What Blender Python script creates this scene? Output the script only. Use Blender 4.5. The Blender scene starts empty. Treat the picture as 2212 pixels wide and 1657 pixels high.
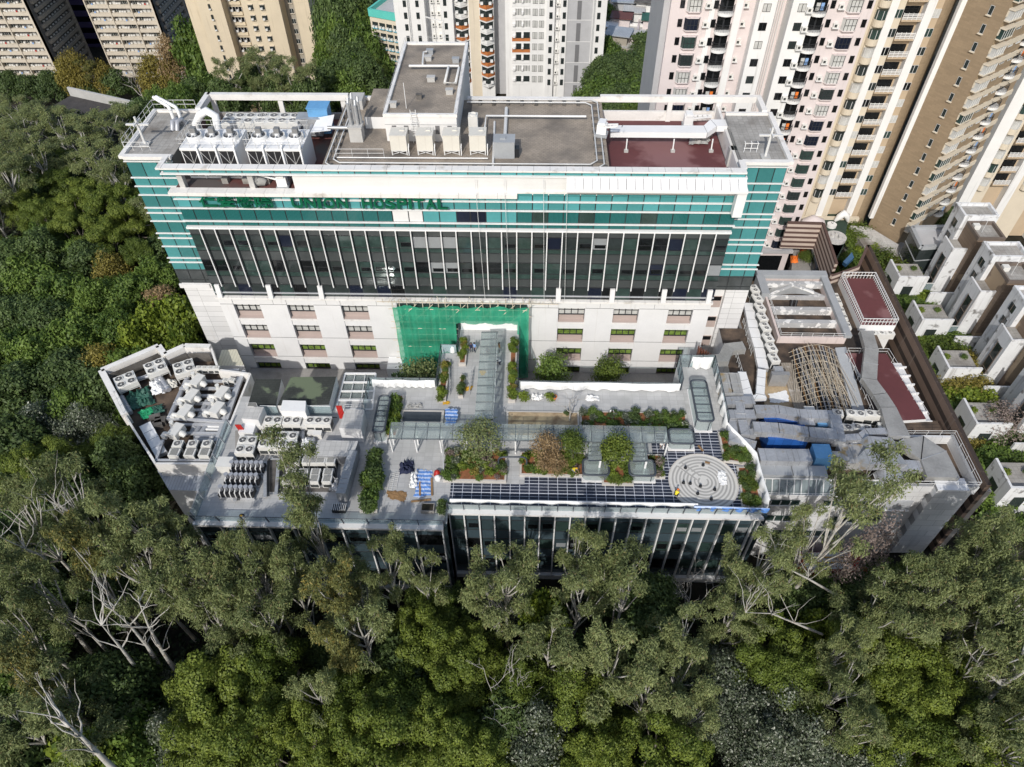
import bpy, bmesh, math, random
import numpy as np
from math import radians as R, sin, cos, pi
from mathutils import Vector, Matrix
S = bpy.context.scene
COL = S.collection
# ---------------------------------------------------------------- camera
FW, FH, FOC, PITCH, YAW, ROLL, CH = 2211., 1657., 1553.87, .832931, -.0344828, -.0110399, 66.
_cp, _sp, _cy, _sy = cos(PITCH), sin(PITCH), cos(YAW), sin(YAW)
_f = Vector((_sy*_cp, _cy*_cp, -_sp)); _r = Vector((_cy, -_sy, 0)); _u = _r.cross(_f)
RT = cos(ROLL)*_r + sin(ROLL)*_u; UP = -sin(ROLL)*_r + cos(ROLL)*_u; FD = _f
CAM = Vector((0, 0, CH))
cd = bpy.data.cameras.new('camera'); cam = bpy.data.objects.new('camera', cd); COL.objects.link(cam)
cd.sensor_fit = 'HORIZONTAL'; cd.sensor_width = 36; cd.lens = FOC/FW*36; cd.clip_end = 3000; cd.clip_start = .5
cam.matrix_world = Matrix(((RT.x, UP.x, -FD.x, 0), (RT.y, UP.y, -FD.y, 0), (RT.z, UP.z, -FD.z, CH), (0, 0, 0, 1)))
S.camera = cam
# ---------------------------------------------------------------- sky, sun, exposure
W = bpy.data.worlds.new('World'); S.world = W; W.use_nodes = True
sky = W.node_tree.nodes.new('ShaderNodeTexSky'); sky.sky_type = 'NISHITA'; sky.sun_disc = False
SUN_EL, SUN_AZ = R(38), R(193.6)          # azimuth from +Y towards +X
sky.sun_elevation = SUN_EL; sky.sun_rotation = SUN_AZ; sky.air_density = 1.2; sky.dust_density = 2.0
bg = W.node_tree.nodes['Background']; bg.inputs[1].default_value = .14
W.node_tree.links.new(sky.outputs[0], bg.inputs[0])
sl = bpy.data.lights.new('sun', 'SUN'); sl.energy = 3.3; sl.angle = R(.5); sl.color = (1, .965, .91)
so = bpy.data.objects.new('sun', sl); COL.objects.link(so)
sd = Vector((sin(SUN_AZ)*cos(SUN_EL), cos(SUN_AZ)*cos(SUN_EL), sin(SUN_EL)))
so.rotation_euler = (-sd).to_track_quat('-Z', 'Y').to_euler(); so.location = (-40, -60, 160)
S.view_settings.view_transform = 'Standard'; S.view_settings.look = 'None'
S.view_settings.exposure = .0; S.view_settings.gamma = 1
S.cycles.max_bounces = 6; S.cycles.transparent_max_bounces = 12
# ---------------------------------------------------------------- placing: survey marks (2211 px wide frame) to metres
def ray(u, v): return (u-FW/2)/FOC*RT - (v-FH/2)/FOC*UP + FD
def P(u, v, z): d = ray(u, v); return CAM + d*((z-CH)/d.z)
def F(u, v, y): d = ray(u, v); return CAM + d*(y/d.y)
ZS = {'z1':(0,0,.36606),'z2':(701.8,0,.36606),'z3':(1401.3,0,.36606),'z4':(161.9,701.7,.29325),'z5':(755.7,647.8,.29325),
      'z6':(1079.6,755.7,.29325),'z7':(1457.5,539.8,.35833),'r1':(215.9,269.9,.1955),'r2':(1403.5,269.9,.1955),
      'r3':(323.9,485.8,.1955),'r4':(1349.5,539.8,.1955),'r5':(1349.5,1025.6,.1955),'r6':(1781.4,863.7,.19549),'t':(1619.4,431.8,.29318),
      'p':(0,0,1)}
def px(k, x, y): a, b, s = ZS[k]; return a+s*x, b+s*y
def ZP(k, x, y, z): return P(*px(k, x, y), z)
def ZF(k, x, y, Y): return F(*px(k, x, y), Y)
def poly(k, pts, z): return [tuple(ZP(k, x, y, z)[:2]) for x, y in pts]
# ---------------------------------------------------------------- mesh builder
class MB:
    def __init__(s): s.v, s.f, s.m, s.sm = [], [], [], []
    def add(s, vs, fs, mi=0, sm=False):
        n = len(s.v); s.v += [tuple(v) for v in vs]
        for f in fs: s.f.append([n+i for i in f]); s.m.append(mi); s.sm.append(sm)
        return s
    def quad(s, a, b, c, d, mi=0): return s.add([a, b, c, d], [[0, 1, 2, 3]], mi)
    def box(s, x0, x1, y0, y1, z0, z1, mi=0, top=None):
        v = [(x, y, z) for z in (z0, z1) for y in (y0, y1) for x in (x0, x1)]
        s.add(v, [[0,2,3,1],[0,1,5,4],[1,3,7,5],[3,2,6,7],[2,0,4,6]], mi)
        return s.add([v[4], v[5], v[7], v[6]], [[0,1,2,3]], mi if top is None else top)
    def obox(s, c, sz, rz=0, mi=0, top=None):   # c = centre of the base
        cx, cy, cz = c; hx, hy = sz[0]/2, sz[1]/2; C_, S_ = cos(rz), sin(rz)
        return s.prism([(cx+C_*a-S_*b, cy+S_*a+C_*b) for a, b in ((-hx,-hy),(hx,-hy),(hx,hy),(-hx,hy))], cz, cz+sz[2], mi, top)
    def prism(s, pl, z0, z1, mi=0, top=None):
        n = len(pl)
        if sum(pl[i][0]*pl[(i+1)%n][1]-pl[(i+1)%n][0]*pl[i][1] for i in range(n)) < 0: pl = pl[::-1]
        b = [(p[0], p[1], z0) for p in pl]; t = [(p[0], p[1], z1) for p in pl]
        s.add(b+t, [[i, (i+1)%n, n+(i+1)%n, n+i] for i in range(n)], mi)
        s.add(t, [list(range(n))], mi if top is None else top)
        return s.add(b[::-1], [list(range(n))], mi)
    def beam(s, p, q, w, h, mi=0):
        p, q = Vector(p), Vector(q); d = (q-p).normalized()
        a = d.cross(Vector((0,0,1)))
        if a.length < 1e-3: a = Vector((1,0,0))
        a.normalize(); b = a.cross(d).normalized()
        o = [(-1,-1),(1,-1),(1,1),(-1,1)]
        vs = [e + a*(i*w/2) + b*(j*h/2) for e in (p, q) for i, j in o]
        return s.add(vs, [[0,1,2,3],[7,6,5,4],[0,4,5,1],[1,5,6,2],[2,6,7,3],[3,7,4,0]], mi)
    def tube(s, pts, r, n=6, mi=0, caps=True):
        pts = [Vector(p) for p in pts]; m = len(pts); rs = r if hasattr(r, '__len__') else [r]*m
        vs = []; a = None
        for i, p in enumerate(pts):
            d = (pts[min(i+1, m-1)]-pts[max(i-1, 0)]).normalized()
            if a is None: a = d.cross(Vector((0,0,1)) if abs(d.z) < .9 else Vector((1,0,0)))
            a = (a - d*a.dot(d)).normalized(); b = d.cross(a)
            vs += [p + (a*cos(2*pi*k/n) + b*sin(2*pi*k/n))*rs[i] for k in range(n)]
        fs = [[i*n+k, i*n+(k+1)%n, (i+1)*n+(k+1)%n, (i+1)*n+k] for i in range(m-1) for k in range(n)]
        s.add(vs, fs, mi, True)
        if caps: s.add(vs[:n][::-1], [list(range(n))], mi); s.add(vs[-n:], [list(range(n))], mi)
        return s
    def cyl(s, c, r, h, n=16, mi=0, top=None, r2=None):
        r2 = r if r2 is None else r2
        b = [(c[0]+r*cos(2*pi*k/n), c[1]+r*sin(2*pi*k/n), c[2]) for k in range(n)]
        t = [(c[0]+r2*cos(2*pi*k/n), c[1]+r2*sin(2*pi*k/n), c[2]+h) for k in range(n)]
        s.add(b+t, [[i, (i+1)%n, n+(i+1)%n, n+i] for i in range(n)], mi, True)
        s.add(t, [list(range(n))], mi if top is None else top); return s.add(b[::-1], [list(range(n))], mi)
    def ring(s, c, r0, r1, z0, z1, n=18, mi=0):   # open annulus wall
        vs = []
        for k in range(n):
            a = 2*pi*k/n; x, y = cos(a), sin(a)
            vs += [(c[0]+r1*x, c[1]+r1*y, z0), (c[0]+r1*x, c[1]+r1*y, z1), (c[0]+r0*x, c[1]+r0*y, z1), (c[0]+r0*x, c[1]+r0*y, z0)]
        fs = [[4*k+j, 4*((k+1)%n)+j, 4*((k+1)%n)+(j+1)%4, 4*k+(j+1)%4] for k in range(n) for j in range(4)]
        return s.add(vs, fs, mi)
    def mesh(s, name, mats):
        me = bpy.data.meshes.new(name); me.from_pydata(s.v, [], s.f)
        for m in (mats if isinstance(mats, (list, tuple)) else [mats]): me.materials.append(MT[m] if isinstance(m, str) else m)
        me.polygons.foreach_set('material_index', s.m); me.polygons.foreach_set('use_smooth', s.sm); me.update(); return me
    def build(s, name, mats, parent=None, **kw): return link(name, s.mesh(name, mats), parent, **kw)
MT = {}
def link(name, data, parent=None, label=None, cat=None, group=None, kind=None, loc=None, rz=None):
    o = bpy.data.objects.new(name, data); COL.objects.link(o)
    if parent is not None: o.parent = parent
    return tag(o, label, cat, group, kind, loc, rz)
def tag(o, label=None, cat=None, group=None, kind=None, loc=None, rz=None):
    if label: o['label'] = label
    if cat: o['category'] = cat
    if group: o['group'] = group
    if kind: o['kind'] = kind
    if loc is not None: o.location = loc
    if rz is not None: o.rotation_euler = (0, 0, rz)
    return o
def empty(name, label, cat, loc=(0,0,0), rz=0, group=None): return link(name, None, None, label, cat, group, None, loc, rz)
def part(name, mb, mats, root):     # a part whose mesh was made in world metres
    o = mb.build(name, mats, root); o.location = -Vector(root.location) if root.rotation_euler.z == 0 else (0,0,0); return o
def sub(name, mb, mats, par): return mb.build(name, mats, par)
KIDS = {}
def copytree(root, loc, rz=0, label=None, group=None, scale=None):
    def cp(o, parent=None):
        c = o.copy(); COL.objects.link(c)
        if parent is not None: c.parent = parent
        for k in o.children: cp(k, c)
        return c
    c = cp(root); c.location = loc; c.rotation_euler = (0, 0, rz)
    if label: c['label'] = label
    if group: c['group'] = group
    if scale is not None: c.scale = scale if hasattr(scale, '__len__') else (scale,)*3
    return c
# ---------------------------------------------------------------- materials
def srgb(h):
    if isinstance(h, str):
        h = tuple(int(h[i:i+2], 16)/255 for i in (0, 2, 4))
        return tuple(((c+.055)/1.055)**2.4 if c > .04045 else c/12.92 for c in h)
    return h
class NT:
    def __init__(s, name):
        s.mat = bpy.data.materials.new(name); s.mat.use_nodes = True; s.t = s.mat.node_tree; s.n = s.t.nodes
        s.b = s.n['Principled BSDF']; s.pos = None; MT[name] = s.mat
    def node(s, k, **kw):
        n = s.n.new('ShaderNode'+k)
        for a, b in kw.items(): setattr(n, a, b)
        return n
    def L(s, a, b): s.t.links.new(a, b)
    def position(s):
        if s.pos is None: s.pos = s.node('TexCoord').outputs['Object']
        return s.pos
    def noise(s, scale, detail=4, vec=None):
        n = s.node('TexNoise'); n.inputs['Scale'].default_value = scale; n.inputs['Detail'].default_value = detail
        s.L(vec or s.position(), n.inputs['Vector']); return n.outputs['Fac']
    def ramp(s, fac, a, b, ca=(0,0,0,1), cb=(1,1,1,1)):
        r = s.node('ValToRGB'); r.color_ramp.elements[0].position = a; r.color_ramp.elements[1].position = b
        r.color_ramp.elements[0].color = ca; r.color_ramp.elements[1].color = cb; s.L(fac, r.inputs[0]); return r.outputs[0]
    def mix(s, fac, a, b, mode='MIX'):
        m = s.node('MixRGB'); m.blend_type = mode
        for i, x in ((0, fac), (1, a), (2, b)):
            if isinstance(x, (int, float)): m.inputs[i].default_value = x
            elif isinstance(x, tuple): m.inputs[i].default_value = (*x[:3], 1)
            else: s.L(x, m.inputs[i])
        return m.outputs[0]
    def math(s, op, a, b=0.):
        m = s.node('Math'); m.operation = op
        for i, x in ((0, a), (1, b)):
            if isinstance(x, (int, float)): m.inputs[i].default_value = x
            else: s.L(x, m.inputs[i])
        return m.outputs[0]
    def axis(s, ax):
        sp = s.node('SeparateXYZ'); s.L(s.position(), sp.inputs[0]); o = sp.outputs
        return o['xyz'.index(ax)]
def M(name, col, rough=.6, metal=0., spec=.4, var=.18, scale=.5, stain=None, brick=None, stripe=None, bump=0., alpha=None, streak=None, coat=0):
    t = NT(name); col = srgb(col); b = t.b
    b.inputs['Roughness'].default_value = rough; b.inputs['Metallic'].default_value = metal; b.inputs['Specular IOR Level'].default_value = spec
    if coat: b.inputs['Coat Weight'].default_value = coat
    c = col
    if var:
        f = t.noise(scale, 5); f2 = t.noise(scale*9, 3)
        f = t.math('ADD', t.math('MULTIPLY', f, .65), t.math('MULTIPLY', f2, .35))
        c = t.mix(t.ramp(f, .32, .68), tuple(x*(1-var) for x in col), tuple(min(1, x*(1+var*.8)) for x in col))
    if stripe:      # (axis, period, duty, colour)
        a, per, duty, c2 = stripe
        fr = t.math('FRACT', t.math('DIVIDE', t.axis(a), per)); c = t.mix(t.math('LESS_THAN', fr, duty), c, srgb(c2))
    if brick:       # (plane, width, height, mortar, colour, offset)
        pl, w, h, mo, mc, off = brick
        cv = t.node('CombineXYZ'); t.L(t.axis(pl[0]), cv.inputs[0]); t.L(t.axis(pl[1]), cv.inputs[1])
        k = t.node('TexBrick'); k.offset = off; t.L(cv.outputs[0], k.inputs['Vector'])
        k.inputs['Scale'].default_value = 1; k.inputs['Brick Width'].default_value = w; k.inputs['Row Height'].default_value = h
        k.inputs['Mortar Size'].default_value = mo; k.inputs['Mortar Smooth'].default_value = .1; k.inputs['Bias'].default_value = 0
        k.inputs['Color1'].default_value = (1,1,1,1); k.inputs['Color2'].default_value = (.86,.86,.86,1); k.inputs['Mortar'].default_value = (*srgb(mc), 1)
        mx = t.mix(1., c, k.outputs['Color'], 'MULTIPLY'); c = mx
    if stain:       # (colour, amount low edge, high edge, scale)
        sc, lo, hi, ss = stain; f = t.noise(ss, 7); c = t.mix(t.ramp(f, lo, hi), c, srgb(sc))
    if streak:      # dirt running down walls: (colour, lo, hi)
        sc, lo, hi = streak; mp = t.node('Mapping'); mp.inputs['Scale'].default_value = (1.6, 1.6, .09); t.L(t.position(), mp.inputs[0])
        f = t.noise(1.3, 6, mp.outputs[0]); c = t.mix(t.ramp(f, lo, hi), c, srgb(sc))
    if isinstance(c, tuple): b.inputs['Base Color'].default_value = (*c[:3], 1)
    else: t.L(c, b.inputs['Base Color'])
    if bump:
        bn = t.node('Bump'); bn.inputs['Strength'].default_value = bump; bn.inputs['Distance'].default_value = .05
        t.L(t.noise(6, 5), bn.inputs['Height']); t.L(bn.outputs[0], b.inputs['Normal'])
    if alpha is not None: b.inputs['Alpha'].default_value = alpha
    return t
def glass(name, tint, clear=.7, rough=.04, dirt=.0):
    t = NT(name); tr = t.node('BsdfTransparent'); tr.inputs[0].default_value = (*srgb(tint), 1)
    t.b.inputs['Base Color'].default_value = (*[x*.5 for x in srgb(tint)], 1); t.b.inputs['Roughness'].default_value = rough
    t.b.inputs['Specular IOR Level'].default_value = .6
    m = t.node('MixShader'); f = t.ramp(t.noise(.8, 5), .3, .75, (1-clear,)*3+(1,), (min(1, 1-clear+dirt),)*3+(1,))
    t.L(f, m.inputs[0]); t.L(tr.outputs[0], m.inputs[1]); t.L(t.b.outputs[0], m.inputs[2]); t.L(m.outputs[0], t.n['Material Output'].inputs[0])
    return t
M('white_panel', (.69,.685,.68), .5, var=.05, streak=((.55,.53,.5), .62, .85))
M('white_joint', (.69,.685,.68), .5, var=.05, brick=('xz', 2.95, .93, .018, (.35,.35,.35), 0), streak=((.6,.58,.55), .62, .85))
M('white_joint_y', (.72,.71,.70), .5, var=.05, brick=('yz', 2.95, .93, .018, (.35,.35,.35), 0), streak=((.5,.48,.45), .55, .85))
M('white_metal', (.76,.76,.755), .4, var=.06)
M('coping', (.74,.72,.69), .5, var=.1, stain=((.42,.38,.33), .6, .8, .7))
M('pink_panel', (.40,.325,.295), .6, var=.06)
M('jamb_grey', (.42,.42,.43), .6, var=.05)
M('pink_wall', (.63,.56,.55), .75, var=.05, streak=((.48,.42,.40), .6, .82))
M('white_wall', (.72,.715,.70), .7, var=.05, streak=((.5,.49,.47), .6, .82))
M('white_wall_dirty', (.66,.67,.68), .8, var=.08, stain=((.20,.195,.19), .58, .68, .8), streak=((.34,.33,.32), .55, .75))
M('grey_wall', (.42,.42,.43), .7, var=.08)
M('cream_wall', (.60,.53,.42), .75, var=.06, streak=((.45,.39,.31), .6, .82))
M('tan_wall', (.46,.36,.25), .75, var=.07)
M('brown_wall', (.30,.225,.145), .8, var=.08, brick=('xz', .6, .3, .01, (.85,.85,.85), .5))
M('brown_tile', (.215,.155,.11), .7, var=.12, brick=('xz', 1.4, .55, .02, (.6,.6,.6), .5), stain=((.36,.27,.18), .5, .54, .3))
M('brown_trim', (.15,.12,.10), .7, var=.1)
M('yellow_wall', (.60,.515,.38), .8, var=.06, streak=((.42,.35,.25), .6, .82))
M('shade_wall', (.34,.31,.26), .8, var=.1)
M('slab_cream', (.57,.51,.415), .8, var=.07, streak=((.40,.36,.30), .6, .82))
M('flat_grey', (.15,.145,.14), .7, var=.3, scale=2)
M('orange_panel', (.46,.16,.05), .7, var=.08)
M('turquoise', (.10,.47,.41), .6, var=.06)
M('blue_ledge', (.12,.36,.46), .6, var=.06)
M('purple_band', (.09,.07,.17), .7, var=.1)
M('terrace_green', (.03,.055,.04), .8, var=.2)
M('asphalt', (.055,.05,.048), .9, var=.3)
M('silver_paint', (.36,.37,.38), .3, metal=.5, var=.02, coat=.5)
M('white_joint2', (.70,.70,.70), .5, var=.05, brick=('xz', 2.4, 1.15, .018, (.4,.4,.4), .5), streak=((.45,.45,.45), .56, .85))
M('pink_white', (.62,.53,.50), .7, var=.08, streak=((.35,.3,.28), .55, .8))
M('mossy_roof', (.06,.055,.048), .9, var=.35, brick=('xy', .4, .4, .02, (.6,.6,.6), 0), stain=((.12,.10,.075), .5, .7, .7))
M('peeling', (.40,.40,.40), .7, var=.15, stain=((.72,.71,.69), .54, .58, 1.1))
M('frp_pale', (.42,.44,.46), .6, var=.1)
M('weathered_wood', (.30,.26,.21), .9, var=.35, stripe=('x', .3, .12, (.14,.12,.1)), stain=((.45,.42,.38), .58, .7, 1))
M('rust_slat', (.17,.055,.03), .7, var=.2)
M('duct_rust', (.46,.45,.43), .45, metal=.3, var=.22, brick=('xy', 1.2, 40, .03, (.6,.6,.6), 0), stain=((.36,.25,.11), .52, .64, .8))
M('stripe_wall', (.20,.14,.105), .75, var=.15, stripe=('z', 1.9, .4, (.045,.032,.026)), streak=((.3,.25,.2), .6, .85))
M('stripe_wall2', (.50,.41,.35), .75, var=.1, stripe=('z', .9, .45, (.10,.06,.05)))
M('metal_deck', (.36,.39,.43), .5, var=.15, stripe=('x', .35, .2, (.25,.27,.3)), stain=((.5,.5,.5), .6, .75, .8))
M('cream_deck', (.55,.53,.42), .6, var=.1, stripe=('x', .4, .15, (.38,.36,.28)))
M('felt_dark', (.045,.05,.045), .8, var=.3, brick=('xy', .5, .35, .02, (.6,.6,.6), .5), stain=((.13,.16,.10), .58, .62, .25))
M('tile_pale', (.52,.51,.49), .7, var=.12, brick=('xy', .6, .6, .015, (.6,.6,.6), 0))
M('louvre_grey', (.33,.34,.35), .6, var=.1, stripe=('z', .2, .4, (.12,.12,.13)))
M('concrete_pale', (.44,.435,.42), .7, var=.1)
M('louvre_white', (.72,.715,.70), .5, var=.04, stripe=('z', .16, .12, (.5,.5,.5)), streak=((.55,.53,.5), .66, .85))
M('dark_frame', (.025,.027,.03), .4, var=.1)
M('groove', (.16,.16,.165), .8, var=.1)
def wavy(name, col, rough, spec=.5, var=.1, sc=.3, blind=None, w=.012):
    t = M(name, col, rough, spec=spec, var=var, scale=sc)
    if blind:
        c = t.b.inputs['Base Color'].links[0].from_socket if t.b.inputs['Base Color'].links else srgb(col)
        wv = t.node('TexWave'); wv.inputs['Scale'].default_value = blind[1]; wv.inputs['Distortion'].default_value = 2.5
        t.L(t.position(), wv.inputs[0]); c = t.mix(t.ramp(wv.outputs['Fac'], .35, .7), c, srgb(blind[0])); t.L(c, t.b.inputs['Base Color'])
    bn = t.node('Bump'); bn.inputs['Strength'].default_value = .25; bn.inputs['Distance'].default_value = w
    t.L(t.noise(.5, 2), bn.inputs['Height']); t.L(bn.outputs[0], t.b.inputs['Normal']); return t
wavy('teal', (.065,.245,.25), .22, var=.12)
wavy('teal_light', (.085,.31,.325), .22, var=.1)
wavy('teal_dark', (.045,.175,.175), .2, var=.1)
wavy('teal_curtain', (.012,.085,.08), .12, blind=((.03,.15,.15), 2.2))
wavy('teal_blue', (.010,.014,.028), .12)
wavy('dark_glass', (.028,.036,.036), .07, var=.3)
wavy('dark_spandrel', (.058,.065,.066), .12, var=.12)
wavy('dark_green_glass', (.032,.056,.05), .06, var=.4, sc=.8)
wavy('dark_room', (.008,.009,.010), .05, var=.3)
wavy('blind_grey', (.30,.32,.33), .2, var=.15, blind=((.2,.21,.22), 3))
wavy('pane_pale', (.5,.5,.48), .25, var=.25, sc=.9)
wavy('pane_green', (.16,.24,.05), .15, var=.6, sc=1.6)
wavy('pod_glass', (.035,.055,.062), .06, var=.25)
wavy('pod_spandrel', (.05,.075,.09), .1, var=.15)
M('sign_green', (.005,.11,.055), .35, var=.08)
M('roof_tile', (.34,.29,.235), .85, var=.25, scale=.35, brick=('xy', .45, .3, .03, (.7,.7,.7), .5), stain=((.13,.115,.10), .46, .70, .22), bump=.3)
M('roof_tile_pale', (.36,.345,.32), .85, var=.25, scale=.35, brick=('xy', .6, .6, .03, (.72,.72,.72), 0), stain=((.15,.13,.11), .52, .75, .3))
M('red_roof', (.135,.052,.045), .75, var=.18, scale=.3, stain=((.10,.085,.08), .5, .6, .16))
M('red_roof_wet', (.12,.038,.04), .6, var=.12, scale=.2, stain=((.22,.11,.11), .56, .62, .13))
M('concrete', (.30,.285,.265), .85, var=.22, stain=((.14,.125,.11), .5, .78, .5), bump=.2)
M('concrete_dark', (.13,.12,.11), .9, var=.3, stain=((.05,.045,.04), .45, .7, .6), bump=.2)
M('plant_floor', (.12,.085,.06), .9, var=.35, scale=.6, stain=((.035,.028,.024), .4, .65, .5))
M('rail', (.62,.62,.61), .45, var=.08)
M('rail_white', (.74,.74,.73), .45, var=.06)
M('galv', (.46,.47,.48), .42, metal=.4, var=.25, scale=.8, stain=((.22,.2,.18), .55, .75, .8))
M('galv_rust', (.36,.36,.36), .45, metal=.45, var=.22, stain=((.36,.26,.13), .56, .72, .9))
M('duct', (.45,.46,.48), .42, metal=.35, var=.25, scale=.5, brick=('xy', 1.2, 40, .03, (.6,.6,.6), 0), stain=((.34,.26,.15), .62, .74, .7))
M('duct_grey', (.34,.335,.32), .5, metal=.25, var=.25, stain=((.34,.33,.32), .55, .75, .4))
M('blue_ahu', (.02,.10,.36), .5, var=.2, brick=('xy', 1.0, .9, .03, (.5,.5,.6), 0))
M('blue_light', (.13,.33,.58), .5, var=.15)
M('ac_white', (.66,.65,.615), .5, var=.07, scale=1)
M('ac_grille', (.05,.055,.055), .6, var=.3, scale=8)
M('fan_black', (.02,.02,.022), .5, var=.2)
M('fan_grey', (.2,.2,.2), .5, var=.1)
M('tank_cream', (.64,.615,.55), .55, var=.08, streak=((.42,.38,.32), .6, .85))
M('frp_grey', (.33,.345,.36), .5, var=.12)
M('pipe_grey', (.30,.31,.33), .45, var=.15)
M('pipe_lag', (.42,.43,.46), .4, metal=.3, var=.2)
M('steel_beam', (.42,.43,.45), .5, var=.15)
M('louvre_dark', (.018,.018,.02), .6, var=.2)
M('garden_tile', (.46,.46,.455), .55, var=.1, brick=('xy', .9, .6, .012, (.62,.62,.62), 0), stain=((.36,.36,.35), .52, .7, .3))
M('garden_stone', (.52,.49,.45), .6, var=.08)
M('solar_tile', (.030,.036,.055), .3, var=.35, scale=.35)
M('grout_white', (.60,.62,.68), .6, var=.1)
M('labyrinth_pale', (.60,.585,.55), .6, var=.08)
M('labyrinth_grey', (.36,.35,.33), .6, var=.08)
M('soil_red', (.26,.105,.045), .95, var=.4, scale=1.5, stain=((.08,.045,.025), .5, .65, 1))
M('sand', (.42,.32,.2), .95, var=.3, scale=1.2, stain=((.22,.14,.08), .5, .7, .8))
M('cloth_white', (.78,.78,.77), .8, var=.06)
M('cloth_blue', (.11,.25,.60), .6, var=.1, stripe=('y', .5, .45, (.45,.55,.75)))
M('tarp_green', (.035,.115,.085), .6, var=.3)
M('tarp_bright', (.02,.30,.13), .6, var=.2)
M('tarp_grey', (.33,.33,.32), .7, var=.2)
M('black_rubber', (.02,.022,.025), .45, var=.15)
M('charcoal', (.055,.065,.08), .4, var=.15)
M('bamboo', (.62,.54,.42), .6, var=.15)
M('red_pipe', (.42,.02,.015), .45, var=.1)
M('wood', (.26,.155,.07), .7, var=.2)
M('yellow', (.62,.36,.03), .7, var=.1)
M('orange', (.75,.19,.03), .7, var=.1)
M('skin', (.32,.19,.13), .6, var=.05)
M('hair', (.012,.010,.009), .6, var=.1)
M('shirt_blue', (.22,.36,.62), .8, var=.08)
M('navy', (.018,.024,.06), .8, var=.08)
M('hivis', (.75,.62,.03), .7, var=.05)
M('grey_cloth', (.23,.23,.24), .8, var=.08)
M('white_hat', (.7,.7,.68), .4, var=.03)
M('soil', (.028,.024,.016), 1., var=.5, scale=.25, stain=((.012,.012,.006), .4, .6, .6))
M('bark_white', (.42,.405,.37), .8, var=.25, scale=1.5, stain=((.24,.20,.16), .55, .7, 2))
M('bark_grey', (.20,.175,.15), .9, var=.3, scale=2)
M('bark_dead', (.42,.40,.37), .9, var=.2, scale=2)
glass('canopy_glass', (.86,.92,.91), .80, dirt=.18)
glass('rail_glass', (.72,.85,.88), .62, dirt=.15)
glass('rail_wrap', (.75,.88,.9), .32, rough=.25, dirt=.25)
def net():
    t = NT('green_net'); tr = t.node('BsdfTransparent'); tl = t.node('BsdfTranslucent'); c = t.mix(t.noise(.5, 5), (.03,.34,.19), (.07,.60,.37))
    t.L(c, t.b.inputs['Base Color']); t.L(c, tl.inputs[0]); t.b.inputs['Roughness'].default_value = .8
    a = t.node('MixShader'); a.inputs[0].default_value = .35; t.L(t.b.outputs[0], a.inputs[1]); t.L(tl.outputs[0], a.inputs[2])
    m = t.node('MixShader'); t.L(t.ramp(t.noise(.35, 6), .3, .7, (.14,)*3+(1,), (.42,)*3+(1,)), m.inputs[0]); t.L(a.outputs[0], m.inputs[1]); t.L(tr.outputs[0], m.inputs[2])
    t.L(m.outputs[0], t.n['Material Output'].inputs[0])
net()
def leaf(name, dark, light, odd=None, rough=.55, trans=.25, spec=.3, sc=.45):
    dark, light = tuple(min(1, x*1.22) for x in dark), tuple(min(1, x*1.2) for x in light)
    t = NT(name); g = t.node('NewGeometry'); oi = t.node('ObjectInfo')
    tcg = t.node('TexCoord')
    f = t.math('ADD', t.math('MULTIPLY', t.noise(sc, 3), .7), t.math('MULTIPLY', g.outputs['Random Per Island'], .5))
    f = t.math('ADD', f, t.math('MULTIPLY', oi.outputs['Random'], .22))
    c = t.mix(t.ramp(f, .38, .98), dark, light)
    if odd: c = t.mix(t.ramp(g.outputs['Random Per Island'], odd[1], min(1, odd[1]+.03)), c, odd[0])
    t.L(c, t.b.inputs['Base Color']); t.b.inputs['Roughness'].default_value = rough; t.b.inputs['Specular IOR Level'].default_value = spec
    tl = t.node('BsdfTranslucent'); t.L(c, tl.inputs[0]); m = t.node('MixShader'); m.inputs[0].default_value = trans
    t.L(t.b.outputs[0], m.inputs[1]); t.L(tl.outputs[0], m.inputs[2]); t.L(m.outputs[0], t.n['Material Output'].inputs[0])
leaf('leaf_gum', (.07,.092,.032), (.21,.24,.095), ((.22,.18,.08), .95))
leaf('leaf_gum_gold', (.065,.078,.026), (.21,.21,.065), ((.30,.23,.06), .88))
leaf('leaf_acacia', (.05,.08,.012), (.17,.21,.035), sc=.35)
leaf('leaf_acacia_deep', (.036,.062,.010), (.125,.165,.028), sc=.35)
leaf('leaf_broad', (.028,.05,.016), (.10,.145,.045))
leaf('leaf_silver', (.035,.05,.03), (.13,.155,.095), ((.33,.345,.28), .84), rough=.4, spec=.5)
leaf('leaf_lush', (.034,.068,.014), (.14,.205,.04))
leaf('leaf_yellow', (.10,.085,.02), (.26,.22,.05))
leaf('leaf_brown', (.15,.10,.05), (.36,.26,.14))
leaf('leaf_pink', (.13,.10,.085), (.29,.235,.21))
leaf('leaf_bright', (.05,.085,.012), (.19,.24,.03))
leaf('leaf_fern', (.010,.018,.007), (.04,.058,.02))
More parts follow.
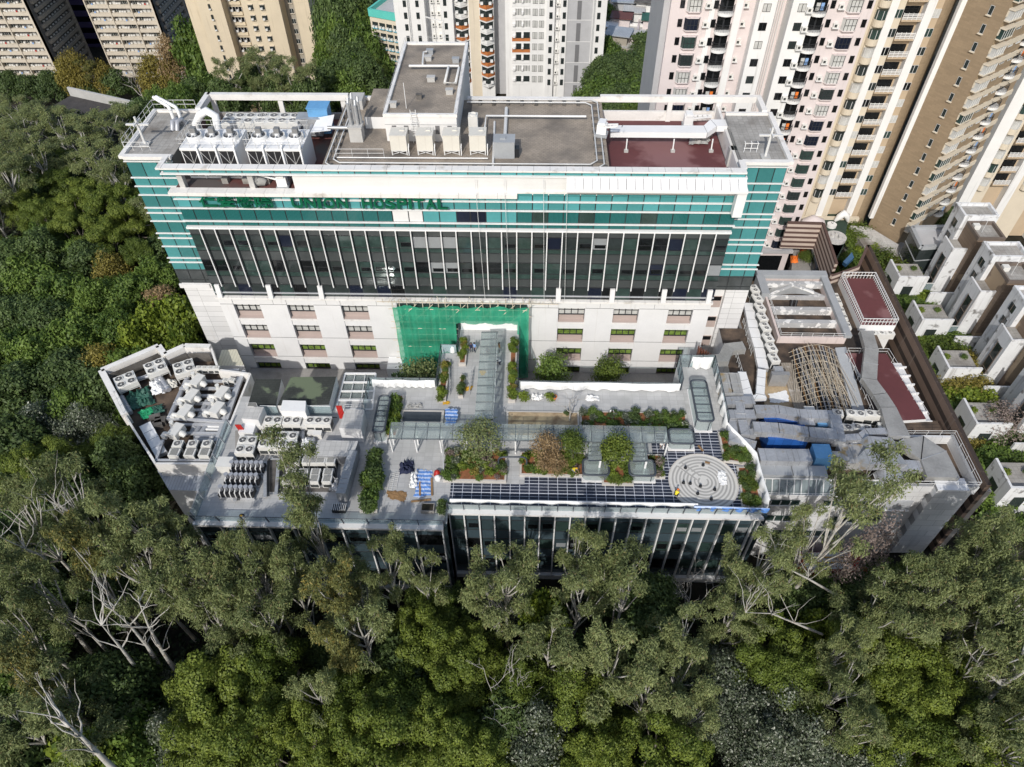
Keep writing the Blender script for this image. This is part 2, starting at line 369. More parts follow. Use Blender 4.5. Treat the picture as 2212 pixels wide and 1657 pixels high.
# ================================================================ main hospital slab
HT = empty('hospital_building', 'long teal and dark glass hospital slab on a white base, green lettering on its brow', 'building', (-9, 78, -15))
XL, XR, YF, YB = -40.7, 23.3, 70.0, 87.3
WCOL = [(-38.98, -35.47), (-31.9, -28.36), (-24.79, -21.25), (3.72, 7.2), (10.9, 14.2), (18.0, 21.2)]
WROW = [(.81, 3.23), (-2.84, -.39), (-6.51, -4.07), (-10.15, -7.75)]
m = MB(); yw = YF+.3; xs = XL
for a, b in WCOL + [(XR, XR)]:
    m.box(xs, a, yw, yw+1.2, -15, 4.9); xs = b
    if a == b: break
    zt = 4.9
    for z0, z1 in WROW:
        m.box(a, b, yw+.12, yw+1.2, z1, zt); m.box(a-.04, b+.04, yw-.06, yw+1.1, z0-.16, z0, 1); zt = z0-.16
    m.box(a, b, yw+.12, yw+1.2, -15, zt)
m.box(XL, XR, yw+1.2, YB, -15, 5.0)
for z in (3.36, -2.62, -6.32): 
    x = XL
    for a, b in WCOL+[(XR, XR)]: m.box(x+.01, a-.01, yw-.012, yw+.01, z-.035, z+.035, 2); x = b
for x in (-20.0, -33.6, -26.6, 2.4, 9.1, 16.1): m.box(x-.02, x+.02, yw-.013, yw+.01, 3.4, 4.9, 2)
part('wall', m, ['white_panel', 'coping', 'groove'], HT)
m = MB()
for i in range(37):
    x = XL+.0+i*1.73; m.box(x+.02, min(XR, x+1.71), YF-.35, YF+.3, 4.72, 5.02)
part('ledge', m, ['coping'], HT)
rw = random.Random(3)
for ci, (a, b) in enumerate(WCOL):
    for ri, (z0, z1) in enumerate(WROW):
        g = MB(); y = yw+.62; zt = z0+1.0
        g.box(a, b, y, y+.15, z0, zt, 1); g.add([(a, yw+.1, z0+.01), (b, yw+.1, z0+.01), (b, y, z0+.12), (a, y, z0+.12)], [[0,1,2,3]], 1)
        gm = 0 if ri == 0 or (ri == 1 and ci < 3) else 3
        g.box(a, b, y+.04, y+.15, zt, z1, gm)
        n = 4
        for k in range(n+1): xx = a+(b-a)*k/n; g.box(max(a, xx-.05), min(b, xx+.05), y-.08, y+.03, zt, z1, 2)
        g.box(a, b, y-.1, y+.035, zt-.05, zt+.06, 2); g.box(a, b, y-.08, y+.035, zt+(z1-zt)*.55, zt+(z1-zt)*.55+.05, 2); g.box(a, a+.06, y-.07, y+.03, z0, zt, 2); g.box(b-.06, b, y-.07, y+.03, z0, zt, 2)
        # grey jambs
        g.box(a+.003, a+.02, yw+.15, y, z0, z1, 4); g.box(b-.02, b-.003, yw+.15, y, z0, z1, 4)
        part('window', g, ['pane_pale', 'pink_panel', 'dark_frame', 'pane_green', 'jamb_grey'], HT)
# clad end bays
m = MB(); m.box(-45.95, XL, 72.5, 83.4, -15, 5.0, 0); m.box(-46.3, -42.3, 72.3, 72.5, 4.3, 4.95, 1)
part('end_bay', m, ['white_joint', 'white_panel'], HT)
m = MB(); m.box(25.4, 28.3, 72.3, 83.4, -15, 5.0, 0); m.box(XR, 25.4, 72.9, 83, -15, 5.0, 1)
for z in (2.6, -1., -4.6, -8.2): m.box(XR+.02, 25.3, 72.8, 72.95, z-1.0, z+.9, 2); m.box(XR+.1, 25.2, 72.76, 72.9, z+.2, z+.85, 3)
part('end_bay', m, ['white_joint', 'white_panel', 'pink_panel', 'dark_room'], HT)
# dark glazed box 5..15.6
m = MB(); m.box(XL, XR, YF+.12, YB, 5.0, 20.3, 0)
for z in (15.6, 14.62, 12.9, 12.22, 10.82, 9.12, 8.3, 7.02): m.box(XL, XR, YF+.02, YF+.14, z-.035, z+.035, 1)
m.box(XL, XR, YF-.06, YF+.1, 5.55, 5.68, 2)
part('glazed_wall', m, ['dark_spandrel', 'dark_frame', 'steel_beam'], HT)
BAY = [XL] + [-39.18+1.787*k for k in range(35)] + [XR]
dm = ['dark_glass', 'dark_green_glass', 'dark_room', 'teal_blue', 'dark_glass', 'dark_green_glass']
for fl, (z0, z1, zm) in enumerate(((12.26, 14.58, 12.9), (8.34, 10.78, 9.12), (5.1, 6.98, 5.6))):
    for i in range(len(BAY)-1):
        a, b = BAY[i]+.05, BAY[i+1]-.05; g = MB(); mm = rw.choice(dm)
        if fl < 2:
            g.box(a, b, YF+.08, YF+.125, zm+.04, z1, 0); g.box(a, b, YF+.085, YF+.125, z0, zm-.04, 1)
            if rw.random() < .45: q = .45+.2*rw.random(); g.box(a+.3, b-.1, YF+.06, YF+.1, zm+.2, zm+.2+q, 2); g.box(a+.25, b-.05, YF+.05, YF+.09, zm+.2+q, zm+.26+q, 3)
            if rw.random() < .015: mm = 'blind_grey'
            if 15 <= i <= 17 and rw.random() < .75 and (fl, i) != (1, 15): mm = 'blind_grey'
        else: g.box(a, b, YF+.08, YF+.125, z0, z1, 0)
        part('window_pane', g, [mm, 'dark_green_glass', 'dark_room', 'dark_frame'], HT)
for k in range(35):
    x = -39.18+1.787*k; g = MB(); g.tube([(x, YF-.28, 6.85), (x, YF-.28, 15.62)], .08, 8); g.beam((x, YF-.1, 6.95), (x, YF-.1, 15.6), .05, .22, 1); part('fin', g, ['white_metal', 'dark_frame'], HT)
for x in (-39.9, -33.3, -26.7, 3.6, -12, 10.4, 16.9, 22.6):
    if x == -12: continue
    g = MB(); g.beam((x, YF-.3, 5.0), (x, YF-.05, 7.0), .62, .35); part('bracket', g, ['white_panel'], HT)
# teal brow 15.6..20.3
m = MB(); m.box(XL, XR, YF-.32, YF+.12, 15.62, 15.86, 0)
part('cornice', m, ['white_metal', 'groove'], HT)
BW = 1.787*1.0
def bayglass(name, x0, x1, z0, z1, mats, y=YF, root=HT, step=1.787, start=-39.18):
    m = MB(); xs = [x0]+[start+step*k for k in range(60) if x0+.3 < start+step*k < x1-.3]+[x1]
    for a, b in zip(xs, xs[1:]): m.box(a+.06, b-.06, y+.02, y+.1, z0+.02, z1-.02, rw.randrange(len(mats)))
    m.box(x0, x1, y+.06, y+.13, z0, z1, len(mats)); return part(name, m, mats+['dark_frame'], root)
bayglass('teal_band', XL, XR, 15.96, 16.5, ['teal_curtain', 'teal_dark', 'teal_curtain'])
bayglass('teal_band', XL, -16.05, 16.72, 18.26, ['teal_curtain'])
bayglass('teal_band', -16.05, -12.5, 16.72, 18.26, ['white_panel'])
bayglass('teal_band', -12.5, -8.6, 16.72, 18.26, ['teal_light'])
bayglass('teal_band', -8.6, -5.2, 16.72, 18.26, ['teal_blue'])
bayglass('teal_band', -5.2, -1.65, 16.72, 18.26, ['teal_light'])
bayglass('teal_band', -1.65, XR, 16.72, 18.26, ['teal_curtain', 'teal_curtain', 'teal_dark', 'dark_green_glass'])
bayglass('teal_band', XL, XR, 18.48, 19.54, ['teal_light', 'teal'])
bayglass('teal_band', XL, XR, 19.66, 20.3, ['teal', 'teal_light'])
bayglass('teal_band', -1.65, XR, 20.3, 20.68, ['teal'])
for z in (16.62, 18.38, 19.6):
    g = MB(); g.box(XL-.2, XR+.2, YF-.2, YF+.06, z-.05, z+.05); part('sun_shelf', g, ['white_metal'], HT)
g = MB()
for k in range(18): x = -41.0+k*2.19; g.box(x+.015, x+2.175, YF-.6, YF+.5, 20.31, 20.75)
part('white_ledge', g, ['coping'], HT)
g = MB(); g.box(-1.6, XR, YF-.1, YF+.5, 20.68, 20.95); part('white_ledge', g, ['coping'], HT)
# plant floor, recess and the white louvred screen above the brow
g = MB(); g.box(XL, -23.5, YF+.5, YB, 20.3, 20.42, 0); part('plant_floor', g, ['red_roof'], HT)
g = MB(); g.box(8.6, 22.9, YF+.35, YB, 20.3, 20.45, 0); part('terrace_floor', g, ['red_roof_wet'], HT)
g = MB(); g.box(-26.6, 9.4, YF+.05, YF+.4, 20.42, 22.85, 0)
part('louvre_screen', g, ['louvre_white'], HT)
g = MB(); g.box(-23.5, 8.6, YF+.4, YB-.05, 20.3, 22.95, 0, 1); part('roof_deck', g, ['concrete', 'roof_tile'], HT)
# upper frame: teal strip and coping, posts
g = MB(); g.box(-40.9, 23.3, YF-.25, YF+.75, 23.42, 23.62, 0)
for k in range(36): x = -40.9+k*1.787; g.box(x-.012, x+.012, YF-.26, YF+.76, 23.6, 23.63, 1)
g.box(-41.5, -40.9, YF-.25, 72.4, 23.42, 23.62, 0); g.box(22.8, 23.5, YF+.75, 72.4, 23.42, 23.62, 0)
part('coping', g, ['coping', 'groove'], HT)
bayglass('teal_band', -40.9, 23.3, 22.92, 23.42, ['teal', 'teal_light'], y=YF)
g = MB(); g.box(-41.2, 23.5, YF-.25, YF+.35, 22.80, 22.92); part('sun_shelf', g, ['white_metal'], HT)
for x in (-39.6, -31.6): g = MB(); g.box(x-.3, x+.3, YF+.5, YF+1.2, 20.42, 22.8); part('post', g, ['concrete_pale'], HT)
for x in (13.3, 22.4): g = MB(); g.box(x-.25, x+.25, YF+.45, YF+1.0, 20.45, 22.8); part('post', g, ['concrete_pale'], HT)
# slatted white sun canopy at the right
g = MB(); n = 21
for k in range(n): x = 3.8+k*(23.4-3.8)/n; w = (23.4-3.8)/n; g.add([(x+.03, YF-1.55, 22.2), (x+w-.03, YF-1.55, 22.2), (x+w-.03, YF-.3, 22.95), (x+.03, YF-.3, 22.95), (x+.03, YF-1.55, 22.08), (x+w-.03, YF-1.55, 22.08), (x+w-.03, YF-.3, 22.83), (x+.03, YF-.3, 22.83)], [[0,1,2,3],[7,6,5,4],[0,4,5,1],[1,5,6,2],[2,6,7,3],[3,7,4,0]], 0)
g.box(3.7, 23.5, YF-1.62, YF-1.5, 21.85, 22.15, 0); g.box(22.5, 23.55, YF-1.3, YF-.35, 18.6, 22.1, 0)
part('sun_canopy', g, ['white_metal'], HT)
# left wing and right wing
def wing(x0, x1, y0, y1, zroof, side):
    g = MB(); g.box(x0, x1, y0+.12, y1, 5.0, zroof, 0, 1); part('wing', g, ['dark_spandrel', 'roof_tile_pale'], HT)
    lv = [22.84, 20.75, 19.61, 18.44, 16.66, 15.94, 14.77, 12.97, 12.26, 10.98, 9.18, 8.49]
    zz = [zroof+.05]+lv+[7.22]; st = x0 if side < 0 else x0+.2
    for a, b in zip(zz, zz[1:]):
        bayglass('teal_band', x0, x1, b+.07, a-.07, ['teal'] if a-b < 1.5 else ['teal', 'teal_dark'], y=y0, step=1.78, start=st)
    bayglass('dark_band', x0, x1, 5.7, 7.12, ['dark_spandrel'], y=y0, step=1.78, start=st); bayglass('dark_band', x0, x1, 5.0, 5.55, ['dark_spandrel'], y=y0, step=1.78, start=st)
    for z in lv: g = MB(); g.box(x0-.15 if side < 0 else x0, x1+(.15 if side > 0 else 0), y0-.16, y0+.06, z-.045, z+.045); part('sun_shelf', g, ['white_metal'], HT)
    g = MB(); xo = x0 if side < 0 else x1; g.box(xo-.5 if side < 0 else xo-.05, xo+.05 if side < 0 else xo+.5, y0-.1, y1, zroof-.1, zroof+.3); g.box(x0 if side > 0 else x0+.05, x1 if side < 0 else x1-.05, y0-.3, y0+.35, zroof-.1, zroof+.3); g.box(x0, x1, y1-.4, y1, zroof-.1, zroof+.3)
    part('coping', g, ['coping'], HT)
wing(-46.2, XL-.02, 72.5, 83.4, 23.25, -1); wing(XR+.02, 28.4, 72.3, 83.5, 23.25, 1)
# rear and side frame beams (open terraces)
g = MB(); g.box(-41.1, -23.2, YB-.5, YB+.1, 23.0, 23.75); g.box(-41.4, -40.75, 83.3, YB+.1, 23.0, 23.75); g.box(-23.2, -17, YB-.4, YB+.1, 23.0, 23.4)
for x in (-40.6, -32, -24): g.box(x-.3, x+.3, YB-.35, YB-.05, 20.4, 23.0)
part('frame_beam', g, ['coping'], HT)
g = MB(); g.box(8.4, 28.3, YB-.5, YB+.1, 23.0, 23.75); g.box(27.7, 28.3, 83.5, YB-.5, 23.0, 23.75); g.box(-8.2, 8.4, YB-.4, YB+.1, 23.0, 23.4)
for x in (17.2, 23.2): g.box(x-.3, x+.3, YB-.45, YB-.1, 20.4, 23.0)
part('frame_beam', g, ['coping'], HT)
g = MB(); g.box(8.6, 23.0, YB-.25, YB+.05, 20.4, 21.7, 0); g.box(23.0, 23.3, 72.5, YB, 20.4, 22.6, 0); part('parapet', g, ['coping'], HT)
g = MB(); g.box(XL-.1, -23.6, YB-.3, YB, 20.3, 21.2); part('parapet', g, ['concrete'], HT)
g = MB(); g.box(-22.8, -21.0, 84.6, 86.8, 22.95, 24.1); part('vent_block', g, ['concrete_pale'], HT)
# lift tower on the roof
g = MB(); TX0, TX1, TY0, TY1, TZ = -16.9, -8.65, 77.1, 96.5, 26.0
g.box(TX0, TX1, TY0, TY1, -15, TZ, 0, 1); g.box(TX0-.1, TX1+.1, TY0-.1, TY0+.25, TZ-.05, TZ+.3, 2); g.box(TX0-.1, TX0+.25, TY0+.25, TY1-.25, TZ-.05, TZ+.3, 2); g.box(TX1-.3, TX1+.1, TY0+.25, TY1-.25, TZ-.05, TZ+.3, 2); g.box(TX0-.1, TX1+.1, TY1-.25, TY1+.1, TZ-.05, TZ+.3, 2)
g.box(TX0-.03, TX1+.03, TY0-.02, TY0+.02, 25.0, 25.03, 3); g.box(TX0-3.0, TX0-.03, 80, 87.2, 22.9, 24.4, 0, 1)
part('lift_tower', g, ['white_panel', 'roof_tile', 'coping', 'groove'], HT)
g = MB()
for x in (-15.9, -14.5, -10.9, -9.5): g.box(x-.25, x+.25, TY0-.05, TY0+.05, 23.9, 24.9)
part('door', g, ['groove'], HT)
# lettering
def text(s, x, z, y, height, root, mat, width=None, ext=.12, name='letters'):
    cu = bpy.data.curves.new(name, 'FONT'); cu.body = s; cu.extrude = ext; cu.size = 1; cu.offset = .018; cu.bevel_depth = .0
    o = bpy.data.objects.new(name, cu); COL.objects.link(o); bpy.context.view_layer.update()
    me = bpy.data.meshes.new_from_object(o.evaluated_get(bpy.context.evaluated_depsgraph_get())); bpy.data.objects.remove(o); bpy.data.curves.remove(cu)
    n = len(me.vertices); co = np.empty(n*3, 'f'); me.vertices.foreach_get('co', co); co = co.reshape(-1, 3)
    mn, mx = co.min(0), co.max(0); sz = height/(mx[1]-mn[1]); sx = sz if width is None else width/(mx[0]-mn[0])
    out = np.empty_like(co); out[:,0] = x+(co[:,0]-mn[0])*sx; out[:,1] = y-co[:,2]; out[:,2] = z+(co[:,1]-mn[1])*sz
    me.vertices.foreach_set('co', out.ravel()); me.materials.clear(); me.materials.append(MT[mat]); me.update()
    o = link(name, me, root); o.location = -Vector(root.location); return o
def letters(s, x0, x1, z, h):
    text(s, x0, z, YF-.5, h, HT, 'sign_green', x1-x0)
LZ = 18.86
for ch, xa, xb in (('仁', 1095, 1285), ('安', 1300, 1485), ('醫', 1510, 1690), ('院', 1710, 1905)):
    a, b = ZF('r1', xa, 850, YF-.5).x, ZF('r1', xb, 850, YF-.5).x
    text(ch, a, LZ+.0, YF-.5, 1.36, HT, 'sign_green', b-a, name='sign_character')
for wd, k, xa, xb in (('UNION', 'z1', 1718, 2060), ('HOSPITAL', 'z2', 215, 728)):
    a, b = ZF(k, xa, 1200, YF-.5).x, ZF(k, xb, 1200, YF-.5).x; n = len(wd); wts = [.45 if c == 'I' else 1 for c in wd]; tot = sum(wts); x = a
    for c, w_ in zip(wd, wts):
        ww = (b-a)*w_/tot; text(c, x+.06*1, LZ, YF-.5, 1.3, HT, 'sign_green', ww*(.86 if c != 'I' else .6), name='sign_letter'); x += ww

for i, (x, y0_, z1_) in enumerate(((1.3, 69.3, 22.9), (3.9, 69.3, 22.9), (-3.0, 69.3, 22.9), (-6.2, 69.3, 22.9))):
    g = MB(); g.tube([(x, y0_, z1_), (x+.25, y0_-.15, 14), (x+.5, y0_, 5.6)], .025, 4); tag(g.build('rope', ['rail_white']), f'thin white rope hanging down the glass wall above the netting, {("third", "fourth", "second", "first")[i]} from the left', 'rope')
# ================================================================ ground and plant generators
def gz(x, y):
    z = -14.9 + .5*sin(x*.13)*cos(y*.11)
    if x < -52: z += 2.2*min(1, (-52-x)/25)*(1 if y < 150 else 0 if y > 190 else (190-y)/40)
    if y > 150: z -= min(41, (y-150)*.48)*min(1, max(0, (-22-x)/25))
    if y > 330: z += (y-330)*.12
    return z
def terrain():
    n = 150; x0, x1, y0, y1 = -420, 420, -60, 900; g = MB()
    vs = [(x, y, gz(x, y)) for y in (y0+(y1-y0)*(j/n)**1.6 for j in range(n+1)) for x in (x0+(x1-x0)*i/n for i in range(n+1))]
    g.add(vs, [[j*(n+1)+i, j*(n+1)+i+1, (j+1)*(n+1)+i+1, (j+1)*(n+1)+i] for j in range(n) for i in range(n)])
    o = g.build('ground', ['soil']); o['kind'] = 'structure'
terrain()
def leaves(name, clumps, n, ln, wd, mat, seed, droop=.0, out=.6, fill=.55, cup=True, mats=None):
    """many small leaf faces spread through ellipsoid clumps [(centre, radii)]"""
    r = np.random.default_rng(seed); C = np.array([c for c, _ in clumps], float); Rr = np.array([q if hasattr(q, '__len__') else (q,)*3 for _, q in clumps], float)
    w = (Rr[:,0]*Rr[:,1]+Rr[:,0]*Rr[:,2]); w /= w.sum(); k = r.choice(len(C), n, p=w)
    d = r.normal(size=(n, 3)); d /= np.linalg.norm(d, axis=1)[:,None]; d[:,2] = np.where(r.random(n) < .35, np.abs(d[:,2]), d[:,2])
    rad = (fill + (1-fill)*r.random(n)**.7)*(1+.10*r.normal(size=n)); p = C[k] + d*Rr[k]*rad[:,None]
    nrm = d*out + r.normal(size=(n, 3))*(1-out)*.9; nrm[:,2] += .25; nrm /= np.linalg.norm(nrm, axis=1)[:,None]
    t = r.normal(size=(n, 3)); t[:,2] -= droop*2.5; t -= nrm*(t*nrm).sum(1)[:,None]; t /= np.linalg.norm(t, axis=1)[:,None]+1e-9
    b = np.cross(nrm, t); s = (.65+.7*r.random(n))[:,None]
    L = t*ln*s; B = b*wd*s*.5
    V = np.stack([p, p+L*.45+B, p+L, p+L*.45-B], 1).reshape(-1, 3)
    me = bpy.data.meshes.new(name); me.vertices.add(4*n); me.vertices.foreach_set('co', V.astype('f').ravel())
    me.loops.add(4*n); me.loops.foreach_set('vertex_index', np.arange(4*n, dtype='i'))
    me.polygons.add(n); me.polygons.foreach_set('loop_start', np.arange(0, 4*n, 4, dtype='i')); me.polygons.foreach_set('loop_total', np.full(n, 4, 'i'))
    for m in (mats or [mat]): me.materials.append(MT[m])
    me.update(calc_edges=True); return me
def curve(a, b, bend, n=5, rr=None):
    a, b = Vector(a), Vector(b); pts = []
    off = Vector((rr.uniform(-1,1), rr.uniform(-1,1), rr.uniform(-.4,.4)))*bend
    for i in range(n+1):
        t = i/n; pts.append(a.lerp(b, t) + off*sin(pi*t) + Vector((rr.uniform(-1,1), rr.uniform(-1,1), 0))*bend*.22*(0 < i < n))
    return pts
def gum(name, seed, H=22., Rc=3.8, n=11500, mat='leaf_gum', clumps=14, base=.62, lean=0.):
    r = random.Random(seed); tr = MB(); cl = []
    top = Vector((lean*H+r.uniform(-.8,.8), r.uniform(-.8,.8), H*.88)); spine = curve((0,0,0), top, .5, 8, r)
    tr.tube(spine, [.29-.26*i/8 for i in range(9)], 8)
    for i in range(clumps):
        h = base+(1-base)*((i+.5)/clumps)**.9; k = min(7, int(h/.98*8)); p0 = spine[max(2, k-r.randint(1, 2))]
        a = r.uniform(0, 2*pi)+i*2.4; q = Rc*(.3+.7*r.random())*(1.12-.55*abs((h-base)/(1-base)-.4))
        c = Vector((spine[k].x+cos(a)*q, spine[k].y+sin(a)*q, H*h+r.uniform(-.6,.6)))
        R_ = r.uniform(.75, 1.3); cl.append((tuple(c), (R_, R_, R_*1.2)))
        br = curve(p0, c, .45, 4, r); tr.tube(br, [.13, .10, .075, .05, .025], 5)
        for _ in range(2):
            e = c+Vector((r.uniform(-1,1), r.uniform(-1,1), r.uniform(-.5,1)))*R_*1.1; tr.tube(curve(br[3], e, .2, 3, r), [.05, .035, .022, .012], 4)
            cl.append((tuple(e), R_*.55))
    return [('trunk', tr.mesh('trunk', ['bark_white'])), ('crown', leaves('crown', cl, n, .36, .10, mat, seed, droop=.9, out=.35, fill=.15))], H*.8
def acacia(name, seed, H=10., Rc=4.2, n=24000, mat='leaf_acacia', clumps=17):
    r = random.Random(seed); tr = MB(); cl = []
    for j in range(3): a = j*2.1+r.random(); tr.tube(curve((0,0,0), (cos(a)*1.6, sin(a)*1.6, H*.72), .4, 5, r), [.26,.22,.18,.13,.09,.05], 6)
    for i in range(clumps):
        u = (i+.5)/clumps; ph = i*2.39996; q = Rc*math.sqrt(u)*.98; z = H*(.98-.46*u**1.1)+r.uniform(-1.5,.5)
        R_ = r.uniform(.85, 1.4)*(1.05-.2*u); c = (cos(ph)*q+r.uniform(-.4,.4), sin(ph)*q+r.uniform(-.4,.4), z); cl.append((c, (R_, R_, R_*.78)))
        if i % 3 == 0: tr.tube(curve((cos(ph)*1.2, sin(ph)*1.2, H*.5), c, .3, 3, r), [.10,.07,.05,.03], 4)
        for _ in range(4): a_ = r.uniform(0, 6.28); e = (c[0]+cos(a_)*R_*.72, c[1]+sin(a_)*R_*.72, c[2]+r.uniform(-.1,.55)*R_); cl.append((e, R_*r.uniform(.34,.5)))
    return [('trunk', tr.mesh('trunk', ['bark_grey'])), ('crown', leaves('crown', cl, n, .19, .11, mat, seed, out=.75, fill=.68))], H*.82
def broad(name, seed, H=8., Rc=3.4, n=9500, mat='leaf_broad', clumps=26, ln=.38, wd=.2, bark='bark_grey'):
    r = random.Random(seed); tr = MB(); cl = []
    tr.tube(curve((0,0,0), (0,0,H*.6), .4, 5, r), [.22,.19,.16,.13,.1,.07], 6)
    for i in range(clumps):
        u = (i+.5)/clumps; ph = i*2.39996; q = Rc*math.sqrt(u); z = H*(.92-.42*u)+r.uniform(-.8,.5); R_ = r.uniform(.8, 1.5)
        c = (cos(ph)*q, sin(ph)*q, z); cl.append((c, (R_, R_, R_*.8)))
        if i % 3 == 0: tr.tube(curve((0,0,H*.45), c, .3, 3, r), [.09,.06,.04,.02], 4)
    return [('trunk', tr.mesh('trunk', [bark])), ('crown', leaves('crown', cl, n, ln, wd, mat, seed, out=.6, fill=.4))], H*.72
def dead(name, seed, H=9., mat='bark_dead'):
    r = random.Random(seed); tr = MB(); tw = MB()
    def grow(p, d, L, rad, k):
        q = p+d*L; tr_ = tr if k < 2 else tw; tr_.tube(curve(p, q, L*.12, 3, r), [rad, rad*.86, rad*.72, rad*.55], 5)
        if k >= 5: return
        for _ in range(2 if k else 4):
            dd = (d*.9+Vector((r.uniform(-1,1), r.uniform(-1,1), r.uniform(-.25,.7)))*.85).normalized(); grow(q, dd, L*r.uniform(.6,.85), rad*.58, k+1)
    grow(Vector((0,0,0)), Vector((.1,0,1)).normalized(), H*.33, .17, 0)
    return [('trunk', tr.mesh('trunk', [mat])), ('twigs', tw.mesh('twigs', [mat]))], H*.72
KIND = {}
def proto(kind, parts, hc): KIND.setdefault(kind, []).append((parts, hc))
for s_ in range(5): proto('gum', *gum('g', 10+s_, n=(11500, 8000, 12500, 6500, 10000)[s_], clumps=(14, 12, 16, 13, 11)[s_]))
for s_ in range(2): proto('gum_gold', *gum('g', 20+s_, Rc=2.9, mat='leaf_gum_gold', n=14000))
proto('gum_tall', *gum('g', 31, H=30., Rc=3.0, n=7500, base=.68, clumps=12)); proto('gum_tall', *gum('g', 33, H=30., Rc=4.4, n=8500, base=.70, clumps=13, lean=.03))
for s_ in range(3): proto('acacia', *acacia('a', 40+s_))
for s_ in range(2): proto('acacia_deep', *acacia('a', 45+s_, mat='leaf_acacia_deep'))
for s_ in range(2): proto('broad', *broad('b', 50+s_))
for s_ in range(2): proto('silver', *broad('b', 55+s_, mat='leaf_silver', H=7.5, Rc=3.0, n=17000, ln=.2, wd=.12))
for s_ in range(2): proto('lush', *broad('b', 60+s_, mat='leaf_lush', H=6.5, Rc=3.8, n=9000, ln=.36, wd=.2))
proto('yellow', *broad('b', 65, mat='leaf_yellow', H=6.5, Rc=2.6, n=4500, ln=.3, wd=.15)); proto('brown', *broad('b', 66, mat='leaf_brown', H=9, Rc=2.4, n=3000, ln=.3, wd=.15))
proto('bright', *broad('b', 67, mat='leaf_bright', H=6, Rc=2.2, n=4500, ln=.4, wd=.28)); proto('pink', *broad('b', 68, mat='leaf_pink', H=11, Rc=1.9, n=1500, ln=.3, wd=.14))
proto('dead', *dead('d', 70)); proto('dead', *dead('d', 71))
proto('bushy', *broad('b', 72, mat='leaf_acacia_deep', H=4.2, Rc=1.25, n=3600, ln=.2, wd=.13, clumps=18))
proto('olive', *broad('b', 73, mat='leaf_gum', H=4.6, Rc=1.9, n=3000, ln=.24, wd=.12, clumps=18))
proto('leafy', *broad('b', 74, mat='leaf_acacia', H=4.2, Rc=1.2, n=3600, ln=.22, wd=.15, clumps=16))
proto('scorched', *broad('b', 75, mat='leaf_brown', H=4.2, Rc=1.4, n=3000, ln=.2, wd=.13, clumps=16))
proto('dark_round', *broad('b', 76, mat='leaf_lush', H=4.6, Rc=1.5, n=4200, ln=.2, wd=.13, clumps=20))
for kk, (mt_, n_, l_) in {'shrub': ('leaf_lush', 420, .2), 'shrub_dark': ('leaf_broad', 420, .2), 'shrub_bright': ('leaf_bright', 380, .24), 'shrub_silver': ('leaf_silver', 360, .2), 'shrub_red': ('leaf_pink', 300, .18), 'shrub_yellow': ('leaf_yellow', 360, .2)}.items():
    proto(kk, [(None, leaves(kk, [((0,0,.45), (.55,.55,.42)), ((.3,.15,.35), .35), ((-.25,.2,.4), .38), ((0,-.3,.32), .36)], n_, l_, l_*.55, mt_, len(kk), out=.5, fill=.3))], .45)
CNT = {}
def plant(kind, loc, size=1., zs=None, rz=None, label='', cat='tree', group=None, name=None, rr=random.Random(1), var=None):
    v = KIND[kind]; parts, hc = v[rr.randrange(len(v)) if var is None else var % len(v)]
    rz = rr.uniform(0, 6.28) if rz is None else rz; zs = size if zs is None else zs
    if len(parts) == 1:
        o = link(name or kind, parts[0][1], None, label, cat, group)
    else:
        o = link(name or kind, None, None, label, cat, group)
        for pn, me in parts: link(pn, me, o)
    o.location = loc; o.rotation_euler = (0, 0, rz); o.scale = (size, size, zs); return o
# ================================================================ podium with roof garden
PD = empty('podium_building', 'low glass fronted podium carrying the roof garden and plant terrace', 'building', (0, 50, -15))
DX0, DX1, DF, DB = -35.2, 25.5, 41.9, 59.3
g = MB(); g.prism([(DX0, 39.9), (-8.4, 39.9), (-8.4, DF), (DX1, DF), (DX1, 48.4), (23.2, 53.0), (23.2, 63.3), (18.65, 63.3), (18.65, DB), (-19.7, DB), (-19.7, 57.2), (DX0, 57.2)], -14.6, -.02, 0, 1)
part('deck', g, ['white_panel', 'garden_tile'], PD)
g = MB(); g.prism([(-11.25, DB), (-1.4, DB), (-1.4, 70.1), (-9.2, 70.1), (-9.2, 65.1), (-11.25, 65.1)], -1.1, -.02, 0, 1); part('bridge_deck', g, ['white_panel', 'garden_tile'], PD)
g = MB(); g.box(-40, 25, 59.35, 70.2, -15, -8.7, 0); g.box(-19.5, 23, 62.6, 63.2, -8.7, -4.6, 0); part('courtyard_floor', g, ['concrete'], PD)
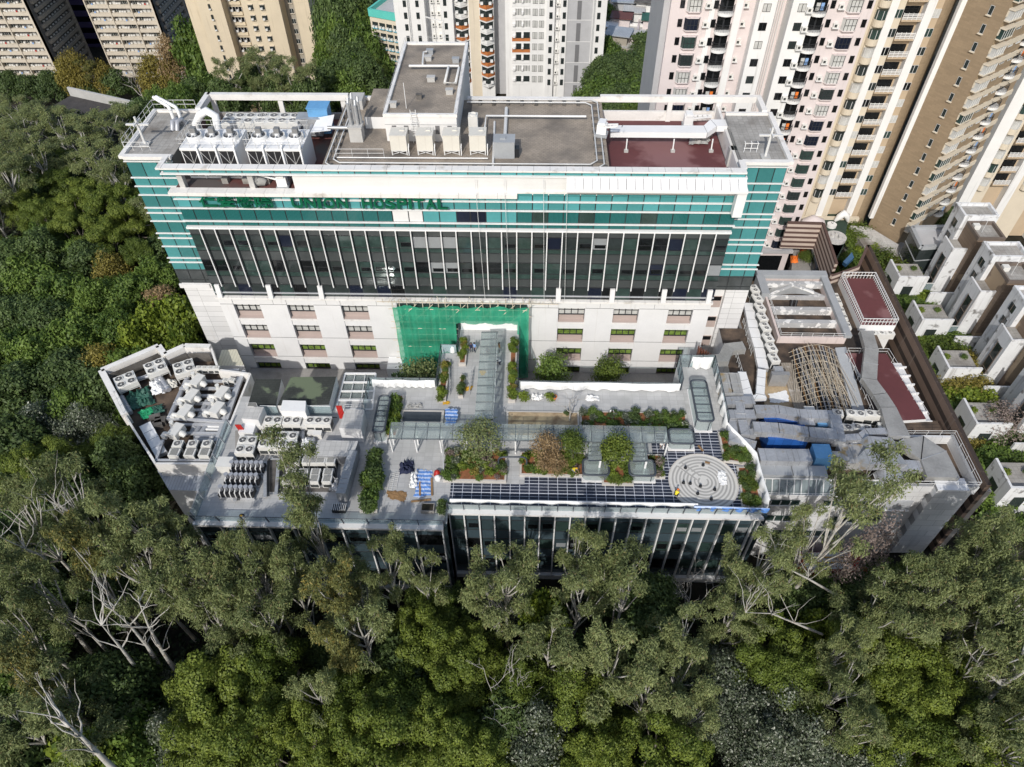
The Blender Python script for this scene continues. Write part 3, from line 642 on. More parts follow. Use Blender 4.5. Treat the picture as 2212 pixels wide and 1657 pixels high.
# glazed front
def gfront(x0, x1, y, step, seed, zc=-.02):
    r = random.Random(seed); xs = []; x = x0
    while x < x1-.5: xs.append(x); x += step
    xs.append(x1)
    g = MB(); g.box(x0-.15, x1+.15, y-.75, y-.02, -.35, -.03, 0); g.box(x0-.1, x1+.1, y-.5, y-.02, -14.9, -13.9, 0)
    for z in (-2.2, -4.3, -6.1, -8.2, -10.0, -12.2): g.box(x0, x1, y-.14, y-.07, z-.04, z+.04, 1)
    part('coping', g, ['white_panel', 'dark_frame'], PD)
    for a, b in zip(xs, xs[1:]):
        g = MB(); ws = MB()
        for k, (z0, z1) in enumerate(((-2.2, -.35), (-4.3, -2.2), (-6.1, -4.3), (-8.2, -6.1), (-10.0, -8.2), (-12.2, -10.0), (-13.9, -12.2))):
            vis = k % 2 == 1; g.box(a+.04, b-.04, y-.1, y-.02, z0+.04, z1-.04, 0 if not vis else r.choice((1, 1, 2, 3)))
            if vis and r.random() < .55: g.box(a+.35, b-.2, y-.13, y-.11, z0+.5, z0+1.1+.5*r.random(), r.choice((3, 4)))
        part('glazed_bay', g, ['pod_spandrel', 'pod_glass', 'dark_green_glass', 'dark_room', 'blind_grey'], PD)
    for x in xs:
        g = MB(); g.beam((x, y-.35, -13.9), (x, y-.35, -.1), .14, .34, 0); g.beam((x, y-.17, -13.9), (x, y-.17, -.4), .05, .2, 1); part('fin', g, ['white_metal', 'dark_frame'], PD)
gfront(-8.4, 24.9, DF, 1.635, 5); gfront(DX0, -8.9, 39.9, 2.6, 6)
g = MB(); g.box(24.95, 25.5, DF-.4, 48.2, -14.9, -.03, 0); g.box(-8.75, -8.4, 39.6, DF-.3, -14.5, -.03, 0); part('side_glazing', g, ['pod_glass'], PD)
# glass balustrades (lean outward a little, posts at every bay)
def balustrade(name, label, pts, h=1.15, post=1.635, lean=0., mat='rail_glass', pm='charcoal', pw=.07, rail=True):
    o = empty(name, label, 'balustrade', (*pts[0][:2], 0)); g = MB(); q = MB(); rl = MB()
    for a, b in zip(pts, pts[1:]):
        a, b = Vector((*a[:2], a[2] if len(a) > 2 else 0)), Vector((*b[:2], b[2] if len(b) > 2 else 0)); L = (b-a).length; n = max(1, round(L/post)); d = (b-a)/n; nn = Vector((d.y, -d.x, 0)).normalized()*lean
        for i in range(n+1):
            p = a+d*i; q.beam(p, p+nn+Vector((0,0,h)), pw, .16)
            if i < n: e = d*.04; up = nn+Vector((0,0,h)); g.quad(p+e, p+d-e, p+d-e+up, p+e+up, 0)
        if rail: rl.tube([a+nn+Vector((0,0,h)), b+nn+Vector((0,0,h))], .035, 5)
    part('glass_panel', g, [mat], o); part('post', q, [pm], o)
    if rail: part('handrail', rl, [pm], o)
    return o
balustrade('glass_balustrade', 'cloth wrapped glass balustrade along the front edge of the roof garden', [(-8.4, DF-.2), (24.9, DF-.2)], 1.35, 1.635, .28, 'rail_wrap')
balustrade('glass_balustrade', 'clear glass balustrade along the front of the plant terrace', [(DX0, 39.7), (-8.7, 39.7), (-8.7, 41.6)], 1.35, 2.6, .28, 'rail_glass')
balustrade('glass_balustrade', 'glass balustrade down the left edge of the plant terrace', [(DX0+.1, 52.5), (DX0+.1, 39.9)], 1.35, 2.6, .2, 'rail_glass', 'steel_beam', .14)
balustrade('glass_balustrade', 'glass balustrade left of the footbridge towards the plant sheds', [(-19.6, 50.8), (-19.6, DB), (-11.3, DB)], 1.5, 1.9)
balustrade('glass_balustrade', 'glass balustrade beside the left planter of the footbridge', [(-11.3, DB+.1), (-11.3, 65.1), (-9.25, 65.1), (-9.25, 69.6)], 1.6, 1.9)
balustrade('glass_balustrade', 'glass balustrade on the right side of the footbridge', [(-1.3, 69.8), (-1.3, DB)], 1.6, 1.9)
balustrade('glass_balustrade', 'long glass balustrade at the back of the roof garden facing the courtyard', [(-1.3, DB), (18.6, DB)], 1.3, 1.9)
balustrade('glass_balustrade', 'tall glass screen around the back right corner of the roof garden', [(18.65, DB), (18.65, 63.2), (23.1, 63.2), (23.1, 53.2)], 2.2, 1.5)
balustrade('glass_balustrade', 'low courtyard balustrade behind the garden fence and in front of the white wall', [(-.8, 66.4, -8.0), (18.6, 66.4, -8.0)], 1.3, 1.9)
# white wraps
def sheet(name, label, cat, pts, h, mat, seed=1, amp=.12, thick=.06, z0=.1, n=60):
    r = random.Random(seed); g = MB(); P_ = [Vector((*p[:2], p[2] if len(p) > 2 else 0)) for p in pts]; L = sum((b-a).length for a, b in zip(P_, P_[1:])); out = []
    for a, b in zip(P_, P_[1:]):
        m_ = max(2, int(n*(b-a).length/L))
        for i in range(m_): out.append((a.lerp(b, i/m_), (b-a).normalized()))
    out.append((P_[-1], (P_[-1]-P_[-2]).normalized())); vs = []
    for i, (p, d) in enumerate(out):
        nn = Vector((d.y, -d.x, 0)); w = sin(i*.9+seed)*amp*.4+r.uniform(-amp, amp)*.2; hh = h*(1+.05*sin(i*.22+seed)+r.uniform(-.012,.012))
        for z, k in ((z0, .9+.4*r.random()), (z0+hh*.5, .7+r.random()*.3), (z0+hh, .15)):
            vs.append(p+nn*(w*k+.06)+Vector((0,0,z)))
        vs.append(p-nn*.1+Vector((0,0,z0+hh)))
    k = 4; g.add(vs, [[i*k+j, (i+1)*k+j, (i+1)*k+j+1, i*k+j+1] for i in range(len(out)-1) for j in range(k-1)], 0, True)
    return tag(g.build(name, [mat]), label, cat)
sheet('white_sheet', 'white protective sheet hung along the long back fence of the garden', 'sheet', [(-1.0, DB-.25), (18.4, DB-.25)], 1.15, 'cloth_white', 1, .3)
sheet('white_sheet', 'white protective sheet on the fence left of the footbridge', 'sheet', [(-19.2, DB-.25), (-11.5, DB-.25)], 1.15, 'cloth_white', 2, .25)
sheet('white_sheet', 'white sheet draped over the angled fence between garden and metal ducts', 'sheet', [(23.3, 62.5), (22.9, 53.0), (25.3, 48.6), (25.45, 42.4)], 1.5, 'cloth_white', 3, .4, n=80)
sheet('white_sheet', 'crumpled white sheet on the garden corner screen below the white wall', 'sheet', [(20.3, 63.05), (22.8, 62.9)], 1.9, 'cloth_white', 4, .5, n=14)
sheet('blue_tarp', 'blue and white striped tarpaulin sagging over the front right balustrade', 'tarpaulin', [(17.5, DF-.3), (25.3, DF-.45)], .55, 'cloth_blue', 5, .3, z0=.95, n=40)
sheet('white_sheet', 'white sheet hung along the inside of the front balustrade', 'sheet', [(-8.2, DF+.1), (18, DF+.1)], .42, 'cloth_white', 7, .25, z0=.9, n=70)
sheet('white_sheet', 'small white sheet in the planter corner beside the green netting', 'sheet', [(-11.2, 65.2), (-9.4, 65.2)], 1.2, 'cloth_white', 8, .4, n=10)
# dark tiled floor with pale screed lines
g = MB(); TL = [(-8.4, 42.25), (25.2, 42.25), (25.2, 47), (22.6, 53), (15.2, 53), (14.2, 51), (14.2, 46.4), (-.3, 46.3), (-.3, 45), (-8.4, 45)]
def inpoly(x, y, pl):
    c = False
    for i in range(len(pl)):
        (x1, y1), (x2, y2) = pl[i], pl[i-1]
        if (y1 > y) != (y2 > y) and x < (x2-x1)*(y-y1)/(y2-y1)+x1: c = not c
    return c
g.prism(TL, -.016, .012, 0)
def clip(axis, c, step=.05):
    out = []; t = -10 if axis == 'y' else 40; e = 27 if axis == 'y' else 55; on = None
    while t < e:
        i = inpoly(t, c, TL) if axis == 'y' else inpoly(c, t, TL)
        if i and on is None: on = t
        if not i and on is not None: out.append((on, t)); on = None
        t += step
    return out
for k in range(33):
    x = -8.1+k*1.04
    for a, b in clip('x', x): g.box(x-.028, x+.028, a, b, .012, .017, 1)
for k in range(26):
    y = 42.6+k*.42; w = .02 if k % 3 else .04
    for a, b in clip('y', y): g.box(a, b, y-w, y+w, .0125, .0195, 1)
tag(g.build('dark_paving', ['solar_tile', 'grout_white']), kind='structure')
# labyrinth
lx, ly, lr = 19.35, 45.75, 3.7
LB = empty('labyrinth', 'round pale paved labyrinth in the front right of the roof garden', 'labyrinth', (lx, ly, 0))
g = MB(); g.cyl((lx, ly, -.01), lr, .05, 48, 0); part('disc', g, ['labyrinth_pale'], LB)
g = MB(); rr_ = random.Random(2)
for k in range(8):
    r0 = .45+k*.4; gaps = (pi*.75, .30) if k % 2 else (pi*.75 + (1.0 if k % 4 else -1.0), .5)
    for i in range(64):
        a = 2*pi*i/64; d = (a-gaps[0]+pi) % (2*pi)-pi
        if abs(d) < gaps[1]/max(.7, r0): continue
        a2 = a+2*pi/64; g.add([(lx+r_*cos(t), ly+r_*sin(t), .045) for r_, t in ((r0, a), (r0+.19, a), (r0+.19, a2), (r0, a2))], [[0,1,2,3]], 0)
for s_ in (-.35, .35): g.beam((lx-.4+s_*.7, ly+.5+s_*.7, .04), (lx-2.3+s_*.7, ly+2.3+s_*.7, .04), .16, .012)
part('path_line', g, ['labyrinth_grey'], LB)
g = MB(); g.ring((lx, ly), lr, lr+.12, 0, .09, 48); part('kerb', g, ['garden_stone'], LB)
# planter beds: kerb, soil; shrubs are things of their own
SH = random.Random(77); SHN = ['shrub', 'shrub_dark', 'shrub', 'shrub_bright', 'shrub_bright', 'shrub_silver', 'shrub_yellow', 'shrub_red', 'shrub_bright']
SHL = {'shrub': 'mid green leafy', 'shrub_dark': 'dark green leafy', 'shrub_bright': 'bright lime green', 'shrub_silver': 'silvery grey', 'shrub_yellow': 'yellowish green', 'shrub_red': 'reddish'}
def bed(label, pl, n, kinds=SHN, soil='soil_red', h=.35, where='', size=(.5, 1.0), kerb='garden_stone', w=.22):
    cx = sum(p[0] for p in pl)/len(pl); cy = sum(p[1] for p in pl)/len(pl)
    o = empty('planter_bed', label, 'planter', (cx, cy, 0)); g = MB(); q = len(pl)
    g.prism(pl, -.01, h, 0); part('kerb', g, [kerb], o)
    ins = [(cx+(x-cx)*(1-w/max(.6, abs(x-cx)+1e-6)), cy+(y-cy)*(1-w/max(.6, abs(y-cy)+1e-6))) for x, y in pl]
    g = MB(); g.prism(ins, h-.02, h+.03, 0); part('soil', g, [soil], o)
    if n > 5:
        A_ = abs(sum(ins[i-1][0]*ins[i][1]-ins[i][0]*ins[i-1][1] for i in range(len(ins))))/2; cl = []; t_ = 0
        while len(cl) < max(6, A_*2.6) and t_ < 3000:
            t_ += 1; x, y = SH.uniform(min(p[0] for p in ins), max(p[0] for p in ins)), SH.uniform(min(p[1] for p in ins), max(p[1] for p in ins))
            if inpoly(x, y, ins) and SH.random() < .5+.5*sin(x*1.7+y*2.3): cl.append(((x-cx, y-cy, h+.05), (SH.uniform(.3,.6), SH.uniform(.3,.6), SH.uniform(.15,.42))))
        gc = link('ground_cover', leaves('ground_cover', cl, int(A_*850), .17, .1, None, n, out=.5, fill=.2, mats=['leaf_lush' if n % 2 else 'leaf_acacia_deep']), o); gc['kind'] = 'stuff'
    n = math.ceil(n*.45)
    x0, x1 = min(p[0] for p in ins), max(p[0] for p in ins); y0, y1 = min(p[1] for p in ins), max(p[1] for p in ins); k = t = 0
    while k < n and t < n*40:
        t += 1; x, y = SH.uniform(x0, x1), SH.uniform(y0, y1)
        if not inpoly(x, y, ins): continue
        kd = SH.choice(kinds); s = SH.uniform(*size); k += 1
        plant(kd, (x, y, h), s, s*SH.uniform(.8, 1.3), label=f'{SHL[kd]} shrub growing {where}', cat='shrub', group=f'{SHL[kd]} shrubs {where}', name='shrub', rr=SH)
    return o
def rect(x0, x1, y0, y1): return [(x0, y0), (x1, y0), (x1, y1), (x0, y1)]
def zr(k, x0, x1, y0, y1, z=0):   # world rectangle from marks
    a, b, c, d = ZP(k, x0, y1, z), ZP(k, x1, y1, z), ZP(k, x0, y0, z), ZP(k, x1, y0, z); return rect((a.x+c.x)/2, (b.x+d.x)/2, (a.y+b.y)/2, (c.y+d.y)/2)
bed('square planter of mixed shrubs at the front left of the roof garden', zr('z5', 695, 1155, 1105, 1335, .3), 75, where='in the front left square planter of the roof garden')
bed('planter with red soil under the scorched brown tree', zr('z5', 1250, 1735, 1120, 1295, .3), 34, where='in the planter around the scorched brown tree')
bed('narrow planter between the two small glass skylights', zr('z5', 1850, 2080, 1180, 1360, .3), 20, ['shrub', 'shrub_bright', 'shrub'], where='between the two low glass skylights')
bed('small planter right of the two low glass skylights', zr('z6', 1080, 1205, 770, 940, .3), 8, where='right of the two low glass skylights')
bed('long planted bed behind the glass canopy', zr('z6', 590, 1380, 455, 600, .25), 85, ['shrub', 'shrub_dark', 'shrub_dark', 'shrub_silver', 'shrub'], where='in the long bed behind the glass canopy', h=.25)
bed('bare sandy planting bed with a leafless tree', zr('z5', 1150, 1690, 820, 1010, .25), 2, ['shrub_dark'], 'sand', .25, where='at the edge of the bare sandy bed')
bed('dark pond basin left of the footbridge', zr('z5', 372, 690, 815, 915, .2), 0, soil='charcoal', h=.3, w=.3)
bed('tall left planter beside the long rounded skylight', zr('z5', 285, 375, 700, 1010, .3), 26, ['shrub', 'shrub', 'shrub_bright'], where='in the planter right of the left rounded skylight', size=(.9, 1.5))
bed('planter strip along the right side of the footbridge', zr('z5', 1172, 1225, 280, 740, .5), 30, ['shrub_yellow', 'shrub_bright', 'shrub_bright', 'shrub'], where='along the right side of the footbridge', h=.5, size=(.6, .95))
bed('planter strip at the left end of the footbridge', zr('z5', 660, 722, 440, 735, .5), 22, ['shrub_bright', 'shrub_yellow', 'shrub'], where='at the lower left side of the footbridge', h=.5, size=(.6, 1.))
bed('planter with bark soil beside the netting on the footbridge', zr('z5', 810, 862, 270, 470, .5), 12, ['shrub_bright', 'shrub_yellow'], where='beside the green netting on the footbridge', h=.5, size=(.5, .8))
bed('thin planter in the middle of the footbridge ramp', zr('z5', 805, 840, 545, 710, .4), 12, ['shrub_dark', 'shrub_silver'], where='in the thin planter on the footbridge ramp', h=.4, size=(.5, .75))
bed('curving shrub bed along the white sheet in front of the ducts', [(22.0, 48.4), (25.1, 48.0), (25.1, 48.9), (23.2, 52.6), (22.0, 52.6)], 30, ['shrub', 'shrub_dark', 'shrub'], where='along the white sheet by the metal ducts')
bed('red soil corner bed behind the labyrinth', [(22.9, 42.6), (25.2, 42.6), (25.2, 47.8), (23.3, 47.8), (23.2, 45)], 18, ['shrub_dark', 'shrub_dark', 'shrub', 'shrub_red'], where='in the red soil corner by the labyrinth', h=.2)
bed('long hedge planter between plant terrace and garden', [tuple(ZP('z5', *q, .4)[:2]) for q in ((70, 1560), (200, 1560), (240, 1100), (150, 1090))], 60, ['shrub', 'shrub_dark', 'shrub'], where='in the long hedge beside the plant terrace', size=(1., 1.6), h=.4)
bed('small planter at the front beside the dark paving', zr('z5', 655, 705, 1480, 1580, .3), 7, ['shrub_dark', 'shrub'], where='in the small front planter by the dark paving')
# garden trees
def gtree(kind, k, x, y, z, s, label, zs=None, name='garden_tree'): p = ZP(k, x, y, z); return plant(kind, (p.x, p.y, z), s, zs, label=label, cat='tree', name=name, rr=SH)
gtree('olive', 'z5', 955, 1130, .3, 1.15, 'spreading grey green tree standing in the front left square planter', 1.0)
gtree('scorched', 'z5', 1440, 1230, .3, .85, 'scorched brown leaved tree in the red soil planter', 1.2)
gtree('scorched', 'z5', 1490, 1250, .3, .75, 'small scorched brown bush below the scorched brown tree', .5)
gtree('bushy', 'z5', 1625, 1190, .3, .8, 'dense green tree right of the scorched brown tree', 1.2)
gtree('leafy', 'z5', 1955, 1215, .3, .95, 'bright green tree between the two low glass skylights', 1.15)
gtree('leafy', 'z5', 1870, 1180, .3, .6, 'small side shrub left of the bright green skylight tree', .5)
gtree('dead', 'z5', 1615, 890, .25, .62, 'leafless tree propped by stakes at the end of the sandy bed', .62)
pc = F(*px('z6', 370, 195), 65.2); plant('dark_round', (pc.x, 65.2, -8.7), 1.2, 1.7, label='round green tree in the courtyard against the white wall, left of the pair', name='courtyard_tree', rr=SH)
pc = F(*px('z6', 790, 205), 65.2); plant('bushy', (pc.x, 65.2, -8.7), 1.15, 1.8, label='conical green tree in the courtyard against the white wall, right of the pair', name='courtyard_tree', rr=SH)
pc = F(*px('z5', 520, 555), 63.5); plant('olive', (pc.x, 63.5, -8.7), 1.35, 1.8, label='dark leafy courtyard tree in front of the green netting', name='courtyard_tree', rr=SH)
pc = F(*px('z5', 370, 595), 61.5); plant('shrub_dark', (pc.x, 61.5, -3.2), 3.2, 2.0, label='dark shrub mass beside the glass roof left of the netting', cat='shrub', name='shrub', rr=SH)
for x, y, s, lb in ((1280, 715, 1.2, 'round bright potted shrub at the right foot of the footbridge'), (1475, 715, 1.05, 'potted shrub before the white sheet, left of the terracotta pot')):
    p = ZP('z5', x, y, .3); plant('shrub_bright', (p.x, p.y, 0), s, s, label=lb, cat='shrub', name='potted_shrub', rr=SH)
for k, x, y, lb in (('z5', 1502, 730, 'small terracotta pot with a plant before the white sheet'), ('z5', 690, 725, 'terracotta pot at the foot of the footbridge planter')):
    p = ZP(k, x, y, 0); g = MB(); g.cyl((p.x, p.y, 0), .22, .45, 12, 0, 1, .32); g.ring((p.x, p.y), .3, .36, .4, .48, 12); tag(g.build('flower_pot', ['orange', 'soil']), lb, 'pot')
# glass canopies
def canopy(label, x0, x1, y0, y1, z, n, along='x', tilt=.15):
    o = empty('glass_canopy', label, 'canopy', ((x0+x1)/2, (y0+y1)/2, 0)); g = MB(); fr = MB(); ps = MB()
    for i in range(n):
        if along == 'x': a, b = x0+(x1-x0)*i/n+.03, x0+(x1-x0)*(i+1)/n-.03; g.add([(a,y0,z),(b,y0,z),(b,y1,z+tilt),(a,y1,z+tilt),(a,y0,z+.03),(b,y0,z+.03),(b,y1,z+tilt+.03),(a,y1,z+tilt+.03)], [[0,1,2,3],[4,5,6,7],[0,1,5,4],[3,2,6,7]])
        else: a, b = y0+(y1-y0)*i/n+.03, y0+(y1-y0)*(i+1)/n-.03; g.add([(x0,a,z),(x1,a,z+tilt),(x1,b,z+tilt),(x0,b,z),(x0,a,z+.03),(x1,a,z+tilt+.03),(x1,b,z+tilt+.03),(x0,b,z+.03)], [[0,1,2,3],[4,5,6,7],[0,1,5,4],[3,2,6,7]])
    part('glass_roof', g, ['canopy_glass'], o)
    for i in range(n+1):
        if along == 'x': x = x0+(x1-x0)*i/n; fr.beam((x, y0, z-.10), (x, y1, z+tilt-.10), .07, .18)
        else: y = y0+(y1-y0)*i/n; fr.beam((x0, y, z-.10), (x1, y, z+tilt-.10), .08, .18)
    if along == 'x': fr.beam((x0, y0+.15, z-.12), (x1, y0+.15, z-.12), .1, .16); fr.beam((x0, y1-.5, z+tilt-.2), (x1, y1-.5, z+tilt-.2), .1, .16)
    else: fr.beam((x1-.15, y0, z+tilt-.15), (x1-.15, y1, z+tilt-.15), .12, .2)
    part('frame', fr, ['charcoal'], o)
    for i in range(0, n+1, 2):
        p = MB()
        if along == 'x': x = x0+(x1-x0)*i/n; p.beam((x, y0+.5, 0), (x, y0+.25, z-.15), .14, .2); p.beam((x, y1-.7, 0), (x, y1-.5, z-.1), .14, .2)
        else: y = y0+(y1-y0)*i/n; p.beam((x1-.2, y, 0), (x1-.15, y, z-.1), .16, .2)
        part('post', p, ['white_metal'], o)
    return o
a, b, c, d = ZP('z5', 285, 1030, 3), ZP('z6', 1240, 680, 3), ZP('z5', 305, 905, 3), ZP('z6', 1240, 575, 3)
canopy('long glass canopy crossing the roof garden from side to side', (a.x+c.x)/2, b.x, (a.y+b.y)/2, (c.y+d.y)/2, 3., 22)
a, b, c, d = ZP('z5', 925, 880, 3), ZP('z5', 1053, 880, 3), ZP('z5', 960, 235, 3), ZP('z5', 1090, 245, 3)
canopy('glass canopy running along the footbridge to the hospital wall', (a.x+c.x)/2, (b.x+d.x)/2, a.y, c.y, 3., 11, 'y', .1)
for lb, k, x0, x1, y0, y1 in (('short glass canopy leading to the left low skylight', 'z5', 1752, 1850, 1050, 1180), ('short glass canopy leading to the right low skylight', 'z5', 2075, 2185, 1055, 1185)):
    q = zr(k, x0, x1, y0, y1, 2.6); canopy(lb, q[0][0], q[1][0], q[0][1], q[2][1], 2.6, 4, 'y', .05)
# rounded skylights: charcoal tube frame around glass
def skylight(label, x0, x1, y0, y1, z, nrib, along='y', base=True):
    o = empty('rounded_skylight', label, 'skylight', ((x0+x1)/2, (y0+y1)/2, 0)); r = .45; pts = []
    for cx, cy, a0 in ((x1-r, y1-r, 0), (x0+r, y1-r, pi/2), (x0+r, y0+r, pi), (x1-r, y0+r, 1.5*pi)):
        pts += [(cx+r*cos(a0+t*pi/8), cy+r*sin(a0+t*pi/8), z) for t in range(5)]
    g = MB(); g.tube(pts+[pts[0], pts[1]], .13, 6, caps=False); part('frame', g, ['charcoal'], o)
    g = MB(); g.prism([p[:2] for p in pts], z-.03, z+.01, 0); part('glass_top', g, ['canopy_glass'], o)
    g = MB(); n = len(pts)
    for i in range(n): p, q = pts[i], pts[(i+1) % n]; g.quad((p[0], p[1], .1), (q[0], q[1], .1), (q[0], q[1], z-.05), (p[0], p[1], z-.05))
    part('glass_side', g, ['canopy_glass'], o)
    g = MB()
    for i in range(1, nrib):
        if along == 'y': y = y0+(y1-y0)*i/nrib; g.beam((x0+.05, y, z), (x1-.05, y, z), .1, .12)
        else: x = x0+(x1-x0)*i/nrib; g.beam((x, y0+.05, z), (x, y1-.05, z), .1, .12)
    for p in pts[::5]: g.beam((p[0], p[1], 0), (p[0], p[1], z), .08, .08)
    part('rib', g, ['charcoal'], o)
    g = MB(); g.box(x0-.1, x1+.1, y0-.1, y1+.1, -.01, .3); part('plinth', g, ['white_panel'], o)
q = zr('z5', 190, 275, 705, 975, 2.0); skylight('long rounded skylight at the left edge of the roof garden', q[0][0], q[1][0], q[0][1], q[2][1], 2.0, 7)
q = zr('z6', 1440, 1540, 225, 525, 2.0); skylight('long rounded skylight in the back right corner of the roof garden', q[0][0]-.2, q[1][0]+.1, q[0][1], q[2][1], 2.0, 5)
for lb, k, x0, x1, y0, y1 in (('low rounded glass skylight left of the bright green tree', 'z5', 1715, 1905, 1180, 1285), ('low rounded glass skylight right of the bright green tree', 'z5', 2055, 2245, 1185, 1290), ('low rounded glass skylight at the right end of the long canopy', 'z6', 1245, 1430, 590, 685)):
    q = zr(k, x0, x1, y0, y1, 1.3); skylight(lb, q[0][0], q[1][0], q[0][1]-.1, q[2][1]+.1, 1.3, 1)
# hoop frame over the path between the two front planters
p, q = ZP('z5', 1095, 1240, 0), ZP('z5', 1300, 1240, 0); g = MB(); z = 2.1
g.tube([(p.x, p.y, 0), (p.x, p.y, z-.5), (p.x+.15, p.y, z-.15), (p.x+.5, p.y, z), (q.x-.5, q.y, z), (q.x-.15, q.y, z-.15), (q.x, q.y, z-.5), (q.x, q.y, 0)], .11, 6); tag(g.build('hoop_frame', ['charcoal']), 'charcoal hoop arch over the path between the two front planters', 'arch')
for x0, y0, y1, lb in ((695, 1085, 1300, 'left side rail of the front left square planter'), (215, 1080, 1265, 'slanting white rail in front of the long hedge')):
    a, b = ZP('z5', x0, y1, 0), ZP('z5', x0-5, y0, 0); g = MB()
    for t in range(5): p = a.lerp(b, t/4); g.beam((p.x, p.y, 0), (p.x, p.y, 1.1), .06, .06)
    g.tube([(a.x, a.y, 1.1), (b.x, b.y, 1.1)], .06, 6); g.tube([(a.x, a.y, .55), (b.x, b.y, .55)], .03, 6); tag(g.build('hand_rail', ['rail']), lb, 'rail')
for i, (xa, xb, y) in enumerate(((735, 735, 560), (880, 900, 600), (1155, 1160, 560))):
    a, b = ZP('z5', xa, 700, 0), ZP('z5', xb, 540, 0); g = MB(); n = 7
    for t in range(n): p = a.lerp(b, t/(n-1)); g.beam((p.x, p.y, 0), (p.x, p.y, 1.0), .05, .05)
    for h in (.5, 1.0): g.tube([(a.x, a.y, h), (b.x, b.y, h)], .03, 5)
    tag(g.build('hand_rail', ['steel_beam']), ('left ramp handrail on the footbridge', 'middle ramp handrail on the footbridge', 'right handrail under the footbridge canopy edge')[i], 'rail')
# works clutter
def crumple(name, label, cat, k, pts, z, mat, seed, h=.35, n=9):
    r = random.Random(seed); q = [ZP(k, x, y, z) for x, y in pts]; g = MB(); vs = []
    for j in range(n+1):
        for i in range(n+1):
            u, v = i/n, j/n; p = (q[0]*(1-u)+q[1]*u)*(1-v)+(q[3]*(1-u)+q[2]*u)*v; e = 0 if (i in (0, n) or j in (0, n)) else 1
            vs.append((p.x+r.uniform(-.15,.15), p.y+r.uniform(-.15,.15), z+.03+e*h*abs(r.gauss(0, .55))))
    g.add(vs, [[j*(n+1)+i, j*(n+1)+i+1, (j+1)*(n+1)+i+1, (j+1)*(n+1)+i] for j in range(n) for i in range(n)], 0, False); return tag(g.build(name, [mat]), label, cat)
crumple('blue_tarp', 'blue striped tarpaulin spread flat on the building materials, front left terrace', 'tarpaulin', 'z5', ((500,1250),(605,1255),(600,1440),(470,1455)), 0, 'cloth_blue', 1, .12)
crumple('blue_tarp', 'crumpled navy blue tarpaulin heap behind the ladders', 'tarpaulin', 'z5', ((365,1200),(470,1190),(470,1275),(370,1285)), 0, 'navy', 2, .7)
crumple('plastic_sheet', 'crumpled white plastic lying across the blue tarpaulin', 'sheet', 'z5', ((450,1270),(495,1265),(490,1380),(440,1390)), .15, 'cloth_white', 3, .4)
crumple('blue_tarp', 'blue striped tarpaulin over a stack at the end of the pond', 'tarpaulin', 'z5', ((705,800),(795,805),(775,925),(700,925)), .7, 'cloth_blue', 4, .12)
crumple('plastic_sheet', 'translucent plastic sheet laid over the right side of the labyrinth', 'sheet', 'z6', ((1590,890),(1660,890),(1675,990),(1625,1000)), .06, 'cloth_white', 5, .12)
crumple('plastic_sheet', 'pale plastic scraps beside the left fence sheet', 'sheet', 'z5', ((420,770),(535,770),(530,800),(425,800)), 0, 'tarp_grey', 6, .3)
crumple('brown_board', 'brown cardboard sheets on the front left terrace', 'cardboard', 'z5', ((275,1400),(425,1420),(400,1490),(270,1455)), 0, 'wood', 8, .05)
crumple('plastic_sheet', 'white plastic wrapped heap before the long back sheet', 'sheet', 'z5', ((1340,705),(1420,705),(1420,740),(1340,740)), .1, 'cloth_white', 9, .4)
crumple('plastic_sheet', 'white plastic wrapped bench under the long back sheet, right of the leafless tree', 'sheet', 'z5', ((1735,710),(1830,710),(1830,745),(1735,745)), .1, 'cloth_white', 10, .4)
crumple('yellow_mat', 'yellow dust sheet on the left of the footbridge canopy', 'sheet', 'z5', ((960,520),(1005,515),(990,555),(960,555)), 0, 'yellow', 11, .06)
crumple('yellow_mat', 'yellow dust sheet on the ramp beside the thin planter', 'sheet', 'z5', ((850,645),(900,640),(890,665),(850,672)), 0, 'yellow', 12, .06)
crumple('yellow_mat', 'yellow dust sheet at the lower end of the footbridge', 'sheet', 'z5', ((690,750),(735,750),(730,770),(690,770)), 0, 'yellow', 13, .06)
def ladder(label, k, a, b, z=.05, w=.45):
    p, q = ZP(k, *a, z), ZP(k, *b, z); d = (q-p).normalized(); s = Vector((-d.y, d.x, 0))*w/2; g = MB()
    for e in (1, -1): g.beam(p+s*e, q+s*e, .06, .08)
    for i in range(9): c = p.lerp(q, (i+.5)/9); g.beam(c-s, c+s, .04, .04)
    tag(g.build('ladder', ['rail']), label, 'ladder')
ladder('aluminium ladder lying nearest the hedge on the front terrace', 'z5', (290,1400), (320,1270)); ladder('aluminium ladder lying beside the blue tarpaulin', 'z5', (325,1390), (350,1265)); ladder('aluminium ladder lying under the footbridge canopy', 'z5', (1030,590), (1030,520))
for i, (k, a, b, lb) in enumerate((('z5', (450,1485), (595,1470), 'timber plank at the front edge of the blue tarpaulin'), ('z5', (515,1440), (515,1340), 'timber plank lying across the blue tarpaulin'), ('z5', (605,1440), (600,1310), 'timber plank along the right edge of the blue tarpaulin'), ('z6', (1460,705), (1495,745), 'timber plank on the dark paving behind the labyrinth'), ('z6', (1510,825), (1545,835), 'short timber plank on the back of the labyrinth'))):
    p, q = ZP(k, *a, .1), ZP(k, *b, .1); g = MB(); g.beam(p, q, .22, .06); tag(g.build('timber_plank', ['wood']), lb, 'plank')
p = ZP('z5', 643, 1285, 0); g = MB(); g.cyl((p.x, p.y, 0), .42, .5, 14, 0, 0, .3); g.cyl((p.x, p.y, .5), .3, .15, 14, 0, 0, .1); tag(g.build('red_bag', ['red_pipe']), 'red covered bucket on the front left terrace', 'bucket')
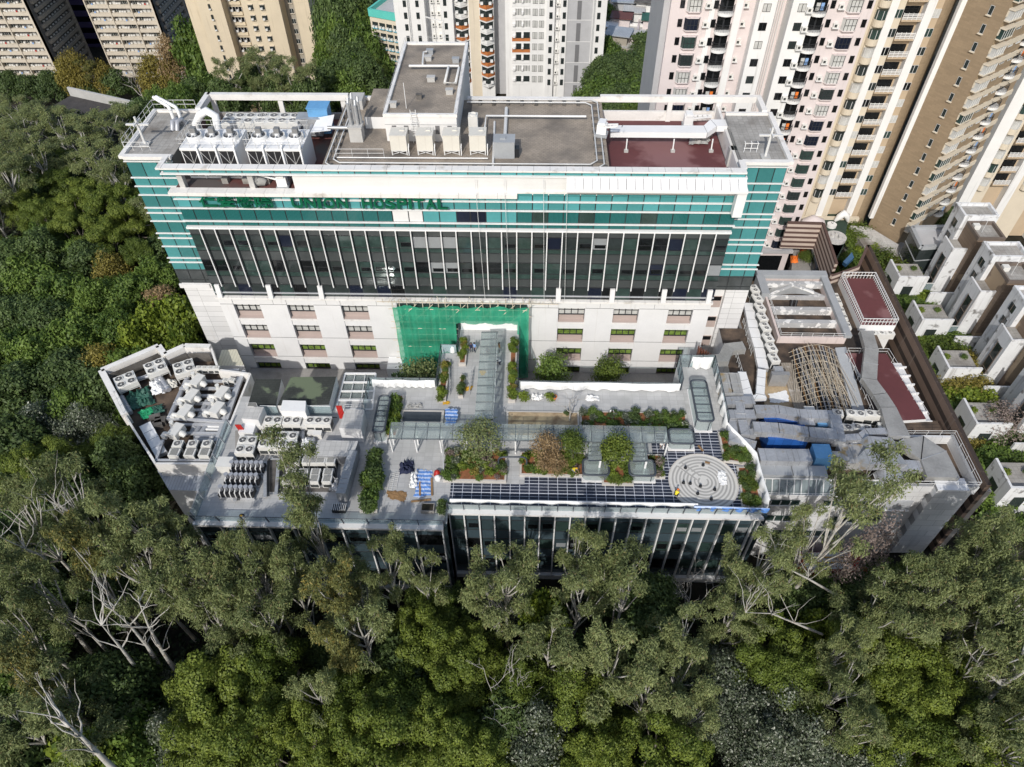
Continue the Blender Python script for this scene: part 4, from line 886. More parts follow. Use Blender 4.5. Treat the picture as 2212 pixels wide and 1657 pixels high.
p = ZP('z5', 648, 1320, 0); g = MB(); g.cyl((p.x, p.y, 0), .35, .35, 10, 0, 0, .38); g.cyl((p.x, p.y, .35), .38, .25, 10, 0, 0, .12); tag(g.build('white_sack', ['cloth_white']), 'white sack beside the red covered bucket', 'sack')
p = ZP('z5', 575, 1545, 0); g = MB(); g.box(p.x-.7, p.x+.7, p.y-.5, p.y+.5, 0, .5, 0); g.box(p.x-.75, p.x+.75, p.y-.55, p.y-.5, .5, .58, 0); g.box(p.x-.6, p.x+.6, p.y-.4, p.y+.4, .5, .52, 1); tag(g.build('crate', ['concrete', 'soil']), 'wooden crate at the front edge of the roof garden', 'crate')
for i, (x, y) in enumerate(((1365,870),(1495,850),(1350,980),(1400,985),(1475,1005),(1580,1030),(1455,1060),(1555,1100))):
    p = ZP('z6', x, y, .05); g = MB(); g.cyl((p.x, p.y, .04), .2, .24, 9, 0, 0, .12); g.tube([(p.x-.12, p.y, .28), (p.x, p.y, .45), (p.x+.12, p.y, .28)], .03, 5); tag(g.build('black_bag', ['black_rubber']), 'small black tool bag lying on the labyrinth', 'bag', 'tool bags on the labyrinth')
# ---------------------------------------------------------------- people
def person(label, k, x, y, z, face, top, legs, pose='stand', hat=None, cover=None):
    p = ZP(k, x, y, z); o = empty('person', label, 'person', (p.x, p.y, z), face)
    bm = bmesh.new(); me = bpy.data.meshes.new('body')
    if pose == 'stand': J = {'pel':(0,0,.95),'sp':(0,.01,1.2),'ch':(0,.0,1.38),'nk':(0,-.01,1.5),'hd':(0,-.03,1.62),'tp':(0,-.03,1.72),'lh':(.1,0,.9),'lk':(.11,-.04,.5),'la':(.11,.02,.09),'lt':(.11,-.14,.04),'rh':(-.1,0,.9),'rk':(-.11,.03,.5),'ra':(-.11,.08,.09),'rt':(-.11,-.06,.04),'ls':(.19,0,1.4),'le':(.26,.03,1.14),'lw':(.26,-.1,.92),'rs':(-.19,0,1.4),'re':(-.27,.0,1.14),'rw':(-.25,-.12,.93)}
    else: J = {'pel':(0,.22,.38),'sp':(0,.12,.58),'ch':(0,-.05,.74),'nk':(0,-.16,.82),'hd':(0,-.26,.88),'tp':(0,-.31,.97),'lh':(.12,.2,.36),'lk':(.2,-.22,.48),'la':(.17,.08,.09),'lt':(.17,-.08,.04),'rh':(-.12,.2,.36),'rk':(-.2,-.22,.46),'ra':(-.17,.08,.09),'rt':(-.17,-.08,.04),'ls':(.2,-.05,.75),'le':(.25,-.28,.5),'lw':(.12,-.48,.3),'rs':(-.2,-.05,.75),'re':(-.25,-.28,.5),'rw':(-.12,-.48,.28)}
    Rd = {'pel':.145,'sp':.135,'ch':.15,'nk':.06,'hd':.095,'tp':.07,'lh':.09,'rh':.09,'lk':.06,'rk':.06,'la':.045,'ra':.045,'lt':.045,'rt':.045,'ls':.07,'rs':.07,'le':.048,'re':.048,'lw':.035,'rw':.035}
    names = list(J); ix = {n: i for i, n in enumerate(names)}
    E_ = [('pel','sp'),('sp','ch'),('ch','nk'),('nk','hd'),('hd','tp'),('pel','lh'),('lh','lk'),('lk','la'),('la','lt'),('pel','rh'),('rh','rk'),('rk','ra'),('ra','rt'),('ch','ls'),('ls','le'),('le','lw'),('ch','rs'),('rs','re'),('re','rw')]
    vs = [J[n] for n in names]; ed = [(ix[a], ix[b]) for a, b in E_]; rad = [Rd[n] for n in names]
    for sgn, w_, e_ in ((1, 'lw', 'le'), (-1, 'rw', 're')):   # palm, four fingers and a thumb
        w = Vector(J[w_]); d = (w-Vector(J[e_])).normalized(); s = d.cross(Vector((0,0,1))).normalized() if abs(d.z) < .95 else Vector((0,1,0)); pi_ = len(vs); vs.append(tuple(w+d*.07)); rad.append(.032); ed.append((ix[w_], pi_))
        for f in range(4): a = w+d*.1+s*(f-1.5)*.022; b = a+d*(.07+.012*(1-abs(f-1.4)))+Vector((0,0,-.015)); n0 = len(vs); vs += [tuple(a), tuple(b)]; rad += [.009, .008]; ed += [(pi_, n0), (n0, n0+1)]
        n0 = len(vs); a = w+d*.04+s*.04*sgn; vs += [tuple(a), tuple(a+d*.05+s*.015*sgn)]; rad += [.011, .009]; ed += [(pi_, n0), (n0, n0+1)]
    me.from_pydata(vs, ed, []); b = bpy.data.objects.new('body', me); COL.objects.link(b)
    sk = b.modifiers.new('skin', 'SKIN'); su = b.modifiers.new('sub', 'SUBSURF'); su.levels = su.render_levels = 1
    for i, v in enumerate(me.skin_vertices[0].data): v.radius = (rad[i],)*2; v.use_root = i == 0
    bpy.context.view_layer.update(); m2 = bpy.data.meshes.new_from_object(b.evaluated_get(bpy.context.evaluated_depsgraph_get())); bpy.data.objects.remove(b)
    for m_ in ('skin', top, legs, 'black_rubber', 'hair'): m2.materials.append(MT[m_])
    hip = Vector(J['pel']); 
    for pg in m2.polygons:
        c = pg.center; pg.use_smooth = True
        if pose == 'stand': i = 3 if c.z < .11 else 2 if c.z < .96 and abs(c.x) < .2 else 1 if c.z < 1.49 and (c.z > 1.1 or abs(c.x) < .2) else 0
        else: i = 3 if c.z < .12 and c.y > -.3 else 1 if (c.z > .5 and c.y > -.2 and c.z < .84) else 2 if c.z < .55 and c.y > -.33 else 0
        pg.material_index = i
    link('body', m2, o)
    h = Vector(J['hd']); g = MB(); g.tube([h+Vector((0,.01,.0)), h+Vector((0,.02,.06)), h+Vector((0,.01,.11)), h+Vector((0,0,.135))], [.102, .108, .085, .03], 10); g.build('hard_hat' if hat else 'hair', [hat or 'hair'], o)
    if hat: g = MB(); g.cyl((h.x, h.y-.01, h.z+.035), .14, .015, 14); g.build('hat_brim', [hat], o)
    g = MB(); g.tube([h+Vector((0,-.09,.0)), h+Vector((0,-.125,-.025)), h+Vector((0,-.09,-.035))], [.01,.018,.01], 5); g.build('nose', ['skin'], o)
    g = MB(); 
    for e in (-.035, .035): g.cyl((h.x+e, h.y-.1, h.z+.005), .011, .012, 6)
    g.build('eyes', ['hair'], o)
    return o
person('person in navy shirt standing beside the person in pale blue on the footbridge', 'z5', 895, 385, 0, .4, 'navy', 'navy')
person('person in pale blue shirt and blue trousers at the far end of the footbridge', 'z5', 918, 385, 0, -.6, 'shirt_blue', 'navy')
person('person in grey clothes standing under the footbridge canopy', 'z5', 1012, 410, 0, 1., 'grey_cloth', 'grey_cloth')
person('person in brown top right of the footbridge canopy near the hospital', 'z5', 1100, 385, 0, 2., 'wood', 'grey_cloth')
person('person in white top bending beside the footbridge canopy', 'z5', 1098, 470, 0, -1.2, 'cloth_white', 'navy', 'crouch', 'white_hat')
person('person in yellow high visibility top crouching at the left edge of the labyrinth', 'z6', 1295, 1075, .04, 2.6, 'hivis', 'black_rubber', 'crouch', 'orange')
person('person in yellow vest and hard hat working in the planter under the brown tree', 'z6', 545, 900, .3, 1., 'hivis', 'grey_cloth', 'crouch', 'yellow')
person('person in green and red leaning into the front planter by the brown tree', 'z6', 420, 885, .3, -2., 'tarp_bright', 'navy', 'crouch')
person('person in white top working in the long planted bed', 'z6', 820, 475, .25, 0, 'cloth_white', 'tarp_bright', 'crouch')
person('person in white shirt standing at the right end of the canopy', 'z6', 1182, 735, .02, .5, 'cloth_white', 'grey_cloth')
person('person with yellow hard hat sitting behind the plant terrace balustrade', 'z4', 1240, 1425, 0, .3, 'black_rubber', 'navy', 'crouch', 'yellow')
# ---------------------------------------------------------------- netted bamboo scaffold on the hospital wall
SC = empty('netted_scaffold', 'bamboo scaffold wrapped in torn green netting on the white wall', 'scaffold', (-9, 69, -8.7))
g = MB(); r = random.Random(9); nx, nz = 46, 44
def hole(x, z): return (-9.6 < x < -1.6 and z < 1.85) or (x < -15.3 and z < -7.6+.6*sin(x*2.2)) or (-15.3 <= x < -9.6 and z < -7.2-.3*sin(x*3)) or (-1.7 <= x and z < -8.4)
for i in range(nx):
    for j in range(nz):
        x0, x1 = -17.6+17.5*i/nx, -17.6+17.5*(i+1)/nx; z0, z1 = -9+13.6*j/nz, -9+13.6*(j+1)/nz
        if hole((x0+x1)/2, (z0+z1)/2): continue
        f = lambda x, z: (x, 68.75+.16*sin(x*2.1+z*.7)+.10*sin(z*1.9)+.06*sin(x*7.3), z+.10*sin(x*1.1)*(z > 4))
        g.add([f(x0,z0), f(x1,z0), f(x1,z1), f(x0,z1)], [[0,1,2,3]], 0, True)
part('green_netting', g, ['green_net'], SC)
g = MB()
for i in range(19): x = -17.6+i*.97; g.tube([(x+r.uniform(-.1,.1), 69.1, -8.9 if not -9.6 < x < -1.6 else 2.2), (x+r.uniform(-.1,.1), 69.1, 5.2+r.random()*.6)], .05, 5)
for k in range(12): z = -8.3+k*1.12; g.tube([(-17.8-r.random()*.5, 69.0, z), (-.1+r.random()*.5 if not (z < 1.9) else -9.4, 69.0, z+r.uniform(-.1,.1))], .05, 5)
for k in range(8): x = -17+k*2.1; g.tube([(x, 68.95, 2.2), (x+2.5, 68.95, 4.9)], .045, 5)
for k in range(24): x = -19+k*.95+r.uniform(-.3,.3); g.tube([(x, 69.2, 4.9), (x+r.uniform(-.5,.5), 68.7, 5.6+r.random()*.9)], .04, 4)
g.tube([(-19.5, 68.9, 5.3), (-6, 68.9, 5.25)], .05, 5); g.tube([(-8, 68.8, 5.35), (3.6, 68.8, 5.3)], .05, 5)
part('bamboo_pole', g, ['bamboo'], SC)
g = MB(); g.box(-17.2, -.4, 69.7, 70.15, -8.7, 4.0, 0); g.box(-9.1, -1.5, 69.55, 69.7, -.02, 1.5, 1); part('boarding', g, ['dark_green_glass', 'cloth_white'], SC)
# white stepped box by the netting
g = MB(); p = ZF('z5', 350, 520, 68.5); g.box(p.x-1.3, p.x+.9, 67.8, 70.2, -8.7, -6.0, 0); g.box(p.x-.5, p.x+.6, 67.2, 67.8, -8.0, -6.9, 1); tag(g.build('plant_cabinet', ['white_metal', 'ac_white']), 'white cabinet at the foot of the wall left of the netting', 'cabinet')
# ================================================================ equipment builders
def ac(name, label, w, d, h, nf, fan='fan_black', grille=True, legs=.12, cat='condenser', group=None, dome=False, rows=1, rf=None, square=False):
    o = empty(name, label, cat, (0,0,0), 0, group); g = MB(); g.box(-w/2, w/2, -d/2, d/2, legs, h, 0); g.box(-w/2-.012, w/2+.012, -d/2-.012, d/2+.012, h-.1, h-.06, 0); g.build('casing', ['ac_white'], o)
    if grille:
        g = MB(); n = max(1, nf)
        for i in range(n): a = -w/2+w*i/n; g.box(a+.08, a+w/n-.08, -d/2-.014, -d/2+.01, legs+.12, h*.55, 0); 
        g.box(-w/2-.014, -w/2+.01, -d/2+.1, d/2-.1, legs+.15, h-.25, 0); g.box(w/2-.01, w/2+.014, -d/2+.1, d/2-.1, legs+.15, h-.25, 0); g.build('grille', ['ac_grille'], o)
    for j in range(rows):
        for i in range(nf):
            cx = -w/2+w*(i+.5)/nf; cy = -d/2+d*(j+.5)/rows; r = rf or min(w/nf, d/rows)*.42; f = MB()
            if square: f.box(cx-r, cx+r, cy-r, cy+r, h-.02, h+.03, 1); [f.box(cx-r, cx+r, cy-r+2*r*t/7-.012, cy-r+2*r*t/7+.012, h+.03, h+.05, 0) for t in range(8)]
            else:
                f.ring((cx, cy), r*.9, r*1.04, h, h+.1, 20, 0); f.cyl((cx, cy, h+.005), r*.9, .03, 20, 1)
                for t in range(5): a = t*1.2566; f.beam((cx, cy, h+.05), (cx+cos(a)*r*.85, cy+sin(a)*r*.85, h+.05), r*.34, .015, 2)
                f.cyl((cx, cy, h+.03), r*.2, .06, 8, 0)
                for q in (.45, .72): f.ring((cx, cy), r*q-.008, r*q+.008, h+.085, h+.1, 16, 2)
            f.build('fan', ['ac_white', fan, 'fan_grey'], o)
    g = MB()
    for a in (-w/2+.1, w/2-.1): g.box(a-.06, a+.06, -d/2+.05, d/2-.05, 0, legs, 0)
    g.build('feet', ['steel_beam'], o); return o
def at(o, k, x, y, z, zb=None, rz=0.): p = ZP(k, x, y, z); o.location = (p.x, p.y, z if zb is None else zb); o.rotation_euler = (0,0,rz); return o
def series(proto_, items, group=None):     # items: (frame, x, y, z at mark, base z, rz, label)
    first = True
    for k, x, y, z, zb, rz, lb in items:
        p = ZP(k, x, y, z)
        if first: o = proto_; first = False; o.location = (p.x, p.y, zb); o.rotation_euler = (0,0,rz)
        else: o = copytree(proto_, (p.x, p.y, zb), rz)
        o['label'] = lb
        if group: o['group'] = group
def pipe(label, pts, r, mat, name='pipe', cat='pipe', n=8, flange=0, fm=None):
    g = MB(); g.tube(pts, r, n)
    if flange:
        for a, b in zip(pts, pts[1:]):
            a, b = Vector(a), Vector(b); L = (b-a).length; d = (b-a).normalized()
            for t in range(1, int(L/flange)+1): c = a+d*t*flange; g.tube([c-d*.03, c+d*.03], r*1.12, n, 1)
    return tag(g.build(name, [mat, fm or 'steel_beam']), label, cat)
def railing(label, pts, h=1.05, step=1.5, mat='rail', mid=1, r=.03, name='railing', posts=True):
    g = MB()
    for a, b in zip(pts, pts[1:]):
        a, b = Vector(a), Vector(b); L = (b-a).length; n = max(1, round(L/step))
        for i in range(n+1): c = a.lerp(b, i/n); g.tube([c, c+Vector((0,0,h))], r, 4)
        for j in range(mid+1): zz = Vector((0,0,h*(j+1)/(mid+1))); g.tube([a+zz, b+zz], r, 4)
    return tag(g.build(name, [mat]), label, 'railing')
def duct(label, pts, w, h, mat='duct', rib=1.25, ws=None, name='air_duct'):
    g = MB(); P_ = [Vector(p) for p in pts]; n = len(P_); ws = ws or [w]*n; ring = []
    for i, p in enumerate(P_):
        d = (P_[min(i+1, n-1)]-P_[max(0, i-1)]).normalized(); s = Vector((d.y, -d.x, 0)).normalized() if abs(d.z) < .9 else Vector((1,0,0)); u = s.cross(d).normalized()
        if u.z < 0: u = -u
        if 0 < i < n-1: e = (P_[i+1]-p).normalized(); k = 1/max(.5, math.sqrt(max(.05, (1+e.dot((p-P_[i-1]).normalized()))/2)))
        else: k = 1
        ring.append([p+s*a*ws[i]/2*k+u*b*h/2 for a, b in ((-1,-1),(1,-1),(1,1),(-1,1))])
    vs = [v for q in ring for v in q]; g.add(vs, [[i*4+j, i*4+(j+1)%4, (i+1)*4+(j+1)%4, (i+1)*4+j] for i in range(n-1) for j in range(4)]+[[3,2,1,0], [4*n-4, 4*n-3, 4*n-2, 4*n-1]])
    for i in range(n-1):
        L = (P_[i+1]-P_[i]).length; m = max(1, int(L/rib))
        for t in range(m+1):
            f = t/m; q = [ring[i][j].lerp(ring[i+1][j], f) for j in range(4)]; c = sum(q, Vector())/4; d = (P_[i+1]-P_[i]).normalized()*.03
            qq = [c+(v-c)*1+(v-c).normalized()*.05 for v in q]; g.add([v-d for v in qq]+[v+d for v in qq], [[0,1,5,4],[1,2,6,5],[2,3,7,6],[3,0,4,7],[3,2,1,0],[4,5,6,7]], 1)
    return tag(g.build(name, [mat, 'galv']), label, 'duct')
# ================================================================ on the hospital roof
def cooling(label, a, b, depth, z0, z1):
    w = b.x-a.x; o = empty('cooling_tower', label, 'cooling tower', ((a.x+b.x)/2, a.y+depth/2, z0)); cx, cy = (a.x+b.x)/2, a.y+depth/2; x0, x1, y0, y1 = a.x, b.x, a.y, a.y+depth
    g = MB(); g.box(x0, x1, y0+.1, y1, z0, z1-.3, 0); g.box(x0-.05, x1+.05, y0, y1+.05, z1-.3, z1, 0); part('casing', g, ['white_metal'], o)
    for i in range(3):
        xa, xb = x0+w*i/3+.12, x0+w*(i+1)/3-.12
        g = MB(); g.box(xa, xb, y0+.05, y0+.12, z0+.3, z1-.4, 0)
        g.beam((xa, y0+.02, z0+.4), (xb, y0+.02, z1-.45), .04, .04, 1); g.beam((xb, y0+.02, z0+.4), (xa, y0+.02, z1-.45), .04, .04, 1); g.beam(((xa+xb)/2, y0+.02, z0+.3), ((xa+xb)/2, y0+.02, z1-.4), .04, .05, 1); part('louvre', g, ['louvre_dark', 'rail'], o)
        c = ((xa+xb)/2, cy+.1, z1); r = w/6*.82; f = MB(); f.ring(c, r*.93, r, z1, z1+.5, 24, 0); f.cyl((c[0], c[1], z1+.01), r*.93, .02, 24, 1)
        for t in range(6): q = t*1.047; f.beam((c[0], c[1], z1+.3), (c[0]+cos(q)*r*.9, c[1]+sin(q)*r*.9, z1+.3), .22, .03, 2)
        f.cyl((c[0], c[1], z1+.3), .3, .35, 10, 0); f.beam((c[0], c[1]-r, z1+.5), (c[0], c[1]+r, z1+.5), .12, .1, 0); f.box(c[0]-.3, c[0]+.3, c[1]-.1, c[1]+.5, z1+.6, z1+1.2, 2); part('fan', f, ['white_metal', 'fan_black', 'fan_grey'], o)
        f = MB(); f.tube([(xb+.0, y0-.15, z0+.2), (xb+.0, y0-.15, z1+.2), (xb, y0+.5, z1+.35)], .12, 8); part('pipe', f, ['white_metal'], o)
    g = MB()
    for A, B in (((x0, y0), (x1, y0)), ((x1, y0), (x1, y1)), ((x0, y0), (x0, y1)), ((x0, y1), (x1, y1))):
        for h in (.55, 1.1): g.tube([(*A, z1+h), (*B, z1+h)], .03, 4)
        for t in range(6): f = t/5; g.tube([(A[0]+(B[0]-A[0])*f, A[1]+(B[1]-A[1])*f, z1), (A[0]+(B[0]-A[0])*f, A[1]+(B[1]-A[1])*f, z1+1.1)], .03, 4)
    part('guard_rail', g, ['rail'], o); return o
zt = 24.3
cooling('three fan white cooling tower at the left of the roof yard', ZP('r1', 875, 258, zt), ZP('r1', 1495, 258, zt), 4.3, 20.45, zt)
cooling('three fan white cooling tower at the right of the roof yard, beside the cable track', ZP('r1', 1605, 262, zt), ZP('r1', 2225, 262, zt), 4.3, 20.45, zt)
ch = ac('chiller', 'long grey chiller with eight fans, left of the pair behind the cooling towers', 5.2, 2.5, 2.6, 4, 'fan_grey', rows=2, cat='chiller')
series(ch, [('z1', 1440, 690, 23.2, 20.45, 0, 'long chiller with eight fans, left of the pair behind the cooling towers'), ('z1', 1640, 690, 23.2, 20.45, 0, 'long chiller with eight fans, right of the pair behind the cooling towers')], 'chillers behind the cooling towers')
a = ZP('z1', 1870, 640, 24.0); g = MB(); g.box(a.x-1.1, a.x+1.3, a.y-.6, a.y+1.2, 21, 24.2, 0); g.box(a.x-1.2, a.x+1.4, a.y-.7, a.y+1.3, 24.2, 24.32, 0); tag(g.build('blue_enclosure', ['blue_light']), 'bright blue plant enclosure at the back of the roof yard', 'enclosure')
a = ZP('z1', 1830, 690, 23); g = MB(); g.box(a.x-1.6, a.x+1.4, a.y-1.0, a.y+.8, 21, 23.2, 0); g.tube([(a.x-1.2, a.y-1.2, 22.5), (a.x-1.2, a.y-2.6, 22.5)], .3, 8); g.tube([(a.x+.4, a.y-1.2, 22.4), (a.x+.4, a.y-3, 22.4)], .3, 8, 1); tag(g.build('metal_plenum', ['galv', 'pipe_grey']), 'dull metal plenum box in front of the blue enclosure', 'plenum')
a = ZP('z1', 1900, 740, 23); g = MB(); g.quad((a.x-1.3, a.y-1, 22.6), (a.x+1.2, a.y-1, 22.9), (a.x+1.3, a.y+1.5, 23.6), (a.x-.8, a.y+1.5, 23.2)); g.quad((a.x-1.3, a.y-1, 22.55), (a.x+1.2, a.y-1, 22.85), (a.x+1.3, a.y+1.5, 23.55), (a.x-.8, a.y+1.5, 23.15)); tag(g.build('metal_sheet', ['white_metal']), 'leaning white metal sheet beside the right cooling tower', 'sheet')
p0, p1, p2, p3 = ZP('z1', 1150, 725, 24.2), ZP('z1', 1175, 665, 25.6), ZP('z1', 1265, 670, 25.6), ZP('z1', 1280, 745, 24.2)
pipe('fat white gooseneck pipe behind the left cooling tower', [(p0.x, p0.y, 21.5), (p0.x, p0.y+.1, 24.0), (p1.x, p1.y, 25.3), ((p1.x+p2.x)/2, p1.y, 25.8), (p2.x, p2.y, 25.3), (p3.x, p3.y, 24), (p3.x, p3.y, 21.5)], .47, 'white_metal', 'gooseneck_pipe', n=10)
for i, (x0, y0, x1, y1, xt, yt) in enumerate(((1025, 705, 1000, 635, 905, 575), (1068, 705, 1040, 640, 920, 572))):
    a = ZP('z1', x0, y0, 23.3); b = F(*px('z1', x1, y1), a.y); c = F(*px('z1', xt, yt), a.y+1.5)
    pipe(f'white bent exhaust pipe on the left roof wing, {("left", "right")[i]} of the pair', [(a.x, a.y, 23.3), (a.x, a.y, b.z-.3), (a.x-.15, a.y+.1, b.z+.1), tuple(c)], .21, 'white_metal', 'exhaust_pipe', flange=1.2)
for i, x in enumerate((1040, 1068)):
    a = ZP('z1', x, 735, 23.6); pipe(f'short lagged elbow pipe on the left roof wing, {("left", "right")[i]} of the pair', [(a.x+.2, a.y+.6, 23.4), (a.x+.1, a.y+.3, 24.1), (a.x-.1, a.y-.5, 24.2), (a.x-.25, a.y-.9, 23.3)], .27, 'pipe_lag', 'elbow_pipe')
zw = 23.55
def rp(k, pts, z=zw): return [tuple(ZP(k, x, y, z)) for x, y in pts]
railing('white railing around the left roof wing', rp('z1', ((735,870),(910,640),(1160,640))), mat='rail_white', step=1.3)
railing('white railing at the front of the left roof wing', rp('z1', ((740,890),(890,890))), mat='rail_white', step=1.1)
def mast(label, k, base, arm, z):
    b = ZP(k, *base, z); t = F(*px(k, *arm), b.y); o = empty('mast', label, 'mast', tuple(b)); g = MB(); g.tube([b, (b.x, b.y, t.z+.9)], [.17, .13], 8); part('pole', g, ['rail'], o)
    g = MB(); g.beam((b.x-1.3, b.y, t.z), (b.x+1.3, b.y, t.z), .26, .16); g.beam((b.x, b.y-.9, t.z+.25), (b.x, b.y+.9, t.z+.25), .14, .12); part('cross_arm', g, ['rail'], o); g = MB(); g.box(b.x-.5, b.x+.5, b.y-.5, b.y+.5, z, z+.2); part('base', g, ['concrete_pale'], o)
mast('white lamp mast with cross arm on the left roof wing', 'z1', (860, 855), (800, 735), 23.3)
mast('grey lamp mast with cross arm on the right roof wing', 'r2', (1270, 360), (1318, 115), 23.3)
# cable track (gondola rails) round the roof deck
g = MB()
for off in (0, .75):
    R_ = [(-23.0+off, 86.8-off), (-23.0+off, 71.6+off), (-22.2+off, 70.9+off), (7.2-off, 70.9+off), (8.0-off, 71.7+off), (8.0-off, 86.0-off), (7.3-off, 86.7-off), (-8.2, 86.7-off)]
    g.tube([(x, y, 23.35) for x, y in R_], .09, 5)
for k in range(20): g.box(-22.6+k*1.62-.22, -22.6+k*1.62+.22, 70.75, 71.9, 22.96, 23.2, 1)
for k in range(9): g.box(-23.2, -22.1, 72.6+k*1.62, 73.0+k*1.62, 22.96, 23.2, 1); g.box(7.1, 8.2, 72.6+k*1.62, 73.0+k*1.62, 22.96, 23.2, 1)
for k in range(8): g.box(-6.8+k*1.75, -6.4+k*1.75, 85.8, 86.9, 22.96, 23.2, 1)
tag(g.build('gondola_track', ['rail', 'concrete_dark']), 'window cleaning track running round the edge of the roof deck', 'track')
def gondola(label, k, x, y, z, rz, arm=(2.6, 1.0), mats=('white_metal', 'frp_grey')):
    p = ZP(k, x, y, z); o = empty('gondola_crane', label, 'crane', tuple(p), rz); g = MB(); g.box(-.55, .55, -.45, .45, .35, 1.5); g.box(-.4, .4, -.6, .6, 1.5, 1.8); g.build('cab', [mats[0]], o)
    g = MB(); g.box(-.7, .7, -.6, .6, 0, .35); g.build('carriage', [mats[1]], o)
    for s in (-.35, .35): g = MB(); g.beam((-.3, s, 1.2), (-arm[0]-.6, s*.6, 1.2+arm[1]), .12, .2); [g.beam((-.5-t*.6, -.3, 1.25+arm[1]*t*.25), (-.5-t*.6, .3, 1.25+arm[1]*t*.25), .06, .06) for t in range(4)]; g.build('jib', [mats[0]], o)
    return o
gondola('white window cleaning crane parked in the left recess behind the ledge', 'r1', 2030, 690, 20.45, .1)
gondola('window cleaning crane on the right edge of the roof deck', 'z2', 1630, 800, 23.2, 2.9, (1.2, .3))
gondola('window cleaning crane at the back of the red terrace', 'z3', 225, 745, 20.5, 3.1, (2.2, .2))
p = ZP('r1', 1760, 670, 20.45); g = MB(); r = random.Random(4); g.tube([(p.x-.9, p.y, 20.9), (p.x-.3, p.y, 21.15), (p.x+.4, p.y+.1, 21.0), (p.x+.9, p.y, 20.8)], [.45, .7, .62, .35], 9); g.tube([(p.x-.2, p.y-.3, 21.2), (p.x, p.y, 22.0)], [.5, .2], 7); tag(g.build('canvas_bundle', ['tarp_grey']), 'grey canvas covered bundle beside the recess crane', 'bundle')
pipe('blue grey header pipe under the cooling towers', [(-36.5, 72.6, 22.1), (-24.5, 72.6, 22.1)], .28, 'pipe_grey', flange=3)
for i in range(5): g = MB(); x = -35.2+i*2.4; g.box(x-.35, x+.35, 71.8, 72.6, 20.42, 21.1); tag(g.build('pipe_plinth', ['concrete']), f'concrete plinth under the header pipe, {["first","second","third","fourth","fifth"][i]} from the left in the recess', 'plinth', 'plinths under the header pipe')
# flue stack
a = ZP('z2', 185, 760, 24.3); o = empty('flue_stack', 'cluster of four steel flues on a concrete base at the left of the roof deck', 'flue', (a.x, a.y, 22.95)); g = MB(); g.box(a.x-.8, a.x+.7, a.y-.7, a.y+.7, 22.95, 24.7, 0); g.box(a.x-.9, a.x+.8, a.y-.8, a.y+.8, 24.7, 24.85, 0); part('base', g, ['concrete_pale'], o)
for i, (dx, dy, h) in enumerate(((-.45,-.25,27.5), (-.1,.25,27.8), (.3,-.15,27.2), (.55,.3,27.4))): g = MB(); g.tube([(a.x+dx, a.y+dy, 24.85), (a.x+dx, a.y+dy, h)], .21, 9); g.tube([(a.x+dx, a.y+dy, h-.3), (a.x+dx, a.y+dy+.4, h+.4)], .17, 8); part('flue', g, ['galv'], o)
g = MB(); g.tube([(a.x-3.4, a.y+.2, 24.3), (a.x-.8, a.y+.2, 24.3)], .2, 8); part('cross_pipe', g, ['galv'], o)
# water tanks
tk = empty('water_tank', 'tank', 'tank'); g = MB(); g.box(-.92, .92, -.92, .92, .6, 2.35, 0); g.box(-.96, .96, -.96, .96, 2.35, 2.43, 0); g.box(.1, .6, .1, .6, 2.43, 2.52, 0); g.build('vessel', ['tank_cream'], tk)
g = MB()
for x in (-.84, .84):
    for y in (-.84, .84): g.box(x-.06, x+.06, y-.06, y+.06, 0, .6)
g.beam((-.84, -.88, .1), (.84, -.88, .55), .05, .05); g.beam((.84, -.88, .1), (-.84, -.88, .55), .05, .05); g.box(-.92, .92, -.92, -.84, .5, .6); g.build('stand', ['rail'], tk)
g = MB(); g.tube([(1.1, -1.1, .1), (1.1, -1.1, 1.1), (1.1, -.7, 1.3)], .06, 6); g.build('pipe', ['rail_white'], tk)
series(tk, [('z2', x, 925, 22.96, 22.96, 0, lb) for x, lb in ((440, 'cream square water tank on a stand, leftmost of four below the lift tower'), (593, 'cream square water tank on a stand, second from the left below the lift tower'), (748, 'cream square water tank on a stand, third from the left below the lift tower'), (902, 'cream square water tank on a stand, rightmost of four below the lift tower'))], 'cream roof tanks')
for o in [o for o in COL.objects if o.get('group') == 'cream roof tanks']: o.location.y += 1.2
p = ZP('z2', 1060, 940, 22.96); g = MB(); g.box(p.x-1.2, p.x+1.1, p.y+.1, p.y+1.9, 22.96, 24.9, 0); g.box(p.x-1.25, p.x+1.15, p.y+.05, p.y+1.95, 24.9, 24.97, 0); g.box(p.x+1.1, p.x+1.6, p.y+.3, p.y+1.2, 22.96, 24.0, 1); g.box(p.x-.5, p.x+.1, p.y+.7, p.y+1.3, 24.97, 25.1, 0); tag(g.build('grey_tank', ['frp_grey', 'black_rubber']), 'grey panel tank right of the four cream tanks', 'tank')
p = ZP('z2', 875, 775, 22.96); g = MB(); g.box(p.x-.55, p.x+.55, p.y-.1, p.y+1.0, 22.96, 24.8, 0); g.ring((p.x, p.y+.45), .35, .42, 24.8, 24.95, 14, 0); tag(g.build('roof_condenser', ['ac_white']), 'small white condenser behind the rightmost cream tank', 'condenser')
p = ZP('z2', 520, 690, 26); q = ZP('z2', 525, 900, 23); g = MB()
for s in (-.3, .3): g.tube([(q.x+s, 76.7, 22.96), (q.x+s, 76.7, 27.0)], .04, 5)
for i in range(14): g.tube([(q.x-.3, 76.7, 23.2+i*.27), (q.x+.3, 76.7, 23.2+i*.27)], .025, 4)
for i in range(4): z = 24.2+i*.6; g.tube([(q.x-.35, 76.6, z), (q.x-.3, 76.1, z), (q.x+.3, 76.1, z), (q.x+.35, 76.6, z)], .025, 4)
tag(g.build('cat_ladder', ['rail_white']), 'caged cat ladder up the front of the lift tower', 'ladder')
